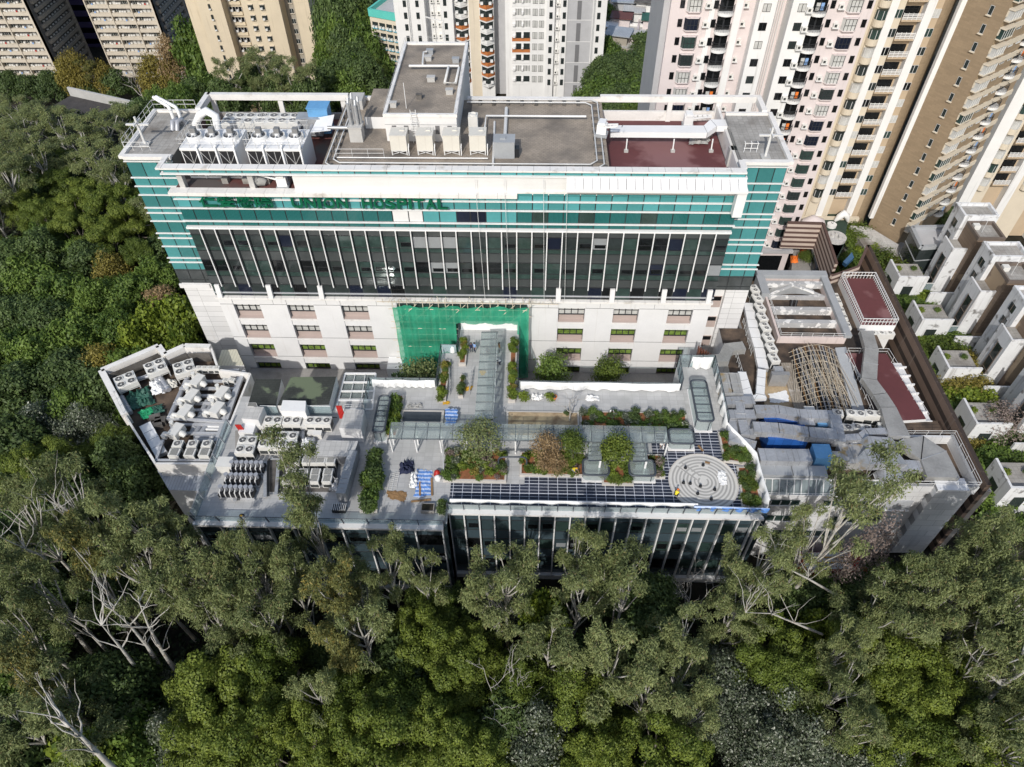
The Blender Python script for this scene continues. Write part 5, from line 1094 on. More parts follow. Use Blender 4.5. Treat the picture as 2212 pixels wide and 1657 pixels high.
def zpipe(label, k, pts, z, r, mat='rail_white', **kw): return pipe(label, [tuple(ZP(k, x, y, z)) for x, y in pts], r, mat, **kw)
zpipe('white pipe running along the back of the open roof deck', 'z2', ((940,775),(950,685),(1540,688)), 23.6, .13)
zpipe('bundle of thin pipes running back from the grey tank', 'z2', ((1060,840),(1070,640)), 23.3, .22, 'rail')
zpipe('thin pipes in front of the grey tank', 'z2', ((990,1000),(1000,720)), 23.1, .14, 'rail')
zpipe('low white pipe along the front of the cream tanks', 'z2', ((70,930),(960,935)), 23.3, .07)
railing('thin railing beside the cable track in front of the tanks', rp('z2', ((70,930),(350,930)), 22.96), step=2)
zpipe('pipe run across the lift tower roof', 'z2', ((495,390),(790,390)), 26.6, .16, 'rail'); zpipe('bent pipe loop on the right of the lift tower roof', 'z2', ((728,395),(705,490),(770,490),(790,400)), 26.6, .15, 'rail'); zpipe('short pipe at the back of the lift tower roof', 'z2', ((575,380),(580,310),(600,305)), 26.6, .12, 'rail')
for i, (x, y, w) in enumerate(((620,320,.8),(610,358,.8),(772,370,.8),(627,480,.9),(735,555,.8),(557,585,.6),(405,632,.7))):
    p = ZP('z2', x, y, 26); g = MB(); g.box(p.x-w/2, p.x+w/2, p.y-w*.35, p.y+w*.35, 26, 26.55, 0); g.box(p.x-w/2-.06, p.x+w/2+.06, p.y-w*.35-.06, p.y+w*.35+.06, 26.55, 26.62, 0); tag(g.build('roof_hatch', [('frp_grey', 'concrete_pale', 'frp_grey', 'concrete_pale', 'concrete_pale', 'concrete_dark', 'concrete_pale')[i]]), f'small roof hatch on the lift tower, {("rearmost", "second from the back, centre", "right one inside the pipe loop", "pale one in the middle", "pale one on the right", "dark one left of the middle", "pale one at the front left")[i]}', 'hatch', 'hatches on the lift tower')
g = MB(); p = ZP('z2', 705, 260, 26); g.tube([(p.x, p.y, 26), (p.x, p.y, 29)], .07, 5); g.beam((p.x, p.y, 28.8), (p.x-2.2, p.y, 29.4), .1, .12); tag(g.build('roof_davit', ['rail']), 'small davit at the back edge of the lift tower', 'davit')
railing('thin lightning rail along the lift tower edges', [(-16.8, 77.2, 26.2), (-16.8, 96.3, 26.2), (-8.8, 96.3, 26.2), (-8.8, 77.2, 26.2)], .8, 3.2, 'rail', 0, .02)
g = MB(); p = ZP('z2', 480, 640, 26); g.tube([(p.x, p.y, 26), (p.x, p.y, 29)], .04, 5); tag(g.build('aerial', ['rail_white']), 'thin white aerial at the front edge of the lift tower', 'aerial')
# red terrace
a, b, c, d, e = ZP('z2', 1680, 780, 22.2), ZP('z3', 330, 785, 22.2), ZP('z3', 375, 755, 22.2), ZP('z3', 510, 760, 22.2), 0
duct('white insulated duct run above the red terrace on slim legs', [(a.x, a.y, 22.3), (b.x, a.y, 22.3), (c.x, c.y, 22.5), (d.x+.3, c.y, 22.5)], 1.6, .7, 'white_metal', 50)
for i, (k, x, y) in enumerate((('z2', 1775, 895), ('z2', 2050, 895), ('z3', 365, 895))):
    p = ZP(k, x, y, 20.5); g = MB(); g.tube([(p.x, p.y, 20.5), (p.x, p.y+.25, 22)], .09, 6); g.box(p.x-.25, p.x+.25, p.y-.2, p.y+.2, 20.45, 20.75, 1); tag(g.build('duct_leg', ['rail_white', 'concrete_pale']), f'white leg holding the terrace duct, {("leftmost", "middle", "rightmost")[i]} in front', 'duct leg', 'legs of the terrace duct')
for i, (x, y) in enumerate(((520, 810), (545, 870))):
    p = ZP('z3', x, y, 21.6); g = MB(); g.cyl((p.x, p.y, 20.45), .85, 1.5, 16); g.cyl((p.x, p.y, 21.95), .6, .15, 12, 0, 0, .2); tag(g.build('round_tank', ['concrete']), f'round brown tank on the red terrace, {("rear", "front")[i]} one', 'tank', 'round terrace tanks')
crumple('dust_cover', 'grey cloth hanging under the terrace duct', 'cloth', 'z3', ((235,800),(370,800),(350,850),(235,855)), 20.6, 'tarp_grey', 21, .5)
p = ZP('z3', 525, 900, 22.2); g = MB(); g.box(p.x-1, p.x+1, p.y-.2, p.y+.8, 20.45, 22.6, 0); tag(g.build('stair_hood', ['concrete_pale']), 'pale block stair hood at the front right of the red terrace', 'hood')
g = MB(); p = ZP('z3', 595, 900, 23.3)
for s in (-.7, 0, .7): g.tube([(p.x+s, p.y, 23.3), (p.x+s, p.y, 24.4), (p.x+s, p.y+.5, 24.4)], .04, 4)
for h in (23.8, 24.4): g.tube([(p.x-.8, p.y, h), (p.x+.8, p.y, h)], .04, 4)
tag(g.build('ladder_cage', ['rail_white']), 'white ladder cage at the edge of the right roof wing', 'ladder')
# ================================================================ plant deck left of the hospital
PK = empty('plant_deck_building', 'angular white walled plant building at the far left of the hospital', 'building', (-44, 56, -15))
OUT = poly('z4', ((200,345),(620,165),(665,230),(810,165),(1000,170),(1055,330),(1290,360),(1025,1020),(590,1020),(370,670)), 0)
g = MB(); g.prism(OUT, -15, -1.6, 0, 1)
part('wall', g, ['white_panel', 'plant_floor'], PK)
g = MB()
def wallseg(g, a, b, z0, z1, t, mi=0): g.beam((a[0], a[1], (z0+z1)/2), (b[0], b[1], (z0+z1)/2), t, z1-z0, mi)
for a, b in zip(OUT, OUT[1:]+OUT[:1]): wallseg(g, a, b, -1.7, .0, .25)
for a, b in ((OUT[0], OUT[1]), (OUT[1], OUT[2]), (OUT[2], OUT[3]), (OUT[3], OUT[4]), (OUT[9], OUT[0])): wallseg(g, a, b, -1.6, .35, .75)
part('parapet', g, ['coping'], PK)
g = MB()
for pts in (((235,365),(610,205)), ((690,255),(815,200)), ((835,205),(990,200))):
    a, b = ZP('z4', *pts[0], 0), ZP('z4', *pts[1], 0); n = Vector((b.y-a.y, a.x-b.x, 0)).normalized()
    for t in range(10): c = a.lerp(b, (t+.5)/10)+n*.15; g.beam((c.x, c.y, -1.5), (c.x, c.y, .1), .1, .1)
    wallseg(g, a+n*.25, b+n*.25, -1.5, .1, .06, 1)
part('louvre_screen', g, ['steel_beam', 'concrete_dark'], PK)
u4 = ac('condenser', 'x', 2.5, 2.3, 1.6, 2, 'fan_black', True, .7, rows=2)
series(u4, [('z4', 370, 405, .0, -1.6, .62, 'white four fan condenser in the leftmost walled enclosure, left one'), ('z4', 590, 305, .0, -1.6, .62, 'white four fan condenser in the leftmost walled enclosure, right one'), ('z4', 800, 310, .0, -1.6, .5, 'white four fan condenser in the second walled enclosure')], 'four fan condensers in the walled enclosures')
ex = empty('exhaust_scrubber', 'x', 'exhaust fan'); g = MB(); g.box(-.55, .55, -.9, .9, .4, 1.4); g.box(-.6, .6, -.95, .95, 1.3, 1.36); g.build('casing', ['ac_white'], ex); g = MB(); g.tube([(.3, 0, .9), (.9, -.1, .9), (1.2, -.15, .7)], [.35, .42, .3], 8); g.build('inlet', ['ac_white'], ex); g = MB(); g.cyl((-.8, .5, .4), .36, .7, 12); g.tube([(-.8, .5, 1.1), (-.8, .5, 1.8)], [.2, .26], 8); g.build('blower', ['ac_white'], ex); g = MB(); g.tube([(-.55, -.6, .8), (-1.3, -.7, .8)], .3, 8); g.box(-1.5, -.9, -1.1, -.5, .3, .9); g.build('duct', ['ac_white'], ex)
series(ex, [('z4', x, y, 0, -.9, -.28, lb) for x, y, lb in ((905,420,'cream exhaust fan box, rearmost of the left column on the plant deck'), (862,530,'cream exhaust fan box, second from the back in the left column on the plant deck'), (815,645,'cream exhaust fan box, third from the back in the left column on the plant deck'), (750,785,'cream exhaust fan box, front one of the left column on the plant deck'), (1085,510,'cream exhaust fan box, rear one of the right column on the plant deck'), (1050,625,'cream exhaust fan box, front one of the right column on the plant deck'))], 'exhaust fans on the plant deck')
rd = ac('condenser', 'x', 1.15, 1.0, 1.3, 1, 'fan_grey', True, .1)
series(rd, [('z4', x, 870, .5, -.9, 0, lb) for x, lb in ((752,'cream condenser with round top fan, left of three at the front of the plant deck'), (862,'cream condenser with round top fan, middle of three at the front of the plant deck'), (968,'cream condenser with round top fan, right of three at the front of the plant deck'))], 'round fan condensers on the plant deck')
sq = ac('condenser', 'x', 1.2, 1.0, 1.35, 1, 'ac_grille', True, .1, square=True)
series(sq, [('z4', x, 935, .5, -.9, 0, lb) for x, lb in ((728,'cream condenser with square top grille, left of the front row on the plant deck'), (843,'cream condenser with square top grille, middle of the front row on the plant deck'), (950,'cream condenser with square top grille, right of the front row on the plant deck'))], 'square grille condensers on the plant deck')
sm = ac('condenser', 'x', .75, .5, 1.0, 1, 'ac_grille', True, .08, square=True)
series(sm, [('z4', x, 312, .3, -.7, 0, lb) for x, lb in ((910,'small cream condenser, first from the left under the rear wall of the plant deck'), (952,'small cream condenser, second from the left under the rear wall of the plant deck'), (997,'small cream condenser, third from the left under the rear wall of the plant deck'), (1040,'small cream condenser, fourth from the left under the rear wall of the plant deck'))]+[('z4', 1105, 395, .3, -.9, -.2, 'small cream condenser left of the pair by the steel frame'), ('z4', 1150, 392, .3, -.9, -.2, 'small cream condenser right of the pair by the steel frame')], 'small condensers on the plant deck')
g = MB()
for a, b in (((880,345),(1210,335)), ((800,420),(1190,415)), ((770,470),(1200,470)), ((870,525),(1150,520)), ((740,580),(1130,580)), ((870,630),(1120,630)), ((720,690),(1100,690)), ((700,735),(1240,735)), ((650,800),(1200,800))): p, q = ZP('z4', *a, -.85), ZP('z4', *b, -.85); g.beam(p, q, .35, .25)
for a, b in (((1245,340),(1010,1010)), ((1210,390),(1040,860))): p, q = ZP('z4', *a, -.6), ZP('z4', *b, -.6); g.beam(p, q, .4, .35)
for a, b in (((600,1000),(1010,1000)), ((650,850),(600,1000)), ((700,690),(1180,720))): p, q = ZP('z4', *a, -.4), ZP('z4', *b, -.4); g.beam(p, q, .3, .3)
tag(g.build('steel_platform', ['steel_beam']), 'pale steel beam platform carrying the exhaust fans', 'platform')
r = random.Random(31)
for i, (a, b, rr2, mt_) in enumerate((((830,390),(690,700),.32,'pipe_lag'), ((975,560),(860,800),.34,'pipe_grey'), ((1000,600),(890,800),.34,'pipe_grey'), ((1040,640),(930,800),.34,'pipe_grey'), ((960,770),(1260,780),.2,'rail'), ((960,750),(1250,755),.2,'rail'), ((880,825),(1250,830),.3,'pipe_grey'), ((880,850),(1200,855),.3,'pipe_grey'), ((600,400),(660,490),.34,'pipe_lag'), ((630,390),(690,480),.34,'pipe_lag'), ((320,540),(390,660),.3,'pipe_lag'), ((345,530),(410,650),.3,'pipe_lag'), ((460,400),(540,380),.28,'pipe_lag'))):
    p, q = ZP('z4', *a, -1.1), ZP('z4', *b, -1.1); pipe(('long lagged pipe down the left of the exhaust fans', 'left of three grey pipes under the platform', 'middle of three grey pipes under the platform', 'right of three grey pipes under the platform', 'front one of two thin white pipes leading to the red pipes', 'rear one of two thin white pipes leading to the red pipes', 'rear one of two fat pipes behind the front condensers', 'front one of two fat pipes behind the front condensers', 'left lagged pipe stub by the white canvas', 'right lagged pipe stub by the white canvas', 'outer lagged pipe along the left parapet', 'inner lagged pipe along the left parapet', 'short pipe in the leftmost enclosure')[i], [tuple(p), tuple(q)], rr2, mt_, flange=2.2, fm='rail')
crumple('green_tarp', 'dark green tarpaulin heap at the left of the plant deck', 'tarpaulin', 'z4', ((370,530),(540,450),(590,580),(410,630)), -1.4, 'tarp_green', 31, .55, 12)
crumple('green_tarp', 'bright green tarpaulin in front of the dark green one', 'tarpaulin', 'z4', ((470,640),(570,600),(580,680),(500,700)), -1.4, 'tarp_bright', 32, .2, 8)
crumple('green_tarp', 'grey green folded tarpaulin right of the bright green one', 'tarpaulin', 'z4', ((575,600),(640,585),(665,640),(585,670)), -1.4, 'tarp_green', 33, .2, 8)
crumple('white_canvas', 'white canvas dumped among the lagged pipes', 'canvas', 'z4', ((545,420),(640,390),(660,500),(570,520)), -1.2, 'cloth_white', 34, .5, 9)
crumple('cream_canvas', 'cream canvas mound beside the lagged pipes', 'canvas', 'z4', ((640,410),(740,400),(760,460),(660,470)), -1.2, 'tank_cream', 35, .3, 9)
p, q = ZP('z4', 520, 740, -1.0), ZP('z4', 640, 960, -1.0); duct('flat white duct along the left edge of the plant deck', [tuple(p), tuple(q)], 1.3, .5, 'white_metal', 1.2)
for i, (x, y, rz) in enumerate(((600,700,.4), (640,720,.2), (610,750,.5))): p = ZP('z4', x, y, -1.5); g = MB(); g.obox((p.x, p.y, -1.6), (1.2, .8, .7), rz); g.obox((p.x, p.y, -.9), (1.3, .9, .06), rz); tag(g.build('metal_crate', ['concrete_dark']), f'dark box behind the flat white duct, {("left", "right", "front")[i]} one', 'box', 'dark boxes on the plant deck')
railing('thin railing along the left wall of the plant deck', [tuple(ZP('z4', x, y, -.2)) for x, y in ((300,520),(370,670),(590,1000))], .9, 1.6)
railing('railing in front of the leftmost walled enclosure', [tuple(ZP('z4', x, y, -1.5)) for x, y in ((310,510),(560,400))], 1.0, 1.3)
q = poly('z4', ((605,1070),(1010,1070),(965,1225),(690,1215)), -2.5); g = MB(); g.prism(q, -15, -2.5, 0, 1); tag(g.build('low_shed', ['white_panel', 'metal_deck']), 'low shed with a bluish corrugated roof in front of the plant deck', 'shed')
q = poly('z4', ((1080,185),(1190,180),(1245,300),(1045,300)), -2.0); g = MB(); g.prism(q, -9, -2.0, 0, 1); tag(g.build('low_shed', ['white_panel', 'cream_deck']), 'small lean-to with a cream ribbed roof at the hospital corner', 'shed')
g = MB(); q = poly('z4', ((1270,600),(1330,400),(1520,400),(1480,600)), 1.2); g.prism(q, -.5, 1.2, 0, 1); q2 = poly('z4', ((1490,595),(1590,385),(1925,382),(1870,590)), 1.6); g.prism(q2, -.5, 1.6, 0, 1)
o = g.build('roof_shed', ['white_panel', 'felt_dark']); tag(o, 'pair of sheds with dark patched felt roofs below the white wall', 'shed')
GR = empty('glass_roof', 'low glass roof with white bars left of the footbridge', 'roof', (-24, 60, -1)); q = poly('z4', ((1990,360),(2215,360),(2190,625),(1920,625)), 0); g = MB(); g.prism(q, -8, -.3, 0); part('enclosure', g, ['pod_glass'], GR)
g = MB(); a, b, c, d = [Vector((*p, 0)) for p in q]
for t in (0, .25, .5, .75, 1): g.beam(a.lerp(d, t), b.lerp(c, t), .22, .2)
for t in (0, .33, .66, 1): g.beam(a.lerp(b, t), d.lerp(c, t), .2 if t in (0, 1) else .06, .14)
part('glazing_bar', g, ['white_metal'], GR); g = MB(); g.prism(q, -.25, -.2, 0); part('glass', g, ['canopy_glass'], GR)
# ================================================================ plant terrace (middle)
def wbox(label, k, pts, z, zb, mat, name='plant_room', top=None, cat='plant room', rail=False):
    q = poly(k, pts, z); g = MB(); g.prism(q, zb, z, 0, 1); o = tag(g.build(name, [mat, top or mat]), label, cat); return o
wbox('tiled roof plant room right of the plant deck', 'z4', ((1225,690),(1270,605),(1390,605),(1350,700)), 2.2, 0, 'white_panel', top='tile_pale')
wbox('low white cabinet behind the left twin fan unit', 'z4', ((1200,790),(1230,730),(1330,735),(1310,800)), 1.2, 0, 'white_panel')
wbox('large white air handler behind the twin fan units', 'z4', ((1510,630),(1530,555),(1700,560),(1695,640)), 2.4, 0, 'white_metal', 'air_handler')
wbox('white tiled plant room beside the red pipes at the right', 'z4', ((1945,760),(1990,620),(2130,625),(2105,770)), 2.4, 0, 'white_panel', top='tile_pale')
wbox('low white paved roof block in the middle of the terrace', 'z4', ((1750,965),(1790,850),(2085,855),(2050,970)), 1.6, 0, 'louvre_grey', top='tile_pale')
railing('railing on the tiled plant room roof right of the plant deck', [tuple(ZP('z4', x, y, 2.2)) for x, y in ((1270,605),(1345,605))], .7, 1)
railing('railing on the white tiled plant room beside the red pipes', [tuple(ZP('z4', x, y, 2.4)) for x, y in ((1985,640),(1990,615),(2130,620))], .7, 1)
t2 = ac('condenser', 'x', 2.1, 1.2, 1.45, 2, 'fan_black', True, .12)
series(t2, [('z4', x, y, 1.45, 0, 0, lb) for x, y, lb in ((1458,700,'white twin fan condenser, left one of the back row on the plant terrace'), (1597,702,'white twin fan condenser, second of the back row on the plant terrace'), (1432,812,'white twin fan condenser, left one of the second row on the plant terrace'), (1572,815,'white twin fan condenser, right one of the second row on the plant terrace'), (1420,872,'white twin fan condenser, middle one of the third row on the plant terrace'), (1560,876,'white twin fan condenser, right one of the third row on the plant terrace'), (1270,848,'white twin fan condenser in front of the low white cabinet'), (1250,915,'white twin fan condenser at the front left corner of the twin fan group'))], 'twin fan condensers on the plant terrace')
t3 = ac('condenser', 'white triple fan condenser at the right end of the back row on the plant terrace', 2.9, 1.2, 1.45, 3, 'fan_black', True, .12); at(t3, 'z4', 1793, 703, 1.45, 0)
s2 = ac('condenser', 'x', 1.05, .9, 1.3, 1, 'ac_grille', True, .1, square=True)
series(s2, [('z4', x, y, 1.3, 0, 0, f'cream condenser with square grille, {n} of the {rw_} row near the large terrace tree') for rw_, y, xs in (('back', 993, ((1620,'first'), (1708,'second'), (1748,'third'), (1808,'fourth'), (1882,'fifth'))), ('middle', 1082, ((1590,'first'), (1680,'second'), (1770,'third'), (1862,'fourth'))), ('front', 1130, ((1560,'first'), (1660,'second'), (1760,'third'), (1855,'fourth')))) for x, n in xs], 'square grille condensers near the terrace tree')
rk = empty('pump_rack', 'x', 'pump rack'); g = MB(); g.box(-1.9, 1.9, -.55, .55, .3, .75, 0); g.box(-1.95, 1.95, -.6, -.5, 0, .3, 1); g.box(-1.95, 1.95, .5, .6, 0, .3, 1); g.build('frame', ['fan_black', 'steel_beam'], rk)
for i in range(7): f = MB(); f.cyl((-1.65+i*.55, .15, .75), .22, .65, 10, 0); f.cyl((-1.65+i*.55, .15, 1.4), .25, .06, 10, 0); f.tube([(-1.65+i*.55, -.1, 1.2), (-1.65+i*.55, -.5, 1.1), (-1.65+i*.55, -.55, .3)], .07, 5, 1); f.build('vessel', ['pipe_lag', 'rail'], rk)
series(rk, [('z4', 1265, 1035, 1.0, 0, 0, 'rack of seven lagged vessels, rearmost of three below the twin fan group'), ('z4', 1225, 1125, 1.0, 0, 0, 'rack of seven lagged vessels, middle of three below the twin fan group'), ('z4', 1185, 1215, 1.0, 0, 0, 'rack of seven lagged vessels, front one below the twin fan group')], 'pump racks on the plant terrace')
for i, (a, b) in enumerate((((1180,735),(1240,815)), ((1925,595),(1955,690)))):
    g = MB()
    for t in range(4):
        p, q = ZP('z4', a[0]+t*11, a[1], 1.8), ZP('z4', b[0]+t*11, b[1], .4); g.tube([tuple(p), tuple(q)], .09, 6)
    tag(g.build('red_pipes', ['red_pipe']), f'bundle of four red pipes, {("left one beside the plant deck", "right one beside the white tiled plant room")[i]}', 'pipes')
p, q = ZP('z4', 2055, 960, .9), ZP('z4', 1965, 1270, .9); duct('dark louvred duct along the right edge of the plant terrace', [tuple(p), tuple(q)], 1.0, 1.6, 'frp_grey', .6)
for i in range(2): p, q = ZP('z4', 1690+i*32, 960, .6), ZP('z4', 1725+i*30, 840, .6); pipe(f'fat lagged pipe under white plastic, {("left","right")[i]} of the pair', [tuple(p), tuple(q)], .28, 'pipe_lag', flange=1)
crumple('plastic_sheet', 'white plastic over the pair of fat lagged pipes', 'sheet', 'z4', ((1640,960),(1700,960),(1735,840),(1680,835)), .7, 'cloth_white', 41, .35)
crumple('plastic_sheet', 'pale plastic bundle by the dark louvred duct', 'sheet', 'z4', ((1890,1220),(1930,1220),(1940,1140),(1910,1140)), .3, 'cloth_white', 42, .5)
p = ZP('z4', 1950, 1365, 0); g = MB(); g.box(p.x-.7, p.x+.7, p.y-.4, p.y+.4, .05, .6, 0); [g.box(p.x-.7+t*.2, p.x-.64+t*.2, p.y-.42, p.y+.42, .6, .7, 1) for t in range(8)]; tag(g.build('grating_stack', ['fan_black', 'rail']), 'stack of dark gratings at the front of the plant terrace', 'grating')
for i, (x, y, w, d, h) in enumerate(((1100,1010,1.6,1.3,1.2), (1375,725,.6,1.,1.0), (1690,725,.6,1.,1.0), (1785,795,.9,.6,.8), (1740,790,.8,.6,.5))):
    p = ZP('z4', x, y, h); g = MB(); g.box(p.x-w/2, p.x+w/2, p.y-d/2, p.y+d/2, 0, h); g.box(p.x-w/2-.04, p.x+w/2+.04, p.y-d/2-.04, p.y+d/2+.04, h, h+.06); tag(g.build('electric_cabinet', ['ac_white']), f'white cabinet on the plant terrace, {("large one left of the pump racks", "one left of the back row", "one left of the triple fan unit", "one in front of the triple fan unit", "lowest one in front of the triple fan unit")[i]}', 'cabinet')
pts = [tuple(ZP('z4', x, y, .3)) for x, y in ((1390,640),(1510,640))]
for i, (a, b) in enumerate(((1390,1505), (1690,1900))):
    g = MB(); p, q = ZP('z4', a, 665, 0), ZP('z4', b, 668, 0); g.quad((p.x, p.y, .1), (q.x, q.y, .1), (q.x, q.y, 1.7), (p.x, p.y, 1.7)); g.tube([(p.x, p.y, 1.72), (q.x, q.y, 1.72)], .05, 5, 1); tag(g.build('glass_screen', ['rail_glass', 'rail_white']), f'glass wind screen behind the back row of fans, {("left","right")[i]} piece', 'screen')

# cable trays and small pipes threading the plant terrace
rt = random.Random(91)
for i, (a, b) in enumerate((((1150,1000),(1180,1300)), ((1400,1010),(1400,1270)), ((1440,985),(1960,985)), ((1340,690),(1330,960)), ((1560,1030),(1900,1035)), ((1680,720),(1680,840)), ((1550,1180),(1900,1185)), ((1500,1000),(1480,1250)), ((1910,1000),(1880,1220)), ((1640,690),(1900,690)))):
    p, q = ZP('z4', *a, .25), ZP('z4', *b, .25); g = MB(); g.beam(p, q, .35, .12, 0); g.tube([p+Vector((.3,.1,.1)), q+Vector((.3,.1,.1))], .06, 5, 1); g.tube([p+Vector((.45,.1,.1)), q+Vector((.45,.1,.1))], .05, 5, 1); tag(g.build('cable_tray', ['galv', 'black_rubber']), f'cable tray on the plant terrace floor, {("left of the pump racks", "right of the pump racks", "behind the square grille condensers", "beside the twin fan group", "between the square grille rows", "behind the triple fan unit", "in front of the square grille rows", "at the left of the big terrace tree", "beside the dark louvred duct", "under the glass wind screen")[i]}', 'cable tray')
for i, (pl_, z, mt_) in enumerate(((((1420,985),(1900,985),(1880,1230),(1400,1230)), .012, 'concrete_dark'), (((1180,780),(1640,700),(1640,960),(1180,960)), .014, 'concrete'))):
    g = MB(); g.prism(poly('z4', pl_, 0), -.01, z, 0); o = g.build('floor_patch', [mt_]); o['kind'] = 'structure'
# ================================================================ right annex
AX = empty('annex_building', 'white walled annex building right of the roof garden with roofs full of ducts', 'building', (38, 60, -15))
g = MB(); g.prism([(25.7, 45.2), (39.5, 45.2), (39.5, 45.9), (49.15, 45.9), (49.15, 56.2), (46.6, 56.2), (46.6, 82), (28.8, 82), (28.8, 71.9), (25.7, 71.9)], -14.8, -1.4, 0, 1)
part('wall', g, ['white_joint2', 'plant_floor'], AX)
g = MB(); g.box(39.5, 49.3, 45.7, 46.1, -1.4, .0, 0); g.box(48.95, 49.3, 46.1, 53.0, -1.4, .0, 0); g.box(39.5, 49.3, 52.7, 53.0, -1.4, -.2, 0)
a, b = ZP('r6', 1195, 900, .2), ZP('r6', 1550, 920, .2); g.box(a.x, b.x, 45.0, 46.6, -13, .35, 0); part('parapet', g, ['white_joint2'], AX)
for z0, z1, x0, x1, n in ((-3.3, -2.4, 26.2, 30.5, 4), (-3.3, -2.4, 33.0, 38.6, 6), (-6.6, -5.6, 26.5, 30.5, 4), (-6.6, -5.6, 35.0, 40.5, 6), (-9.8, -8.8, 29, 36, 6)):
    g = MB(); g.box(x0, x1, 45.08, 45.19, z0, z1, 0)
    for k in range(n+1): x = x0+(x1-x0)*k/n; g.box(x-.05, x+.05, 45.02, 45.1, z0, z1, 1)
    g.box(x0-.1, x1+.1, 44.95, 45.1, z0-.1, z0, 2); part('window', g, ['dark_green_glass', 'rail', 'white_panel'], AX)
g = MB(); g.box(40.2, 43.5, 45.78, 45.88, -4.9, -3.1, 0); g.box(40.2, 43.6, 45.6, 45.88, -5.0, -4.9, 1); part('wall_panel', g, ['steel_beam', 'white_panel'], AX)
# louvred glass gallery along the front
g = MB(); 
for k in range(17): x = 26.2+k*.8; g.beam((x, 45.1, -1.3), (x, 46.3, .1), .08, .1)
g.beam((26, 45.1, -1.25), (39.2, 45.1, -1.25), .1, .1); g.beam((26, 46.3, .1), (39.2, 46.3, .1), .12, .12); g.quad((26, 45.15, -1.3), (39.2, 45.15, -1.3), (39.2, 46.3, .05), (26, 46.3, .05), 1); part('gallery', g, ['rail', 'rail_glass'], AX)
def arp(pts, z): return [tuple(ZP('z7', p[0], p[1], z if len(p) < 3 else p[2])) for p in pts]
railing('white railing along the front of the right annex roof', [(39.5, 45.8, 0), (49.2, 45.8, 0)], .8, 2.2, 'rail_white'); railing('white railing along the right edge of the annex front roof', [(49.2, 45.9, 0), (49.2, 52.9, 0), (40, 52.9, -.2)], .8, 1.6, 'rail_white'); railing('white railing on the ledge below the glass louvre gallery', [(26, 44.95, -1.4), (39.3, 44.95, -1.4)], .7, 2.5, 'rail_white')
# framed hall
FH_ = empty('framed_hall', 'hall with grey framed open roof and dark sunken strips behind the bamboo poles', 'building', (37, 75, -1)); X0, X1, Y0, Y1 = 32.8, 41.7, 69.2, 81.8
g = MB(); g.box(X0, X1, Y0, Y0+.3, -6, -.35, 0); g.box(X0, X0+.3, Y0+.3, Y1, -6, -.35, 0); g.box(X1-.3, X1, Y0+.3, Y1, -6, -.35, 0); g.box(X0+.3, X1-.3, Y1-.3, Y1, -6, -.35, 0); part('wall', g, ['pink_white'], FH_)
g = MB(); g.box(X0+.3, X1-.3, Y0+.3, Y1-.3, -6, -1.5, 0); part('sunken_roof', g, ['mossy_roof'], FH_)
for y in (72.2, 74.8): g = MB(); g.box(X0+.3, X1-.3, y, y+.7, -1.5, -.5, 0); part('beam', g, ['peeling'], FH_)
g = MB(); g.box(X1-.35, X1+.6, Y0, Y1+.3, -.35, .15, 0); g.box(X0-.4, X1+.6, Y1-.5, Y1+.6, -.35, .3, 0); g.box(X0-.6, X0+.5, 77.3, Y1-.5, -3.5, .3, 0); part('frame_beam', g, ['frp_grey'], FH_)
g = MB(); g.box(X0+.5, X1-.35, 79.9, 80.6, -1.0, -.2, 0); g.box(X0+.5, X1-.35, 77.9, 78.15, -1.5, -.7, 0); g.beam((X0+.6, 78.3, -1), (37.2, 79.8, -.3), .3, .3); g.beam((X1-.5, 78.3, -1), (37.2, 79.8, -.3), .3, .3); part('roof_truss', g, ['peeling'], FH_)
g = MB(); n = 12
for i in range(n):
    a0, a1 = pi*i/n, pi*(i+1)/n; q = lambda a, y: (37.2+3.3*cos(a), y, -1.4+.9*sin(a)); g.quad(q(a0, 78.2), q(a1, 78.2), q(a1, 79.8), q(a0, 79.8))
part('arched_light', g, ['tarp_grey'], FH_)
for i in range(2): g = MB(); g.tube([(36.2+i*.55, 75.9, -1.4), (36.5+i*.55, 76.8, -.5)], .2, 8); tag(g.build('vent_pipe', ['fan_black']), f'dark slanted vent pipe on the sunken roof, {("left","right")[i]} of the pair', 'pipe')
railing('thin railing around the sunken hall roof', [(X0+.4, 77.2, -.4), (X0+.3, Y0+.2, -.4), (X1-.3, Y0+.2, -.4)], .7, 1.5, 'rail_white')
# red roofs
RR = empty('red_roof_block', 'white plant block with a dark red roof behind a white lattice railing', 'building', (46.6, 76, -1)); g = MB(); g.box(44.3, 49.0, 71.8, 81.6, -5.5, -.35, 0, 1); part('wall', g, ['white_metal', 'red_roof_wet'], RR)
g = MB(); g.box(45.0, 46.9, 71.7, 71.85, -5.5, -3.0, 0); part('doorway', g, ['dark_room'], RR)
g = MB(); PR = [(44.35, 71.85), (48.95, 71.85), (48.95, 81.55), (44.35, 81.55)]
for a, b in zip(PR, PR[1:]+PR[:1]):
    L = math.hypot(b[0]-a[0], b[1]-a[1]); n = round(L/.45)
    for i in range(n): f = i/n; x, y = a[0]+(b[0]-a[0])*f, a[1]+(b[1]-a[1])*f; g.beam((x, y, -.35), (x, y, .75), .06, .06)
    for z in (.2, .75): g.beam((*a, z), (*b, z), .07, .07)
part('railing', g, ['rail_white'], RR)
wa = ac('wall_condenser', 'x', 1.3, .6, 1.0, 1, 'fan_grey', False, .08); wa.rotation_euler = (0,0,0)
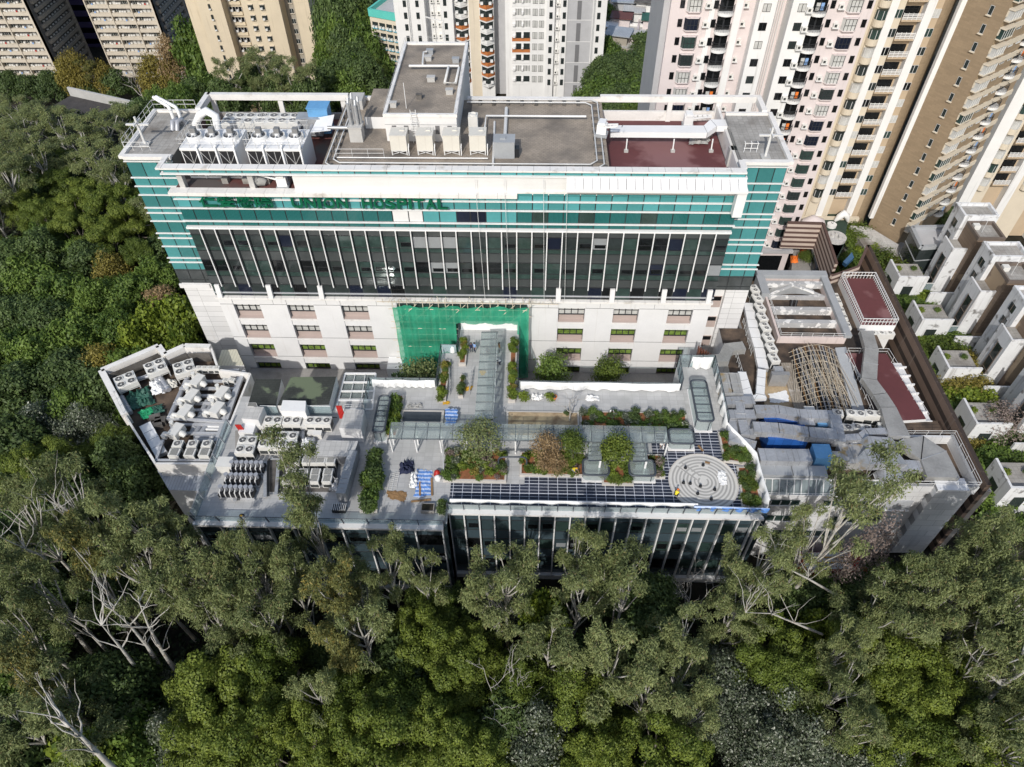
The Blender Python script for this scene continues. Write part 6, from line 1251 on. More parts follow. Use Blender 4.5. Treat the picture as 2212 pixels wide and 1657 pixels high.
series(wa, [('z7', x, y, -1.2, -2.0, -pi/2, f'white condenser on the side of the red roofed block, {n} from the back') for x, y, n in ((972,285,'first'), (988,320,'second'), (1005,370,'third'), (1022,410,'fourth'), (1042,460,'fifth'))]+[('z7', x, 510, -1.6, -2.3, 0, f'white condenser on the front of the red roofed block, {n} of three') for x, n in ((1190,'left'), (1240,'middle'), (1290,'right'))], 'condensers hung on the red roofed block')
R2 = empty('red_roof_block', 'lower annex block with a wet dark red roof under the long bent duct', 'building', (44, 61, -2)); q = [(41.1, 67.0), (46.4, 67.0), (47.6, 56.0), (43.6, 55.6)]; g = MB(); g.prism(q, -6, -.9, 0, 1); part('wall', g, ['white_metal', 'red_roof_wet'], R2)
g = MB(); g.prism([(46.5, 66.0), (48.2, 66.0), (48.6, 55.4), (47.7, 55.4)], -6, -1.6, 0); 
for t in range(7): y = 56+t*1.5; g.box(46.9, 48.5, y, y+.15, -1.6, -1.3, 0)
part('side_gutter', g, ['white_panel'], R2); g = MB(); g.box(45.3, 47.0, 54.7, 55.4, -6, -1.8, 0); part('glazing', g, ['teal_light'], R2)
railing('white railing along the edges of the lower red roof', [(41.2, 55.9, -.9), (41.1, 66.9, -.9), (46.3, 66.9, -.9), (47.5, 56.0, -.9)], 1.0, 1.5, 'rail_white')
# dark vault with bamboo poles
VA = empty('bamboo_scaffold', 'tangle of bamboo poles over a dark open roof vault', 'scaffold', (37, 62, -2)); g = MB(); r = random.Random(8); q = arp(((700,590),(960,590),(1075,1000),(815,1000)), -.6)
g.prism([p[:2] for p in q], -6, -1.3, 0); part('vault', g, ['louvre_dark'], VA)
a, b, c, d = [Vector(p) for p in q]
for i in range(60):
    u0, u1 = r.uniform(-.05, 1.05), 0; u1 = u0+r.uniform(-.3,.3); v0, v1 = r.uniform(-.05,.5), r.uniform(.5, 1.05); lift = lambda u: 1.1*max(0, sin(pi*min(1, max(0, u))))
    p0 = a.lerp(b, u0).lerp(d.lerp(c, u0), v0); p1 = a.lerp(b, u1).lerp(d.lerp(c, u1), v1); g = MB(); g.tube([p0+Vector((0,0,lift(u0)-.3)), p1+Vector((0,0,lift(u1)-.2+r.random()*.3))], .03, 4); part('bamboo_pole', g, ['bamboo'], VA)
for i in range(15):
    v = (i+.5)/15; l, m_ = a.lerp(d, v), b.lerp(c, v); g = MB(); e = r.uniform(-.03,.03); g.tube([l.lerp(m_, t)+Vector((0, r.uniform(-.3,.3)*0+e*20*t, 1.1*sin(pi*t)-.35)) for t in (-.05, .2, .4, .6, .8, 1.08)], .03, 4); part('bamboo_pole', g, ['bamboo'], VA)
for i in range(12): u = (i+.5)/12; g = MB(); p0, p1 = a.lerp(b, u), d.lerp(c, u); g.beam(p0+Vector((0,0,1.0*sin(pi*u)-.55)), p1+Vector((0,0,1.0*sin(pi*u)-.55)), .12, .12); part('roof_rib', g, ['pipe_grey' if i % 3 else 'wood'], VA)
g = MB(); q = arp(((965,590),(1030,585),(1150,990),(1080,1000)), -1.0); g.prism([p[:2] for p in q], -6, -1.0, 0); tag(g.build('sloped_gutter', ['frp_pale']), 'pale sloping roof strip between the bamboo poles and the red roof', 'roof')
g = MB(); q = arp(((635,680),(700,680),(800,990),(730,990)), -1.1); g.prism([p[:2] for p in q], -6, -1.1, 0); tag(g.build('plank_walkway', ['weathered_wood']), 'weathered plank walkway left of the bamboo poles', 'walkway')
g = MB(); q = arp(((510,700),(640,700),(740,990),(545,990)), -1.3); g.prism([p[:2] for p in q], -6, -1.25, 0); tag(g.build('roof_patch', ['sand']), 'sandy stripped roof area with spilled white plaster', 'roof')
crumple('plaster_spill', 'spilled white plaster on the stripped sandy roof', 'spill', 'z7', ((560,870),(670,850),(690,920),(580,925)), -1.24, 'cloth_white', 51, .03)
p = ZP('z7', 620, 800, -.6); g = MB(); g.box(p.x-1.1, p.x+1.1, p.y-.1, p.y+.5, -1.2, .9, 0); g.box(p.x-.5, p.x+.6, p.y+.5, p.y+1.7, -1.2, .6, 1); tag(g.build('metal_hopper', ['galv_rust', 'galv']), 'rusty metal hopper standing on the stripped roof', 'hopper')
# row of eight condensers and long white duct
c1 = ac('condenser', 'x', 1.15, 1.5, 1.5, 1, 'fan_grey', True, .1, rows=2)
series(c1, [('z7', x, y, .3, -1.2, .22, f'cream twin fan condenser beside the long white duct, {n} from the back') for x, y, n in ((478,232,'first'), (497,285,'second'), (513,340,'third'), (527,400,'fourth'), (545,460,'fifth'), (562,525,'sixth'), (582,585,'seventh'), (597,648,'eighth'))], 'condensers beside the long white duct')
duct('long flat white duct running beside the row of cream condensers', arp(((440,330),(470,480),(505,600),(530,725)), -.8), 1.3, .6, 'white_metal', 1.3)
duct('white duct loop at the corner above the stripped roof', arp(((400,745),(435,900),(540,885)), .2), 1.0, .6, 'white_metal', 1.1); duct('second white duct of the corner loop', arp(((520,730),(510,880)), .3), 1.0, .6, 'white_metal', 1.1)
railing('white railings and cable trays left of the long white duct', arp(((405,440),(455,640)), -1.3)+[], .9, 1.3); railing('white railing around the small sunken roof by the corner duct', arp(((345,590),(400,770),(420,880)), -.8), 1.0, .9)
duct('wavy grey duct at the foot of the clad wall', arp(((205,670),(290,665),(320,600),(410,590)), .3), 1.4, .9, 'duct_grey', 20)
g = MB(); p = ZP('z7', 175, 650, 0)
for t in range(6): g.box(p.x-1.0+t*.35, p.x-.9+t*.35, p.y-.5, p.y+.3, -5, 1.8-t*.25)
tag(g.build('slatted_screen', ['rust_slat']), 'rust coloured vertical slat screen at the corner of the white wall', 'screen')
# duct field
for lab, pts, z, w, h, mt_ in (
  ('galvanised duct, upper run behind the rear blue unit', ((480,975),(620,975),(745,1000),(945,1008)), 1.2, 1.3, .9, 'duct'),
  ('galvanised duct passing over the front blue unit', ((470,1080),(620,1088),(800,1112),(975,1125)), 1.6, 1.5, .9, 'duct'),
  ('galvanised duct closing the right end of the blue units', ((955,1010),(985,1170)), 1.3, 1.3, 1.0, 'duct'),
  ('big ribbed duct left of the light blue unit', ((500,1255),(700,1260),(805,1260)), .7, 1.7, 1.4, 'duct'),
  ('rust stained ribbed duct right of the light blue unit', ((940,1268),(1130,1275)), .7, 1.6, 1.3, 'duct_rust'),
  ('rust stained upper duct behind the ribbed ones', ((985,1215),(1140,1215)), .8, 1.3, 1.0, 'duct_rust'),
  ('humped elbow duct at the right of the ribbed ducts', ((1110,1268,.7),(1160,1262,1.5),(1300,1262,1.5),(1345,1272,.7)), 1.3, 1.9, 1.1, 'duct'),
  ('small humped duct behind the elbow duct', ((1135,1175,.7),(1165,1170,1.5),(1285,1172,1.5),(1310,1178,.8)), 1.2, 1.2, .9, 'duct'),
  ('low plain duct in front of the ribbed ducts', ((500,1335),(700,1338),(905,1345)), .2, 1.4, .7, 'frp_grey'),
  ('duct from the elbow to the wide flat duct', ((1330,1305),(1500,1312)), .3, 1.3, .8, 'duct'),
  ('short humped duct at the front edge of the annex roof', ((1230,1362,.0),(1260,1358,.7),(1345,1358,.7),(1372,1362,.0)), .5, 1.2, .8, 'duct'),
  ('duct riser at the far left of the duct field, left one', ((285,770),(310,890)), .9, 1.3, 1.6, 'duct_rust'),
  ('duct riser at the far left of the duct field, right one', ((345,770),(370,890)), .9, 1.3, 1.6, 'duct_rust'),
  ('cross duct in front of the left duct risers', ((290,925),(470,920)), 1.0, 1.2, 1.0, 'duct'),
  ('cross duct left of the rear blue unit', ((315,1005),(475,1005)), 1.0, 1.3, 1.0, 'duct'),
  ('stepped duct left of the front blue unit', ((335,1040),(352,1150),(480,1190)), .8, 1.1, .9, 'duct'),
  ('small inner duct left of the front blue unit', ((400,1040),(420,1110),(480,1110)), 1.1, 1.0, .9, 'duct'),
  ('small inner duct below the cross ducts', ((385,930),(395,1000)), 1.1, 1.0, .9, 'duct'),
  ('duct between the rear condensers and the upper run', ((740,1040),(830,1045)), .8, 1.4, 1.0, 'duct'),
  ('curved duct before the front condensers', ((990,1145),(1110,1138),(1150,1108),(1265,1103)), .9, .9, .8, 'duct')):
    duct(lab, arp(pts, z), w, h, mt_)
for lab, x0, x1, y, z, d, h, mt_ in (('deep blue air handler at the rear of the duct field', 528, 725, 1075, -.4, 1.6, 1.2, 'blue_ahu'), ('large deep blue air handler in the middle of the duct field', 540, 775, 1205, -.7, 2.2, 1.9, 'blue_ahu'), ('light blue fan box between the ribbed ducts', 825, 925, 1310, -.2, 1.9, 1.7, 'blue_light'), ('small light blue fan box by the rear duct', 850, 905, 1095, -.2, 1.2, 1.0, 'blue_light')):
    a, b = ZP('z7', x0, y, z), ZP('z7', x1, y, z); g = MB(); g.box(a.x, b.x, a.y, a.y+d, -1.38, z+h, 0); g.box(a.x-.05, b.x+.05, a.y-.05, a.y+d+.05, z+h, z+h+.06, 0); tag(g.build('air_handler', [mt_]), lab, 'air handler')
k1 = ac('condenser', 'x', 1.2, .95, 1.9, 1, 'fan_grey', True, .15); k2 = ac('condenser', 'x', 2.1, .95, 1.9, 2, 'fan_grey', True, .15)
series(k1, [('z7', 983, 980, .7, -1.2, -.12, 'tall white single fan condenser left of the rear row by the bent duct'), ('z7', 1258, 1060, .5, -1.4, -.1, 'tall white single fan condenser at the right of the front row by the bent duct')])
series(k2, [('z7', 1090, 983, .7, -1.2, -.12, 'tall white twin fan condenser in the middle of the rear row by the bent duct'), ('z7', 1203, 985, .7, -1.2, -.12, 'tall white twin fan condenser at the right of the rear row by the bent duct'), ('z7', 1015, 1065, .5, -1.4, -.12, 'tall white twin fan condenser at the left of the front row by the bent duct'), ('z7', 1128, 1067, .5, -1.4, -.12, 'tall white twin fan condenser in the middle of the front row by the bent duct')])
DP = arp(((1150,500),(1180,605),(1165,790),(1230,880),(1280,960),(1345,1130),(1490,1235),(1610,1370)), 1.0)
duct('very long flat grey duct winding from the white block across the red roof', DP[:6], 1.75, .7, 'duct_grey', 2.2, ws=[1.6,1.6,1.7,1.7,1.8,2.4])
g = MB(); q = poly('r6', ((800,480),(870,430),(1090,400),(1340,565),(1490,860),(1130,850),(1060,660)), 1.0); g.prism(q, .2, 1.0, 0)
for a_, b_ in ((0, 1), (6, 3), (6, 2), (2, 6)): g.beam((*q[a_], 1.01), (*q[b_], 1.01), .09, .06, 1)
tag(g.build('air_duct', ['duct_grey', 'galv']), 'wide flat grey duct plenum at the front right of the annex roof', 'duct')
for i, (x, y) in enumerate(((810,965), (460,1060))): p = ZP('z7', x, y, .4); g = MB(); g.box(p.x-.55, p.x+.55, p.y-.4, p.y+.4, -1.2, .5); g.box(p.x-.6, p.x+.6, p.y-.45, p.y+.45, .5, .56); tag(g.build('electric_cabinet', ['ac_white' if i == 0 else 'galv']), ('cream cabinet at the lower corner of the bamboo poles', 'galvanised junction box among the left ducts')[i], 'cabinet')
pipe('curved white vent pipe among the front ducts', [tuple(p) for p in arp(((1060,1180),(1075,1165),(1095,1175)), .6)], .3, 'ac_white'); pipe('second curved white vent among the front ducts', [tuple(p) for p in arp(((1010,1180),(1022,1166),(1040,1175)), .6)], .3, 'ac_white')
# striped boundary wall and mall podium behind
g = MB(); g.box(50.2, 50.7, 46, 89, -14.5, .0, 0); g.box(50.7, 51.3, 46, 89.3, -14.5, -1.2, 1); o = tag(g.build('striped_wall', ['stripe_wall', 'concrete']), 'long brown and cream striped boundary wall along the right of the annex', 'wall')
g = MB(); q = [ZP('t', *a, 0) for a in ((600,560),(800,490),(870,345))]; w = [(p.x, p.y) for p in q]
g.beam((w[0][0], w[0][1], -3), (w[1][0], w[1][1], -3), .4, 6); g.beam((w[1][0], w[1][1], -3), (50.4, 89, -3), .4, 6); tag(g.build('striped_wall', ['stripe_wall2']), 'striped terrace wall stepping around the tiled courtyard behind the annex', 'wall')
q = [ZP('t', *a, -4) for a in ((505,265),(600,560))]; g = MB(); g.beam((q[0].x, q[0].y, -4), (q[1].x, q[1].y, -4), .4, 5); g.beam((q[0].x, q[0].y, -4), (q[0].x-5.5, q[0].y+.2, -4), .4, 5); tag(g.build('striped_wall', ['stripe_wall2']), 'striped wall beside the parked minivan', 'wall')
# ================================================================ background towers
def shared(fn, mats, name): g = MB(); fn(g); return g.mesh(name, mats)
def win_mesh(w, h, mat='dark_green_glass', nx=2, frame='rail', d=.06, mullion=.06, sill=False, ny=1):
    def f(g):
        g.box(0, w, -d*.3, .05, 0, h, 0)
        for i in range(nx+1): x = w*i/nx; g.box(max(0, x-mullion/2), min(w, x+mullion/2), -d, 0, 0, h, 1)
        for j in range(ny+1): z = h*j/ny; g.box(0, w, -d-.004, 0, max(0, z-mullion/2), min(h, z+mullion/2), 1)
        if sill: g.box(-.1, w+.1, -.25, .02, -.12, 0, 2)
    return shared(f, [mat, frame, 'cream_wall'], 'window')
def ac_mesh(w=.7, h=.5, d=.5): return shared(lambda g: (g.box(0, w, -d, 0, 0, h, 0), g.box(.12, w-.25, -d-.02, -d, .08, h-.08, 1), g.box(-.1, w+.1, -d-.1, 0, -.1, -.03, 2)), ['ac_white', 'ac_grille', 'white_wall'], 'air_conditioner')
def balcony_mesh(w=2.1, d=.9, mat='white_wall', laundry=0):
    def f(g):
        n = 10; pts = [(w/2-w/2*cos(pi*i/n), -d*sin(pi*i/n)) for i in range(n+1)]
        g.prism(pts+[(w, .05), (0, .05)], -.35, .08, 0)
        for i in range(n): a, b = pts[i], pts[i+1]; g.beam((*a, .95), (*b, .95), .05, .05, 1); g.beam((*a, .5), (*b, .5), .03, .03, 1); g.beam((*a, 0), (*a, .95), .03, .03, 1); m_ = ((a[0]+b[0])/2, (a[1]+b[1])/2); g.beam((*m_, 0), (*m_, .95), .02, .02, 1)
        g.box(.15, w-.15, -.02, .05, .08, 1.75, 2); g.box(w*.45, w*.55, -.04, 0, .08, 1.75, 1)
        if laundry: g.box(.4, .9, -.5, -.42, .3, 1.3, 3); g.box(1.0, 1.4, -.52, -.44, .4, 1.3, 4)
    return shared(f, [mat, 'dark_frame', 'dark_room', 'pane_pale', 'orange' if laundry > 1 else 'shirt_blue'], 'balcony')
def bay_mesh(w=2.1, h=1.5, d=.45, mat='pane_pale', wall='pink_wall'):
    def f(g):
        g.prism([(0, .05), (.35, -d), (w-.35, -d), (w, .05)], 0, h, 0); g.prism([(-.05, .05), (.32, -d-.06), (w-.32, -d-.06), (w+.05, .05)], -.12, 0, 2); g.prism([(-.05, .05), (.32, -d-.06), (w-.32, -d-.06), (w+.05, .05)], h, h+.12, 2)
        for x in (.35, .35+(w-.7)/3, .35+(w-.7)*2/3, w-.35): g.box(x-.03, x+.03, -d-.03, -d, 0, h, 1)
        g.box(.35, w-.35, -d-.034, -d, h*.42, h*.42+.06, 1); g.box(.35, w-.35, -d-.036, -d, h-.06, h, 1)
    return shared(f, [mat, 'dark_frame', wall], 'bay_window')
def put(root, placed, rz=0.):
    by = {}
    for nm, me, x, y, z in placed: by.setdefault(nm, []).append((me, x, y, z))
    for nm, L in by.items():
        L.sort(key=lambda t: -t[3] if len(L) > 100 else 0)
        for me, x, y, z in L[:100]:
            o = link(nm, me, root); o.location = Vector((x, y, z))-Vector(root.location); o.rotation_euler = (0, 0, rz)
        if len(L) > 100:
            g = MB(); ms = []; C_, S_ = cos(rz), sin(rz)
            for me, x, y, z in L[100:]:
                ix = []
                for m_ in me.materials:
                    if m_ not in ms: ms.append(m_)
                    ix.append(ms.index(m_))
                vv = [(x+C_*v.co.x-S_*v.co.y, y+S_*v.co.x+C_*v.co.y, z+v.co.z) for v in me.vertices]
                for p in me.polygons: g.add([vv[i] for i in p.vertices], [list(range(len(p.vertices)))], ix[p.material_index])
            o = part(nm, g, ms, root); o['kind'] = 'stuff'
rb = random.Random(12)
# ---- pink tower
PY = 100.; PT = empty('residential_tower', 'pale pink apartment tower with rounded balconies behind the right end of the hospital', 'apartment tower', (30, PY, -15))
fxp = lambda x: ZF('z3', x, 400, PY).x
g = MB(); g.box(17.8, 27.3, PY, PY+12, -15, 38, 0); g.box(28.9, 31.2, PY-.9, PY+12, -15, 38, 1); g.box(33.2, 35.9, PY-.9, PY+12, -15, 38, 1); g.box(26.4, 28.9, PY+.8, PY+12, -15, 38, 0); g.box(31.2, 33.2, PY+1.8, PY+12, -15, 38, 0); g.box(35.9, 44.0, PY, PY+12, -15, 38, 0); g.box(17.0, 17.8, PY+.8, PY+12, -15, 38, 2)
g.box(22.9, 23.6, PY-.15, PY+.1, -15, 38, 1); g.box(26.2, 27.1, PY-.15, PY+.1, -15, 38, 1); part('wall', g, ['pink_wall', 'white_wall', 'grey_wall'], PT)
g = MB(); [g.tube([(31.8+i*.3, PY+1.5, -15), (31.8+i*.3, PY+1.5, 38)], .07, 5) for i in range(4)]; part('drain_pipe', g, ['rail'], PT)
BAYM = [bay_mesh(mat=m_) for m_ in ('pane_pale', 'dark_glass', 'dark_green_glass', 'pane_pale', 'teal_blue')]; BALM = [balcony_mesh(laundry=l) for l in (0, 0, 1, 2)]; SW = win_mesh(.6, 1.0, 'dark_room', 1, 'dark_frame'); PW = [win_mesh(1.0, 1.0, m_, 2, 'dark_frame') for m_ in ('dark_glass', 'pane_pale', 'dark_room')]; AM = ac_mesh()
pl = []; z = 27.4+2.36*2
while z > -14:
    zz = z-.75
    if z > 8: 
        pl += [('bay_window', rb.choice(BAYM), 19.85, PY, zz), ('window', SW, 19.0, PY-.01, zz+.3), ('window', SW, 23.5-.15, PY-.16, zz+.3), ('air_conditioner', AM, 22.3, PY-.01, zz+.5), ('balcony', rb.choice(BALM), 24.0, PY-.02, zz-.15), ('air_conditioner', AM, 27.3, PY+.79, zz+.3), ('window', rb.choice(PW), 29.5, PY-.91, zz+.2)]
    if z > 5: pl += [('window', rb.choice(PW), 34.0, PY-.91, zz+.2)]
    if z > 1.5: pl += [('balcony', rb.choice(BALM), 36.0, PY-.02, zz-.15), ('air_conditioner', AM, 35.1, PY-.91, zz+.3)]
    if z > -2: pl += [('window', SW, 38.4, PY-.01, zz+.3)]
    if z > -9: pl += [('bay_window', rb.choice(BAYM), 40.5, PY, zz), ('window', SW, 43.1, PY-.01, zz+.3), ('air_conditioner', AM, 39.4, PY-.01, zz+.4)]
    z -= 2.36
put(PT, pl)
g = MB(); g.box(35.9, 44.2, PY-1.0, PY, -9.4, -8.9, 0); g.box(36.4, 43, PY-.02, PY+.1, -14.8, -10.6, 1); part('entrance', g, ['grey_wall', 'dark_room'], PT)
# ---- tan towers
def strip_tower(label, y, x0, x1, zb, zt, strips, floors, fh, lx, rz=0., org=None, base=None):
    o = empty('residential_tower', label, 'apartment tower', ((x0+x1)/2, y, zb)); g = MB()
    for a, b, d, m_ in strips: g.box(a, b, y-d, y+9, zb, zt, m_)
    part('wall', g, ['tan_wall', 'white_wall', 'brown_wall', 'cream_wall'], o); return o
TY = 108.; T1 = strip_tower('beige apartment tower with white vertical stripes between the pink tower and the brown one', TY, 44.2, 59, -15, 38, [(44.2, 47.9, .0, 3), (47.9, 49.5, .25, 3), (49.5, 50.6, .6, 1), (50.6, 51.8, .1, 3), (51.8, 54.6, -.6, 0), (54.6, 55.8, .5, 1), (55.8, 57.0, .0, 0)], 0, 0, 0)
g = MB(); n = 8; g.prism([(57.0+2.6*sin(pi/2*i/n), TY+2.6-2.6*cos(pi/2*i/n)) for i in range(n+1)]+[(57, TY+9)], -15, 38, 0); part('wall', g, ['brown_wall'], T1)
curved = [shared(lambda g, m_=m_: (g.prism([(.8-.8*cos(pi*i/8), -.8*sin(pi*i/8)) for i in range(9)], 0, 1.25, 0), [g.box(.8-.8*cos(a)-.03, .8-.8*cos(a)+.03, -.8*sin(a)-.03, -.8*sin(a)+.03, 0, 1.25, 1) for a in (.6, 1.57, 2.5)], g.prism([(.8-.84*cos(pi*i/8), -.84*sin(pi*i/8)) for i in range(9)], -.95, -.02, 2)), [m_, 'rail', 'cream_wall'], 'bay_window') for m_ in ('dark_green_glass', 'pane_pale', 'dark_glass')]
rails = shared(lambda g: (g.box(0, 2.7, -1.0, 0, -.2, .05, 0), [g.box(0, 2.7, -1.0, -.95, .12+.22*k, .22+.22*k, 1) for k in range(4)], [g.beam((.05+.65*k, -.98, 0), (.05+.65*k, -.98, 1.0), .05, .05, 1) for k in range(5)], g.box(.2, 2.5, -.02, .02, .1, 1.6, 2)), ['tan_wall', 'white_wall', 'dark_room'], 'balcony')
TW = [win_mesh(1.1, 1.2, m_, 2, 'rail') for m_ in ('dark_green_glass', 'pane_pale', 'dark_glass', 'dark_room')]
pl = []; z = 33.
while z > -6:
    pl += [('bay_window', rb.choice(curved), 47.95, TY-.25, z), ('window', rb.choice(TW), 50.65, TY-.12, z), ('balcony', rails, 51.85, TY+.6, z-.2), ('window', rb.choice(TW), 55.9, TY-.02, z), ('window', rb.choice(TW), 45.2, TY-.02, z)]
    z -= 2.62
put(T1, pl); g = MB(); g.box(44.3, 57, TY-1.2, TY-.62, -8.6, -7.6); part('podium_band', g, ['cream_wall'], T1)
T2 = empty('residential_tower', 'brown apartment tower with corner bay windows at the upper right', 'apartment tower', (62, 106, -12)); A = Vector((58.7, 106.2, 0)); B = Vector((62.2, 101.4, 0)); C_ = Vector((73.5, 109.6, 0)); D_ = C_+(A-B)
g = MB(); g.prism([tuple(p[:2]) for p in (A, B, C_, D_)], -15, 38, 0); part('wall', g, ['brown_wall'], T2)
dl, dr = (B-A).normalized(), (C_-B).normalized(); nl, nr = Vector((dl.y, -dl.x, 0)), Vector((dr.y, -dr.x, 0))
g = MB(); p = A-dl*.1; g.beam((p.x, p.y, -7), (p.x, p.y, 38), .9, .7, 1)
for k in range(19): z = -5.4+k*2.4; q0, q1 = B+nr*.05, C_+nr*.05; g.beam((q0.x, q0.y, z), (q1.x, q1.y, z), .25, .8, 0)
part('facade_trim', g, ['cream_wall', 'white_wall'], T2)
hood = shared(lambda g: (g.prism([(0,0), (0,-.7), (2.6,-.7), (2.6,0)], 0, 1.3, 0), g.prism([(-.15,0), (-.15,-.9), (2.75,-.9), (2.75,0)], 1.3, 1.45, 1), g.prism([(-.1,0), (-.1,-.8), (2.7,-.8), (2.7,0)], -.15, 0, 1), [g.box(.0+.65*k-.03, .65*k+.03, -.74, -.7, 0, 1.3, 2) for k in range(5)]), ['dark_green_glass', 'cream_wall', 'rail'], 'bay_window')
hood2 = shared(lambda g: (g.prism([(0,0), (0,-.7), (2.6,-.7), (2.6,0)], 0, 1.3, 0), g.prism([(-.15,0), (-.15,-.9), (2.75,-.9), (2.75,0)], 1.3, 1.45, 1), g.prism([(-.1,0), (-.1,-.8), (2.7,-.8), (2.7,0)], -.15, 0, 1), [g.box(.0+.65*k-.03, .65*k+.03, -.74, -.7, 0, 1.3, 2) for k in range(5)]), ['pane_pale', 'cream_wall', 'rail'], 'bay_window')
pr, plf = [], []; z = 32.2; SWB = win_mesh(.55, 1.2, 'dark_glass', 1, 'rail', sill=True)
while z > -7:
    p = A+dl*3.6+nl*.03; plf.append(('window', SWB, p.x, p.y, z)); p = B+dr*.1+nr*.02; pr.append(('bay_window', rb.choice((hood, hood2)), p.x, p.y, z))
    for k, off in enumerate((3.4, 5.0, 7.0)): p = B+dr*off+nr*.03; pr.append(('window', rb.choice(TW), p.x, p.y, z))
    p = B+dr*8.6+nr*.02; pr.append(('balcony', BALM[rb.randrange(4)], p.x, p.y, z-.2)); z -= 2.4
put(T2, plf, math.atan2(dl.y, dl.x)); put(T2, pr, math.atan2(dr.y, dr.x))
T3 = strip_tower('far right beige apartment tower with white stripes at the photo edge', 112., 75, 104, -15, 40, [(75, 77, 1.4, 1), (77, 79.6, .3, 3), (79.6, 82.6, -.5, 0), (82.6, 84, .8, 1), (84, 88, .2, 3), (88, 91, -.5, 0), (91, 92.5, .8, 1), (92.5, 104, .1, 0)], 0, 0, 0)
pl = []; z = 33.
while z > -5:
    for x, m_, nm, y in ((77.4, rb.choice(curved), 'bay_window', 111.7), (79.8, rails, 'balcony', 112.4), (85, rb.choice(curved), 'bay_window', 111.8), (88.2, rails, 'balcony', 112.4), (94, rb.choice(TW), 'window', 111.88), (97, rb.choice(TW), 'window', 111.88)): pl.append((nm, m_, x, y, z))
    z -= 2.62
put(T3, pl)
# ---- white tower with orange spandrels
WY = 165.; WT = empty('residential_tower', 'white apartment tower with orange window panels behind the lift tower', 'apartment tower', (-8, WY, -15)); ZT_ = 14
g = MB()
for a, b, d, m_ in ((-30.2, -23.6, 1.5, 0), (-23.6, -20.3, -1.5, 0), (-20.3, -17.6, .8, 0), (-17.6, -14.2, -.6, 0), (-14.2, -11.8, 0, 2), (-11.8, -8.8, 1.2, 0), (-8.8, -6.3, -2.5, 1), (-6.3, -4.9, .4, 0), (-4.9, 2.7, .6, 0), (2.7, 4.5, 1.2, 0), (4.5, 5.8, .2, 0), (5.8, 7.2, 1.2, 0), (7.2, 12.6, .9, 1), (12.6, 15.6, 1.4, 0)): g.box(a, b, WY-d, WY+14, -15, ZT_, m_)
for k in range(8): g.box(9.3, 10.2, WY-1.0, WY-.88, -15+k*4.6, -11.2+k*4.6, 3); g.box(7.3, 12.5, WY-.93, WY-.88, -15.2+k*4.6, -15.1+k*4.6, 0)
part('wall', g, ['white_wall', 'grey_wall', 'cream_wall', 'groove'], WT)
owin = [shared(lambda g, o_=o_, m_=m_: (g.box(0, 4.0, -.05, .05, -.15, .75, 2 if o_ else 3), g.box(0, 4.0, -.03, .05, .75, 1.9, 3), g.box(.9, 2.0, -.08, 0, .55, 1.85, 0), g.box(2.6, 3.9, -.08, 0, .55, 1.85, 0), [g.box(x-.04, x+.04, -.12, 0, .55, 1.85, 1) for x in (.9, 1.45, 2.0, 2.6, 3.25, 3.9)], g.box(.15, .7, -.5, 0, .75, 1.2, 3), g.box(2.05, 2.5, -.5, 0, .75, 1.2, 3)), [m_, 'dark_frame', 'orange_panel', 'white_wall'], 'window_bay') for o_ in (0, 1) for m_ in ('dark_glass', 'pane_pale')]
zig = [shared(lambda g, o_=o_: (g.prism([(0, 0), (1.5, -1.2), (3.0, 0)], -.2, .55, 1 if o_ else 2), g.prism([(.1, 0), (1.5, -1.0), (2.9, 0)], .55, 1.9, 0), g.prism([(-.1, 0), (1.5, -1.35), (3.1, 0)], 1.95, 2.15, 2), g.box(.3, .9, -1.1, -.5, .7, 1.15, 2), g.box(2.1, 2.7, -1.1, -.5, .7, 1.15, 2)), ['dark_glass', 'orange_panel', 'white_wall'], 'zigzag_bay') for o_ in (0, 1)]
SW2 = win_mesh(.7, 1.3, 'dark_glass', 1, 'dark_frame'); W2 = win_mesh(1.1, 1.4, 'pane_pale', 2, 'dark_frame'); pl = []; k = 0; z = 11.
while z > -13:
    o_ = k % 5 in (0, 1); pl += [('window_bay', owin[(2 if o_ else 0)+rb.randrange(2)], -4.8, WY-.61, z), ('zigzag_bay', zig[1 if k % 5 in (1, 2, 3) else 0], -11.8, WY-1.2, z), ('zigzag_bay', zig[1 if k % 4 < 2 else 0], -17.4, WY+.6, z), ('window', W2, -.3, WY-.62, z+.4), ('window', W2, 1.1, WY-.62, z+.4), ('window', SW2, -28.2, WY-1.52, z), ('window', SW2, -25.5, WY-1.52, z), ('window', SW2, -19.6, WY-.82, z), ('window', SW2, 3.3, WY-1.22, z), ('window', SW2, 6.2, WY-1.22, z), ('window', SW2, 13.6, WY-1.42, z)]
    for x in (-22.6, -21.2): pl.append(('air_conditioner', AM, x, WY+1.5, z))
    pl.append(('air_conditioner', AM, 4.8, WY-.22, z)); z -= 2.45; k += 1
put(WT, pl); g = MB()
for x in (-27.2, -26.9, -22, 4.75, 5.4, 12.8, 13.0): g.tube([(x, WY-1.65 if not (-23 < x < -21 or 4 < x < 6) else WY-.3 if x > 0 else WY+1.3, -15), (x, WY-1.65 if not (-23 < x < -21 or 4 < x < 6) else WY-.3 if x > 0 else WY+1.3, ZT_)], .1, 5)
part('drain_pipe', g, ['rail'], WT)
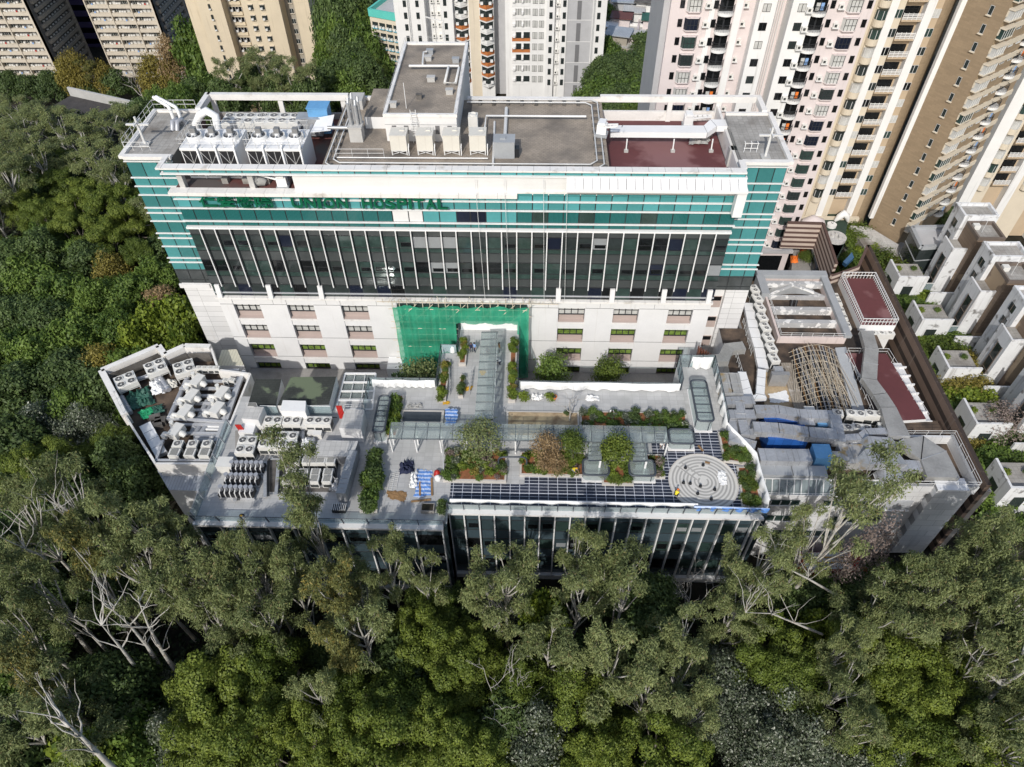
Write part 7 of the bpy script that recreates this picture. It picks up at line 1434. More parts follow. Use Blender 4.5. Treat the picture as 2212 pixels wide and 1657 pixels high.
# ---- school with turquoise parapet
SC2 = empty('school_building', 'cream school block with a turquoise roof band and blue window ledges', 'school', (-33, 176, -15)); q = [tuple(ZP('z2', x, y, 3.2)[:2]) for x, y in ((255,60),(470,165),(470,0),(420,-30))]
q = [(-37.2, 170.2), (-28.5, 166.5), (-24, 178), (-33, 182)]; g = MB(); g.prism(q, -15, 2.3, 0, 1); part('wall', g, ['cream_wall', 'grey_wall'], SC2)
g = MB(); [wallseg(g, a, b, 1.7, 3.3, .5) for a, b in zip(q, q[1:]+q[:1])]; part('parapet', g, ['turquoise'], SC2)
a, b = Vector((*q[0], 0)), Vector((*q[1], 0)); d = (b-a).normalized(); led = shared(lambda g: (g.box(0, 1.5, -.5, 0, -.1, .05, 0), g.box(0, 1.5, -.03, .02, .3, 1.2, 1), g.box(.1, .6, -.45, 0, .05, .45, 2), g.box(.9, 1.4, -.45, 0, .05, .45, 2)), ['blue_ledge', 'dark_glass', 'ac_white'], 'window_ledge'); pl = []
for k in range(7):
    for i in range(5): p = a+d*(.5+i*1.85); pl.append(('window_ledge', led, p.x+d.y*.02, p.y-d.x*.02, -.6-k*2.25))
put(SC2, pl, math.atan2(d.y, d.x))
# ---- yellow tower
YY = 205.; YT = empty('residential_tower', 'yellow cream apartment tower with paired window columns', 'apartment tower', (-75, YY, -33)); fy = lambda x: ZF('z1', x, 300, YY).x
fz = lambda y, Y: ZF('z1', 600, y, Y).z
g = MB()
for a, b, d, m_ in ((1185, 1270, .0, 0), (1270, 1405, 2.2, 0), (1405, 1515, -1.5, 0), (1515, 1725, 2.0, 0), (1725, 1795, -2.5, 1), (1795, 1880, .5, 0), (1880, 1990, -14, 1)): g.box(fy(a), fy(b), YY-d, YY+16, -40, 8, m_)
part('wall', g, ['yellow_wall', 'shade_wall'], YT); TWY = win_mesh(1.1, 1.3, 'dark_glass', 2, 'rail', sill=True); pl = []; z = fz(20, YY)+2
wb = shared(lambda g: (g.box(0, 1.3, -.35, 0, -.15, 0, 1), g.box(0, 1.3, -.3, .02, 0, 1.2, 0), g.box(.2, .8, -.75, -.3, .1, .55, 2), g.box(0, 1.3, -.4, 0, 1.2, 1.35, 1)), ['dark_glass', 'cream_wall', 'ac_white'], 'window_box'); rec = shared(lambda g: (g.box(0, 3.4, -.3, 0, 0, .9, 1), g.box(0, 3.4, -.1, .05, .9, 2.1, 0), g.box(.4, 1.0, -.6, -.1, 1, 1.5, 2), g.box(2., 2.6, -.6, -.1, 1, 1.5, 2), [g.box(.85*k-.04, .85*k+.04, -.16, -.1, .9, 2.1, 2) for k in range(5)]), ['dark_room', 'yellow_wall', 'rail'], 'window_bay')
side = shared(lambda g: (g.box(0, .6, -.5, 0, 0, .3, 1), g.box(0, .5, -.3, 0, .3, 1.4, 0)), ['dark_glass', 'rail'], 'window_box')
while z > -34: pl += [('window_box', wb, fy(1548), YY-2.0, z), ('window_box', wb, fy(1613), YY-2.0, z), ('window_bay', rec, fy(1412), YY+1.4, z), ('window_box', side, fy(1262), YY-.02, z), ('window_box', side, fy(1328), YY-2.22, z), ('window', TWY, fy(1745), YY+2.48, z)]; z -= 2.72
put(YT, pl)
# ---- slab blocks
def slab(label, Y, x0, x1, zb, zt, dx, sidex, bays, fh, seed):
    o = empty('residential_slab', label, 'apartment block', ((x0+x1)/2, Y, zb)); r = random.Random(seed); g = MB(); g.box(x0, x1, Y+1.2, Y+24, zb, zt, 1); n = int((zt-zb)/fh)
    for k in range(n+1): g.box(x0, x1, Y, Y+1.2, zb+k*fh-.1, zb+k*fh+.95, 0); g.box(x1, x1+1.0, Y+3, Y+22, zb+k*fh-.1, zb+k*fh+.95, 2)
    for i in range(bays+1): x = x0+(x1-x0)*i/bays; g.box(x-.2, x+.2, Y-.25, Y+1.25, zb, zt, 0)
    g.box(x1-.5, x1+.2, Y-.3, Y+1.3, zb, zt, 0); g.box(x1, x1+1.1, Y+22, Y+23, zb, zt, 2); part('wall', g, ['slab_cream', 'flat_grey', 'shade_wall'], o)
    ms = []
    for v in range(5):
        def f(g, v=v):
            rr = random.Random(v+seed*7); w = (x1-x0)/bays-.5; g.box(0, w, 0, .05, 0, 1.6, 0); x = .2
            while x < w-1.2:
                t = rr.random()
                if t < .45: g.box(x, x+.7, -.55, 0, .1, .6, 2); x += .9
                elif t < .8: g.box(x, x+1.1, -.06, 0, 0, 1.5, 1 if t < .62 else 3); g.box(x+.5, x+.58, -.1, 0, 0, 1.5, 2); x += 1.4
                else: g.box(x, x+.5, -.8, -.7, -.6, .5, rr.choice((2, 4, 5))); x += .7
        ms.append(shared(f, ['flat_grey', 'dark_glass', 'ac_white', 'pane_pale', 'shirt_blue', 'red_pipe'], 'window_bay'))
    pl = [('window_bay', r.choice(ms), x0+(x1-x0)*i/bays+.25, Y+1.15, zb+k*fh+.95) for k in range(n) for i in range(bays)]; put(o, pl)
    sm_ = shared(lambda g: (g.box(0, .05, 0, 17, 0, 1.5, 0), [g.box(-.02, .5, .8+2.1*t, 1.5+2.1*t, .2, .7, 1) for t in range(8)], [g.box(0, .08, 1.8+2.1*t, 2.6+2.1*t, 0, 1.4, 2) for t in range(7)]), ['dark_glass', 'ac_white', 'flat_grey'], 'side_windows'); put(o, [('side_windows', sm_, x1+.01, Y+4, zb+k*fh+1) for k in range(n)])
YA, YB_ = 250., 262.
slab('cream slab block at the top left corner with crowded windows', YA, F(-40, 100, YA).x-24, F(141, 192, YA).x, F(141, 192, YA).z-1, 8, 0, 0, 5, 2.62, 1)
slab('cream slab block second from the left behind the trees', YB_, F(245, 155, YB_).x, F(378, 153, YB_).x, F(245, 155, YB_).z-2, 8, 0, 0, 3, 2.7, 2)
g = MB(); a, b = F(122, 40, 290), F(204, 95, 290); o = empty('school_building', 'purple banded school block between the two cream slab blocks', 'school', ((a.x+b.x)/2, 290, b.z)); g.box(a.x-8, b.x+6, 290, 305, b.z-12, 6, 0)
for k in range(9): z = b.z-2+k*4.2; g.box(a.x-8, b.x+6, 289.6, 290, z, z+2.0, 1); g.box(a.x-8, b.x+6, 289.9, 290, z+2.0, z+4.2, 2)
part('wall', g, ['grey_wall', 'purple_band', 'dark_room'], o)
g = MB(); a = F(440, 40, 300); g.box(a.x-16, a.x+14, 300, 316, -75, 4, 0); [g.box(a.x-15+6*k, a.x-12+6*k, 299.8, 300, -60+j*5, -58+j*5, 1) for k in range(5) for j in range(12)]; tag(g.build('far_building', ['grey_wall', 'dark_glass']), 'grey building glimpsed left of the yellow tower', 'building')
# ---- village houses
vh = [(1312, 75, 9, 7, 6, 'grey_wall', 'white_metal'), (1345, 58, 8, 7, 7, 'pink_wall', 'red_roof'), (1338, 95, 9, 8, 7, 'shade_wall', 'metal_deck'), (1375, 100, 9, 7, 6, 'pink_wall', 'tile_pale'), (1350, 22, 9, 8, 7, 'grey_wall', 'metal_deck'), (1372, 45, 8, 7, 7, 'white_wall', 'tile_pale'), (1400, 25, 9, 8, 8, 'white_wall', 'concrete_dark'), (1412, 62, 8, 7, 7, 'pink_wall', 'tarp_green'), (1365, 128, 8, 6, 3, 'white_wall', 'metal_deck'), (1318, 120, 8, 6, 5, 'grey_wall', 'concrete'), (1420, 5, 9, 8, 8, 'white_wall', 'white_metal'), (1330, 5, 9, 8, 6, 'white_wall', 'red_roof')]
for i, (u, v, w, d, h, m_, rm) in enumerate(vh):
    p = P(u, v, -14+h); o = empty('village_house', f'{("grey house with white canopy roof", "pink house with a red terrace", "grey house with a rusty metal canopy", "pink house with a pale terrace", "grey house with a sloped metal roof", "white house with a pale roof terrace", "white house with a dark roof", "pink house with a green roof canopy", "low white shed by the trees", "grey house half hidden by trees", "white house at the top edge", "white house with a red roof terrace")[i]} in the far village', 'house', (p.x, p.y, -15), rb.uniform(-.3, -.1)); g = MB(); g.box(-w/2, w/2, -d/2, d/2, -2, h+1, 0, 1); g.build('wall', [m_, 'tile_pale'], o)
    g = MB(); g.box(-w/2-.1, w/2+.1, -d/2-.1, -d/2+.15, h+1, h+1.8); g.box(-w/2-.1, -w/2+.15, -d/2+.15, d/2, h+1, h+1.8); g.box(w/2-.15, w/2+.1, -d/2+.15, d/2, h+1, h+1.8); g.build('parapet', [m_], o)
    g = MB(); g.box(-w*.35, w*.2, -d*.1, d*.45, h+1, h+3.2, 0); g.box(-w*.42, w*.27, -d*.2, d*.5, h+3.2, h+3.4, 1); g.build('roof', [m_, rm], o)
    for k in range(3):
        for z in (h-2.2, h-5): 
            if z > -1: g = MB(); g.box(-w*.38+k*w*.28, -w*.38+k*w*.28+1.2, -d/2-.05, -d/2+.05, z, z+1.3, 0); g.box(-w*.38+k*w*.28-.1, -w*.38+k*w*.28+1.3, -d/2-.3, -d/2, z+1.3, z+1.4, 1); g.build('window', ['dark_glass', 'white_wall'], o)
# ---- town houses to the right
tree_later = []
for i in range(5):
    y = 88.0-9.75*i; dx = 65.3+.1*i-(0 if i < 3 else .3); n_ = ('rearmost', 'second from the back', 'third from the back', 'fourth from the back', 'front')[i]; wm = 'white_wall_dirty'
    o = empty('town_house', f'white and brown tiled town house on the right, {n_} of the row', 'house', (dx, y, -12)); g = MB(); X0_, X1_, Y0_, Y1_ = dx-.7, dx+4.3, y+4.22, y+7.7; g.box(X0_, X1_, Y0_, Y1_, -12, 2.6, 0, 1); g.box(X0_-.05, X0_+.3, Y0_, Y1_+.05, 2.6, 3.1, 0); g.box(X0_+.3, X1_+.05, Y0_, Y0_+.3, 2.6, 3.1, 0); g.box(X1_-.3, X1_+.05, Y0_+.3, Y1_+.05, 2.6, 3.1, 0); g.box(X0_+.3, X1_-.3, Y1_-.3, Y1_, 2.6, 3.1, 0); part('rear_block', g, [wm, 'roof_tile_pale'], o)
    g = MB(); g.box(dx, dx+3.9, y, y+4.2, -12, 1.7, 0, 1); g.box(dx-.02, dx+.25, y-.02, y+4.2, 1.7, 2.2, 2); g.box(dx+.25, dx+3.92, y-.02, y+.25, 1.7, 2.2, 2); g.box(dx+3.6, dx+3.92, y+.25, y+4.2, 1.7, 2.2, 2); g.box(dx+.25, dx+3.6, y+3.9, y+4.2, 1.7, 2.2, 2); part('brown_tower', g, ['brown_tile', 'roof_tile_pale', 'brown_trim'], o)
    g = MB(); g.box(dx-2.2, dx-.02, y+.9, y+4.2, -12, -1.2, 0, 1); g.box(dx-2.2, dx-1.95, y+.9, y+4.2, -1.2, -.5, 0); g.box(dx-1.95, dx-.02, y+.9, y+1.15, -1.2, -.5, 0); part('stair_block', g, [wm, 'roof_tile_pale'], o)
    g = MB(); g.box(dx-2.26, dx-2.18, y+1.5, y+2.7, -11, -2.6, 0); g.box(dx-2.30, dx-2.2, y+1.4, y+1.5, -11, -2.5, 1); g.box(dx-2.30, dx-2.2, y+2.7, y+2.8, -11, -2.5, 1); [g.box(dx-2.31, dx-2.2, y+1.5, y+2.7, z, z+.1, 1) for z in (-9, -7, -5)]; part('window', g, ['dark_glass', 'brown_trim'], o)
    for z in (-2.2, .2): g = MB(); g.box(X0_-.06, X0_+.02, Y0_+1, Y0_+2.2, z, z+1.2, 0); g.box(X0_-.09, X0_, Y0_+1.55, Y0_+1.65, z, z+1.2, 1); part('window', g, ['dark_glass', 'brown_trim'], o)
    for z in (-9, -5.6, -2.2): g = MB(); g.box(dx+2.2, dx+3.4, y-.06, y+.02, z, z+1.5, 0); g.box(dx+2.75, dx+2.85, y-.09, y, z, z+1.5, 1); part('window', g, ['dark_glass', 'brown_trim'], o)
    g = MB(); g.box(dx-3.6, dx-2.2, y+1.0, y+1.06, -8.5, -7.3, 0); g.box(dx-3.6, dx-2.2, y+.98, y+1.08, -7.3, -7.2, 1); part('balcony_glass', g, ['rail_glass', 'rail'], o)
    g = MB(); g.box(dx+.4, dx+1.3, y+2.6, y+3.4, 1.71, 2.4, 0); part('roof_unit', g, ['ac_white'], o)
    for k in range(2): tree_later.append((dx-7.2+k*2.4, y+3.4, -6.5, .8, 'shrub' if k % 2 else 'shrub_bright', n_))
    for k in range(3): tree_later.append((dx-9+k*2, y-.6-.4*(k % 3), -11.9, 2.9, 'shrub_dark' if k % 2 else 'shrub', n_))
    g = MB(); g.box(dx-8.2, dx-3.6, y+.6, y+5, -12, -6.6, 0, 1); g.box(dx-8.2, dx-7.9, y+.6, y+5, -6.6, -5.7, 0); g.box(dx-7.9, dx-3.6, y+.6, y+.9, -6.6, -5.7, 0); part('terrace_block', g, [wm, 'roof_tile_pale'], o)
    g = MB(); g.box(dx-6.9, dx-5.4, y+.52, y+.62, -10, -7.6, 0); part('window', g, ['dark_glass'], o); g = MB(); g.box(dx-8.25, dx-8.15, y+2, y+3.6, -10, -7.6, 0); part('window', g, ['dark_glass'], o)
    g = MB(); g.box(dx-3.5, dx+4.5, y-1.4, y-1.1, -12, -7.2, 0); part('garden_wall', g, [wm], o)
    g = MB(); bx, by = dx+1.4, y+2
    for a_, b_ in (((0,0,1.7),(.1,.2,4.0)), ((.1,.2,4.0),(1.0,.4,4.2)), ((.1,.2,3.6),(.9,.4,3.8)), ((.4,.2,4.3),(.5,.6,3.9))): g.tube([(bx+a_[0], by+a_[1], a_[2]), (bx+b_[0], by+b_[1], b_[2])], .04, 4)
    part('aerial', g, ['rail'], o)
GP = empty('glass_pavilion', 'dark glass pavilion with a flat grey roof behind the town houses', 'pavilion', (61, 95, -12)); q = poly('t', ((1195,200),(1445,195),(1480,330),(1265,345)), -3.2); g = MB(); g.prism(q, -13, -3.6, 0, 1); part('glazing', g, ['dark_glass', 'grey_wall'], GP)
g = MB(); [wallseg(g, a, b, -3.7, -3.1, .6) for a, b in zip(q, q[1:]+q[:1])]; [wallseg(g, a, b, z, z+.12, .2) for z in (-6, -8.5) for a, b in zip(q, q[1:]+q[:1])]; part('fascia', g, ['frp_grey'], GP)
g = MB(); g.prism(poly('t', ((330,300),(560,300),(640,620),(300,560)), -10.5), -15, -10.5, 0); o = g.build('driveway', ['concrete']); o['kind'] = 'structure'
g = MB(); g.prism(poly('t', ((730,190),(900,260),(1190,330),(1150,470),(900,430)), -9), -15, -9, 0); o = g.build('courtyard_paving', ['roof_tile_pale']); o['kind'] = 'structure'
g = MB(); g.prism(poly('t', ((740,190),(880,200),(1095,330),(1080,365),(880,250)), -8.2), -12, -8.2, 0); tag(g.build('stone_ramp', ['tile_pale']), 'pale stone ramp at the foot of the brown tower', 'ramp')
g = MB(); g.prism(poly('t', ((380,250),(530,255),(690,340),(610,480),(690,330),(730,110),(430,95)), -8), -14, -8.0, 0); tag(g.build('mall_terrace', ['terrace_green']), 'dark green play terrace below the beige tower', 'terrace')
def lump(label, k, x, y, z, s, mat, cat='sculpture', name='sculpture', h=.7): p = ZP(k, x, y, z); g = MB(); g.tube([(p.x-s, p.y, z+.1), (p.x-s*.5, p.y, z+h*.6), (p.x, p.y+.1, z+h), (p.x+s*.6, p.y, z+h*.7), (p.x+s, p.y-.1, z+.15)], [s*.2, s*.55, s*.6, s*.5, s*.2], 10); tag(g.build(name, [mat]), label, cat)
lump('long pale pink rounded play sculpture on the terrace', 't', 445, 215, -7.9, 2.2, 'pink_wall', h=1.3); lump('white rounded play sculpture at the back of the terrace', 't', 670, 160, -7.9, 1.1, 'white_wall', h=1.6)
p = ZP('t', 635, 270, -7.5); g = MB(); g.cyl((p.x, p.y, -8), 1.7, .5, 24); [g.cyl((p.x+a, p.y+b, -7.5), .35, .45, 10) for a, b in ((-.6, 0), (.2, .5), (.5, -.5))]; tag(g.build('round_table', ['tile_pale']), 'round table platform with cups on the play terrace', 'table')
g = MB(); p = ZP('t', 605, 178, -7.5); g.cyl((p.x, p.y, -8), .8, .5, 20); g.cyl((p.x, p.y, -7.5), .55, .03, 20); g.beam((p.x, p.y, -7.45), (p.x+.3, p.y+.3, -7.45), .07, .03, 1); g.beam((p.x, p.y, -7.45), (p.x, p.y+.45, -7.45), .07, .03, 1); tag(g.build('clock_table', ['white_wall', 'dark_frame']), 'round white clock face drum on the play terrace', 'clock')
g = MB(); q = poly('t', ((680,470),(745,400),(760,440),(705,490)), -7.8); g.prism(q, -8, -7.4, 0); tag(g.build('blue_slide', ['blue_light']), 'blue play slide at the edge of the terrace', 'slide')
# minivan
def car(label, k, x, y, z, rz, mat, name='parked_car'):
    p = ZP(k, x, y, z); o = empty(name, label, 'car', (p.x, p.y, z), rz); L, Wd = 4.8, 1.82
    prof = [(-2.4,.35),(-2.38,.95),(-2.25,1.15),(-2.0,1.72),(-1.6,1.86),(.6,1.86),(1.0,1.74),(1.65,1.12),(2.3,.92),(2.4,.6),(2.4,.35)]; bm = bmesh.new(); ring = []
    for yy, sc in ((-.91, .93), (-.80, 1), (.80, 1), (.91, .93)): ring.append([bm.verts.new((a, yy if b < 1.2 else yy*.88, b if abs(yy) < .9 or b < .9 else b*.97)) for a, b in prof])
    for A_, B_ in zip(ring, ring[1:]):
        for i in range(len(prof)): j = (i+1) % len(prof); bm.faces.new((A_[i], A_[j], B_[j], B_[i]))
    bm.faces.new(ring[0][::-1]); bm.faces.new(ring[-1]); bmesh.ops.recalc_face_normals(bm, faces=bm.faces); me = bpy.data.meshes.new('body'); bm.to_mesh(me); bm.free(); me.materials.append(MT[mat]); link('body', me, o)
    g = MB(); g.quad((1.06,-.66,1.74), (1.68,-.72,1.14), (1.68,.72,1.14), (1.06,.66,1.74)); 
    g.v = [(x+.025, y, z+.02) for x, y, z in g.v]; g.build('windscreen', ['dark_glass'], o)
    for a in (-1.5, -.5): g = MB(); g.box(a, a+.8, -.5, .5, 1.862, 1.885); g.build('sunroof', ['dark_glass'], o)
    for s in (-1, 1): g = MB(); g.quad((-1.9,s*.83,1.62), (.85,s*.83,1.62), (1.35,s*.905,1.18), (-2.1,s*.905,1.18)); g.build('side_window', ['dark_glass'], o)
    for a in (-1.5, 1.5):
        for s in (-1, 1): g = MB(); g.tube([(a, s*.72, .34), (a, s*.93, .34)], .34, 14); w = g.build('wheel', ['black_rubber'], o); g = MB(); g.tube([(a, s*.93, .34), (a, s*.945, .34)], .2, 10); g.build('rim', ['galv'], w)
    for s in (-1, 1): g = MB(); g.box(2.28, 2.42, s*.62-.2, s*.62+.2, .72, .88); g.build('headlight', ['pane_pale'], o)
    for s in (-1, 1): g = MB(); g.box(.95, 1.15, s*.98-.1, s*.98+.1, 1.1, 1.25); g.build('mirror', [mat], o)
    return o
car('silver minivan with two sunroof panels parked in the driveway behind the annex', 't', 468, 440, -10.5, -pi/2-.15, 'silver_paint')
car('dark car parked in front of the silver minivan, half hidden by the annex', 't', 490, 530, -10.5, -pi/2-.1, 'charcoal')
for i, (x, y, m_, n_, c_) in enumerate(((328, 440, 'orange', 'orange tarpaulin over stacked goods beside the driveway', 'tarpaulin'), (395, 385, 'red_pipe', 'red festive display behind the minivan', 'display'))): crumple('goods_cover', n_, c_, 't', ((x-30,y-25),(x+30,y-25),(x+25,y+25),(x-30,y+25)), -10.4, m_, 61+i, .8, 7)
# fire engine under the trees
p = P(1787, 1228, -13.5); o = empty('fire_engine', 'red vehicle half hidden under the trees by the annex wall', 'vehicle', (p.x, p.y, -14.6), .05); g = MB(); g.box(-3.6, 2.2, -1.2, 1.2, .5, 3.0, 0); g.box(-3.4, 2.0, -1.1, 1.1, 3.0, 3.1, 1); g.build('body', ['red_pipe', 'rail'], o); g = MB(); g.box(2.25, 3.9, -1.2, 1.2, .5, 2.7, 0); g.box(3.88, 3.93, -1, 1, 1.5, 2.4, 1); g.build('cab', ['red_pipe', 'dark_glass'], o)
g = MB(); [g.beam((-3, s, 3.25), (3, s, 3.25), .08, .12) for s in (-.35, .35)]; [g.beam((-2.8+.5*k, -.35, 3.25), (-2.8+.5*k, .35, 3.25), .05, .05) for k in range(12)]; g.build('ladder', ['yellow'], o)
for a in (-2.4, 2.8):
    for s in (-1, 1): g = MB(); g.tube([(a, s*.95, .5), (a, s*1.22, .5)], .5, 12); g.build('wheel', ['black_rubber'], o)
# road and barrier behind the forest
g = MB(); a, b, c = P(150, 198, -13), P(330, 238, -13), P(0, 185, -13); g.beam(a, b, .5, 2.2); g.beam(b, b+Vector((8, 1, 0)), .5, 2.2); tag(g.build('barrier_wall', ['concrete_pale']), 'pale concrete barrier wall along the road behind the forest', 'wall')
g = MB(); n = Vector((b.y-a.y, a.x-b.x, 0)).normalized(); g.quad(a+n*9+Vector((0,0,-.9)), b+n*9+Vector((0,0,-.9)), b+n*.3+Vector((0,0,-.9)), a+n*.3+Vector((0,0,-.9))); o = g.build('road', ['asphalt']); o['kind'] = 'structure'
# ================================================================ forest around the hospital
rf = random.Random(2024); TREES = []
KL = {'gum': ('grey green eucalyptus with pale limbs', 'tree'), 'gum_gold': ('golden tipped eucalyptus', 'tree'), 'gum_tall': ('tall white trunked eucalyptus', 'tree'), 'acacia': ('bright yellow green acacia with puffy crown', 'tree'), 'acacia_deep': ('deep green acacia with puffy crown', 'tree'), 'broad': ('dark green broadleaf tree', 'tree'), 'silver': ('silvery leaved broadleaf tree', 'tree'), 'lush': ('lush mid green bushy tree', 'tree'), 'yellow': ('yellowing tree', 'tree'), 'brown': ('brown leaved tree', 'tree'), 'bright': ('bright lime green tree', 'tree'), 'pink': ('pale pinkish sparse tree', 'tree'), 'dead': ('bare leafless tree', 'tree'), 'bushy': ('small dense green tree', 'tree')}
def region(x, y):
    if y > 140: return 'beyond the road behind the forest' if x < -60 else 'behind the hospital'
    if x < -47: return 'on the left hillside beside the hospital wall' if y > 66 else ('left of the plant deck' if y > 46 else 'in the lower left corner of the forest')
    if y > 90: return 'behind the hospital'
    if x > 43: return 'in the planted strip by the town houses' if y > 46 else 'below the right annex wall'
    if x > 25: return 'below the annex front wall'
    if x > -9: return 'in front of the glass podium'
    return 'in front of the plant terrace'
def tree(kind, x, y, s, h, label=None, rz=None, var=None):
    """h = height of the crown's middle above ground, s = crown width factor"""
    hc = KIND[kind][0][1]; z = gz(x, y)-.15; d, c = KL[kind]; w = region(x, y); s *= .78 if 'gum' in kind and y < 60 else 1
    TREES.append((x, y, s)); o = plant(kind, (x, y, z), s, h/hc, rz, label or f'{d} {w}', c, None if label else f'{d} {w}', name=('eucalyptus' if 'gum' in kind else 'acacia' if 'acacia' in kind else 'dead_tree' if kind == 'dead' else 'broadleaf_tree'), rr=rf, var=var); return o
def T(u, v, kind, zc, s=1., label=None, **k): p = P(u, v, zc); return tree(kind, p.x, p.y, s, max(3., zc-gz(p.x, p.y)), label, **k)
# trees picked out one by one along the front (survey mark of the crown's middle, height, width)
T(622, 1062, 'gum_tall', 9, 1.2, 'tall slender eucalyptus whose crown rises over the front of the plant terrace', var=0)
T(680, 1125, 'gum', 4.5, .65, 'thinner eucalyptus crown right of the slender one over the plant terrace')
T(1815, 1082, 'gum_tall', 9.5, 1.3, 'tall white trunked eucalyptus standing before the annex front wall', var=1)
T(1750, 1165, 'gum', 3, .9, 'eucalyptus crown left of the tall white trunk before the annex')
T(1650, 1215, 'gum', 1.5, 1.0, 'eucalyptus at the right corner of the glass podium'); T(1615, 1275, 'gum', .5, 1.05); T(1575, 1330, 'gum', -1, .9)
T(1250, 1205, 'gum', 2.5, .9, 'eucalyptus reaching up the middle of the glass podium'); T(1095, 1255, 'gum', 2.5, 1.05, 'eucalyptus left of the middle of the glass podium, with a forked pale limb'); T(1350, 1265, 'gum', 1.5, 1.15, 'broad eucalyptus in front of the right half of the glass podium')
T(1060, 1300, 'gum', 0, .95); T(1255, 1290, 'gum', 1, 1.1); T(915, 1240, 'gum', 2, .75); T(840, 1220, 'gum', 2, .8); T(760, 1230, 'gum', 3, .85)
T(720, 1260, 'gum_gold', 4, 1.0, 'tall golden tipped eucalyptus column before the plant terrace'); T(780, 1340, 'gum', 2.5, 1.1); T(745, 1390, 'gum_gold', 1, .95); T(680, 1480, 'gum', 1, .8)
T(540, 1205, 'gum', 3, .8); T(480, 1220, 'gum', 2, .9); T(300, 1135, 'gum', 3, 1.2); T(372, 1165, 'gum', 1, 1.0); T(150, 1075, 'gum', 4, 1.2, 'large eucalyptus with bare pale limbs left of the plant deck corner'); T(55, 1120, 'gum', 3, 1.1); T(170, 1215, 'gum_gold', 3, .95); T(300, 1230, 'gum', 2, 1.1)
T(365, 1275, 'gum', 2, 1.1); T(435, 1250, 'gum', 2, 1.1); T(535, 1255, 'gum', 2, 1.1); T(570, 1330, 'gum', 1, 1.1); T(30, 1260, 'gum', 3, 1.2); T(40, 1340, 'gum', 2, 1.1); T(100, 1290, 'gum', 1, 1.0); T(460, 1330, 'gum', 0, 1.0); T(640, 1265, 'gum', 1, .9); T(610, 1220, 'gum', 2, .8)
T(470, 1505, 'acacia', -2, 1.3, 'largest puffy yellow green acacia in the lower left quarter'); T(570, 1440, 'acacia_deep', -2.5, 1.0); T(535, 1580, 'acacia', -2, 1.15); T(430, 1590, 'acacia', -3, .9); T(620, 1540, 'acacia', -3, .95)
T(385, 1590, 'silver', -5, 1.0); T(46, 1464, 'gum_gold', 1, 1.1); T(114, 1502, 'gum', 0, 1.1); T(190, 1570, 'gum', 0, 1.2); T(60, 1590, 'gum', 0, 1.2); T(200, 1635, 'bright', -4, 1.1); T(260, 1480, 'broad', -5, 1.0); T(30, 1650, 'broad', -4, 1.1); T(290, 1600, 'lush', -5, 1.0)
T(915, 1370, 'acacia', -4, 1.1); T(1006, 1410, 'acacia', -4, 1.0); T(940, 1300, 'acacia_deep', -5, .9); T(1325, 1420, 'gum', 1, 1.25, 'star shaped sparse eucalyptus with grey limbs right of the bottom centre'); T(1180, 1400, 'gum', 0, 1.1); T(1405, 1490, 'gum', 0, 1.1)
T(1243, 1535, 'acacia', -3, 1.15); T(1121, 1470, 'acacia_deep', -4, .9); T(984, 1460, 'acacia', -4, .95); T(846, 1525, 'acacia_deep', -3, 1.0); T(808, 1595, 'acacia', -2, 1.2); T(945, 1590, 'acacia', -3, 1.05); T(1014, 1630, 'acacia', -3, 1.0); T(1292, 1627, 'acacia', -3, .9); T(1425, 1612, 'acacia', -2, 1.1); T(747, 1513, 'acacia_deep', -4, .9); T(700, 1600, 'acacia', -3, .9)
T(1083, 1500, 'dead', -3, 1.1, 'bare white branched dead tree near the bottom centre'); T(1174, 1330, 'bright', -6, .95); T(1500, 1290, 'dead', -6, 1.0, 'bare twiggy tree below the right end of the glass podium'); T(1160, 1580, 'silver', -5, 1.1); T(1270, 1450, 'broad', -6, 1.0); T(1100, 1560, 'broad', -6, 1.0); T(870, 1440, 'broad', -6, 1.0)
for u, v, s in ((1860, 1390, 1.0), (1955, 1415, 1.2), (2035, 1440, 1.0), (1985, 1490, 1.1), (1930, 1480, 1.0)): T(u, v, 'acacia', -3, s)
T(1665, 1406, 'acacia', -4, 1.15); T(1714, 1463, 'acacia_deep', -4, 1.0); T(1640, 1450, 'acacia_deep', -4, .9); T(1817, 1400, 'gum', 1, .7); T(1817, 1480, 'gum', 0, .9); T(1836, 1560, 'gum', 0, .95); T(1931, 1570, 'acacia', -3, 1.0); T(2122, 1627, 'acacia', -3, 1.1); T(1990, 1600, 'acacia_deep', -4, .9)
for u, v, s in ((1560, 1470, 1.2), (1600, 1520, 1.1), (1722, 1600, 1.25), (1893, 1640, 1.1), (1684, 1535, 1.1), (1520, 1540, 1.0), (1640, 1600, 1.1)): T(u, v, 'silver', -6, s)
T(1486, 1368, 'gum', 0, 1.05); T(1478, 1444, 'gum', 0, 1.0); T(1500, 1540, 'gum', -1, .9)
for u, v, zc, s in ((1930, 1290, 1, 1.1), (2000, 1285, 1, 1.1), (2085, 1260, 2, 1.2), (2150, 1165, 3, 1.1), (2190, 1215, 3, 1.2), (1900, 1330, 0, 1.1), (2010, 1345, 1, 1.1), (2179, 1292, 3, 1.25), (2150, 1360, 2, 1.2), (2100, 1310, 2, 1.1), (1960, 1350, 0, .9), (2110, 1215, 2, 1.0), (2200, 1440, 2, 1.1), (2120, 1430, 1, 1.0)): T(u, v, 'gum', zc, s)
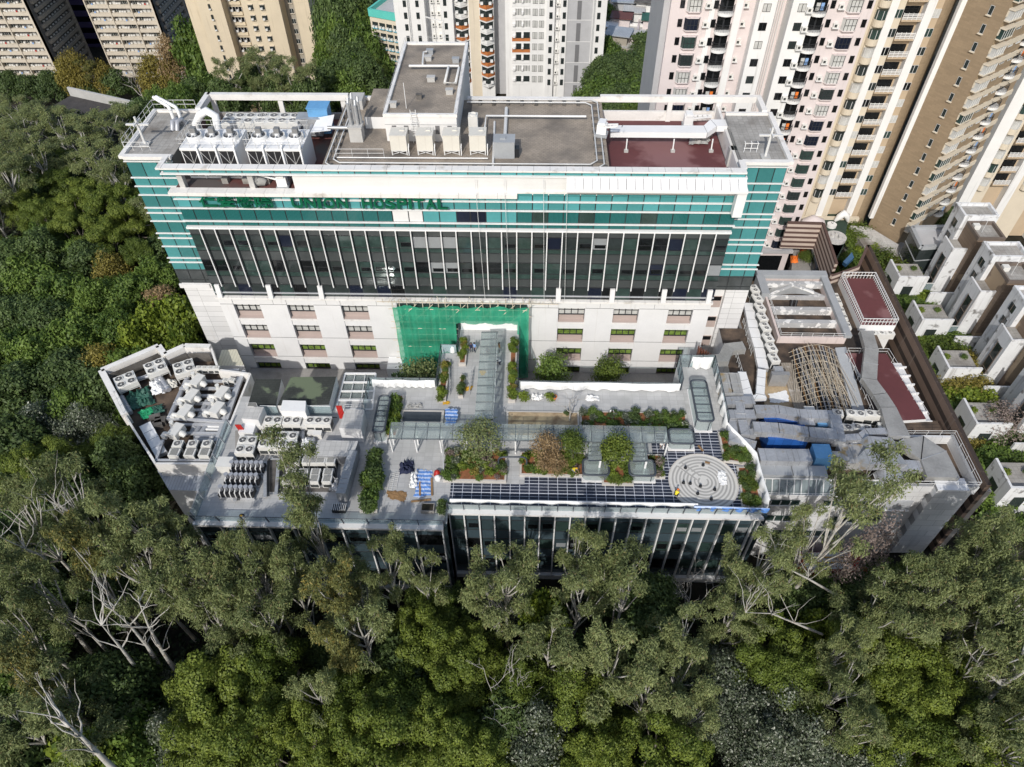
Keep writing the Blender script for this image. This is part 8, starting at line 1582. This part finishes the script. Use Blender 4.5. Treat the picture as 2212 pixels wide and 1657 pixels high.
T(1845, 1200, 'pink', -1, .7); T(1893, 1170, 'pink', -1, .8); T(1790, 1290, 'lush', -8, .8); T(1740, 1300, 'broad', -8, .9); T(1850, 1300, 'broad', -7, 1.0); T(1760, 1370, 'bright', -7, 1.0); T(2180, 1540, 'gum', 0, 1.1); T(2200, 1620, 'gum', 0, 1.1); T(2150, 1500, 'acacia_deep', -5, 1.0); T(2080, 1530, 'broad', -6, 1.0)
# leaning pale trunks
def limb(label, pts, r0, r1=.05):
    q = [P(u, v, z) for u, v, z in pts]; n = len(q); g = MB(); g.tube(q, [(r0+(r1*.5-r0)*i/(n-1))*.7 for i in range(n)], 8); o = empty('leaning_trunk', label, 'tree', tuple(q[0])); t = part('trunk', g, ['bark_white'], o)
    g = MB(); rr = random.Random(len(label))
    for i in range(1, n):
        for _ in range(4): e = q[i]+Vector((rr.uniform(-4,3), rr.uniform(-1,4), rr.uniform(1,5))); g.tube(curve(q[i], e, .7, 5, rr), [r1*.7, r1*.55, r1*.42, r1*.3, r1*.2, r1*.1], 5)
    part('branches', g, ['bark_white'], o)
limb('pale trunk leaning up to the left, longest of three in the lower left', [(345, 1500, -10), (300, 1450, -5), (262, 1400, 0), (220, 1350, 4)], .42, .12); limb('pale trunk leaning left, middle one of three in the lower left', [(345, 1440, -7), (318, 1395, -2), (280, 1350, 2), (245, 1318, 5)], .34, .1); limb('pale trunk leaning left, right one of three in the lower left', [(387, 1460, -8), (350, 1405, -3), (322, 1355, 1), (300, 1300, 5)], .36, .1)
limb('thick grey trunk leaning in from the right edge', [(2072, 1574, -10), (2120, 1520, -5), (2165, 1480, 0), (2211, 1452, 4)], .5, .25); limb('pale leaning trunk in the bottom left corner', [(250, 1665, -2), (215, 1630, 1), (175, 1590, 4), (150, 1570, 6)], .42, .15)
limb('pale crooked limb left of the plant deck corner', [(158, 1184, -2), (145, 1140, 1), (138, 1110, 4), (120, 1100, 6), (85, 1105, 7)], .2, .06); limb('pale bare limb at the far left above the leaning trunks', [(125, 1235, 0), (90, 1200, 3), (55, 1185, 5), (0, 1160, 7)], .22, .07)
limb('white crooked limbs branching over the acacias at the right', [(1775, 1370, -4), (1715, 1345, -1), (1665, 1325, 1), (1610, 1323, 3)], .2, .06); limb('white crooked limb above the acacias left of the white trunk', [(1805, 1285, -3), (1745, 1250, 0), (1695, 1225, 2), (1675, 1195, 4)], .2, .06)
# left hillside
for u, v, k, zc, s in ((165,420,'acacia',-3,1.15),(234,432,'acacia',-3,1.15),(150,480,'acacia',-4,1.0),(210,500,'acacia',-4,1.1),(275,470,'acacia',-4,.9),(120,390,'acacia_deep',-4,1.0),(300,540,'acacia_deep',-5,.8),(40,430,'acacia',-4,.9),(80,455,'acacia_deep',-4,.9),
  (52,592,'lush',-6,1.2),(117,631,'lush',-6,1.2),(208,644,'lush',-6,1.1),(287,631,'lush',-6,1.15),(339,701,'bright',-6,1.2),(391,690,'bright',-6,1.2),(347,649,'brown',-6,1.1),(221,787,'yellow',-6,1.1),(156,722,'lush',-6,1.2),(78,761,'lush',-6,1.2),(95,690,'broad',-6,1.2),(25,680,'broad',-6,1.2),(156,885,'lush',-6,1.1),(182,930,'silver',-6,1.2),(91,920,'silver',-6,1.3),(234,960,'acacia_deep',-6,.9),(120,985,'acacia',-5,.9),(40,840,'broad',-6,1.3),(30,960,'broad',-5,1.3),(260,700,'lush',-6,1.1),(300,740,'bright',-6,1.1),(240,580,'yellow',-6,1.0),(190,560,'broad',-6,1.1),(330,600,'lush',-6,1.0),(150,800,'broad',-6,1.2),(215,850,'broad',-6,1.2),(280,800,'lush',-6,1.0),(400,745,'bright',-6,.9),(20,560,'broad',-5,1.1),(90,540,'broad',-5,1.1),(60,1020,'acacia',-4,1.0),(140,1040,'broad',-5,1.0),(255,1000,'broad',-6,1.0),(300,1040,'broad',-6,1.0),
  (37,232,'gum',-4,1.2),(99,235,'gum',-4,1.2),(256,255,'gum',-4,1.1),(311,245,'broad',-5,1.1),(128,265,'gum',-1,1.2),(220,272,'gum',-1,1.25),(40,275,'gum',-1,1.2),(165,310,'gum',-1,1.2),(220,340,'gum',-1,1.2),(37,330,'gum',-1,1.2),(90,340,'gum',-1,1.2),(280,300,'gum',-2,1.0),(15,380,'gum',0,1.1),(250,385,'gum',-2,1.0),(385,205,'lush',-6,.9),(420,200,'broad',-6,1.0),(445,185,'lush',-6,.9),(345,215,'lush',-6,.9),(500,165,'gum',0,1.1),(560,150,'gum',0,1.1),(590,165,'gum',0,1.0),(640,175,'gum',0,1.2),(545,190,'broad',-3,1.1),(600,200,'broad',-3,1.1),(660,210,'broad',-3,1.1),(480,215,'broad',-3,1.1),(400,225,'lush',-4,1.1)): T(u, v, k, zc, s)
# trees by the slab blocks, down the slope
for u, v, k, h, s in ((146,157,'yellow',7,1.5),(170,150,'yellow',8,1.5),(200,152,'gum_gold',12,1.2),(225,165,'yellow',7,1.4),(190,190,'broad',6,1.4),(250,180,'broad',6,1.5),(290,160,'dead',10,1.8),(366,118,'brown',12,1.6),(375,150,'yellow',7,1.4),(330,155,'yellow',8,2.0),(420,145,'pink',9,2.2),(440,95,'lush',11,2.4),(450,110,'broad',10,2.2),(110,180,'broad',6,1.4),(60,185,'broad',6,1.4),(20,180,'broad',6,1.5),(400,175,'broad',6,1.4),(470,140,'broad',9,2.0)):
    Y = 236.; q = F(u, v, Y); hh = q.z-gz(q.x, Y); tree(k, q.x, Y, s, max(5, hh))
# dark wood right of the yellow tower and by the village
for i in range(34):
    u, v = rf.uniform(712, 800), rf.uniform(25, 195); p = P(u, v, -6); tree(rf.choice(('broad', 'broad', 'acacia_deep', 'lush')), p.x, p.y, rf.uniform(1.1, 1.6), 8.5 if p.y < 150 else max(5, -6-gz(p.x, p.y)))
for i in range(30):
    u, v = rf.uniform(1288, 1420), rf.uniform(100, 245)
    if v < 135 and u < 1395: continue
    p = P(u, v, -7); tree(rf.choice(('broad', 'broad', 'lush', 'acacia_deep')), p.x, p.y, rf.uniform(1.1, 1.7), 8)
for u, v in ((1295, 15), (1305, 30), (1290, 45), (1385, 140), (1405, 120), (1415, 100), (1425, 80), (1310, 110), (1395, 5)): p = P(u, v, -6); tree(rf.choice(('broad', 'lush')), p.x, p.y, 1.3, 8)
# strip between striped wall and town houses
for u, v, k, s in ((1860,560,'lush',.45),(1900,570,'bushy',1.0),(1925,580,'yellow',.6),(1935,600,'bushy',1.1),(1915,620,'lush',.5),(1880,540,'bright',.5),(1945,650,'lush',.45),(1960,690,'lush',.45),(2000,640,'bright',.55),(1985,660,'lush',.5),(1990,740,'bright',.5),(2050,735,'lush',.6),(2035,760,'bushy',1.0),(2010,800,'lush',.6),(2040,820,'bright',.6),(2075,835,'yellow',.8),(2090,800,'yellow',.7),(2095,870,'bright',.75),(2060,880,'lush',.6),(2070,920,'yellow',.5),(2095,950,'yellow',.55),(2110,1000,'lush',.5),(2140,935,'pink',.7),(2165,930,'broad',.6),(2130,1030,'lush',.6),(2170,1020,'lush',.7),(2000,860,'lush',.5),(1975,770,'bushy',.9),(1850,505,'bushy',.9),(1835,500,'lush',.4),(2060,480,'broad',.6),(2110,690,'bright',.5),(2040,905,'yellow',.4),(2080,985,'yellow',.45),(1990,575,'bright',.4)):
    p = P(u, v, -9.5); o = tree(k, p.x, p.y, s*1.75, 3.2); o.location.z = -12; o.scale.z = max(.5, s*1.0)
for u, v in ((1735, 530), (1765, 530), (1750, 515), (1785, 560), (1790, 590), (1740, 560)): p = P(u, v, -10); o = tree('bushy', p.x, p.y, .8, 3.5); o.location.z = -10.6; o.scale.z = .45
# filling trees
def blocked(x, y, m=2.2):
    for x0, x1, y0, y1 in ((-46.6, 29, 57, 98), (-36, 26, 39, 64), (25, 53, 44.5, 92), (-49, -34, 41, 62), (26, 48, 85, 130), (50, 72, 40, 112), (-34, 18, 160, 185), (-42, -22, 164, 186), (44, 70, 98, 130), (-100, -60, 196, 225)):
        if x0-m < x < x1+m and y0-m < y < y1+m: return True
    return inpoly(x, y, [(-55.5, 61), (-48, 67), (-40, 67), (-34, 46), (-43, 45)])
def visible(x, y, z): d = Vector((x, y, z))-CAM; w = d.dot(FD); return abs(d.dot(RT)/w*FOC) < FW/2+90 and abs(d.dot(UP)/w*FOC) < FH/2+90
cand = []
for _ in range(9000):
    x, y = rf.uniform(-140, 75), rf.uniform(10, 165)
    if y < 92 and -46 < x < 50 and y > 40: continue
    if blocked(x, y) or not visible(x, y, -7): continue
    if y > 100 and x > -20: continue
    if y > 128 and x < -55: continue
    mind = 3.6 if y < 45 else 4.6
    if any((x-a)**2+(y-b)**2 < (mind*.55+s*1.1)**2 for a, b, s in TREES): continue
    if len(cand) > 175: break
    if y < 44: k = rf.choice(('broad', 'silver', 'broad', 'lush', 'acacia_deep', 'broad')); zc = rf.uniform(5.5, 8)
    elif x < -44 and y < 96: k = rf.choice(('lush', 'broad', 'lush', 'acacia_deep', 'broad')); zc = rf.uniform(5.5, 7.5)
    else: k = rf.choice(('gum', 'broad', 'acacia_deep', 'gum', 'lush')); zc = (rf.uniform(6, 8) if k != 'gum' else rf.uniform(9, 11)) if y < 125 else rf.uniform(4.5, 6)
    cand.append(1); tree(k, x, y, rf.uniform(.8, 1.15), zc)
# undergrowth: nobody could count it
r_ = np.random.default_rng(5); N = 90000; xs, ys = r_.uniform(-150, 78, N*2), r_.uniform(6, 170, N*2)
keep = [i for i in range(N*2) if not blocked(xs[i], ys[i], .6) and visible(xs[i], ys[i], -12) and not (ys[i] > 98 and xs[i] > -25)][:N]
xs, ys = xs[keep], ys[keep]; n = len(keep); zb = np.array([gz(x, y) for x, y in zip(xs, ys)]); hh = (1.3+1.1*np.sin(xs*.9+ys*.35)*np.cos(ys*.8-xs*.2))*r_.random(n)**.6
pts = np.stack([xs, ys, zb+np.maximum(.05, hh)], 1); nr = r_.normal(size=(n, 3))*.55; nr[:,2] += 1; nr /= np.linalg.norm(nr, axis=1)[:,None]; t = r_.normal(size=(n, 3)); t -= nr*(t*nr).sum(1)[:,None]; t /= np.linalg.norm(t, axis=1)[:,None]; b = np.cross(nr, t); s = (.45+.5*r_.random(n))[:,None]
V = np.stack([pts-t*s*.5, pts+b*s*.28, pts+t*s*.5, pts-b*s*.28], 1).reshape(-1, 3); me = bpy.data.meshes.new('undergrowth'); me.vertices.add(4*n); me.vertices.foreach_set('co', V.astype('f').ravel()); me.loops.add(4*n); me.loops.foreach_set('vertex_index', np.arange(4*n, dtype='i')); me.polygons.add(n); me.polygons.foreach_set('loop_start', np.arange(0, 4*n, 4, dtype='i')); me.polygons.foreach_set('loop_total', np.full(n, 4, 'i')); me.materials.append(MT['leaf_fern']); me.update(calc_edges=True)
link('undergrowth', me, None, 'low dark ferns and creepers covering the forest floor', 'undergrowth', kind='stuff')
print('TREES', len(TREES), 'fill', len(cand))

for x, y, z, s, k, n_ in tree_later: w_ = f"{'on the terrace' if z > -8 else 'in the front garden'} of the {n_} town house"; plant(k, (x, y, z), s, s, label=f'{SHL[k]} shrub {w_}', cat='shrub', group=f'{SHL[k]} shrubs {w_}', name='shrub', rr=rf)
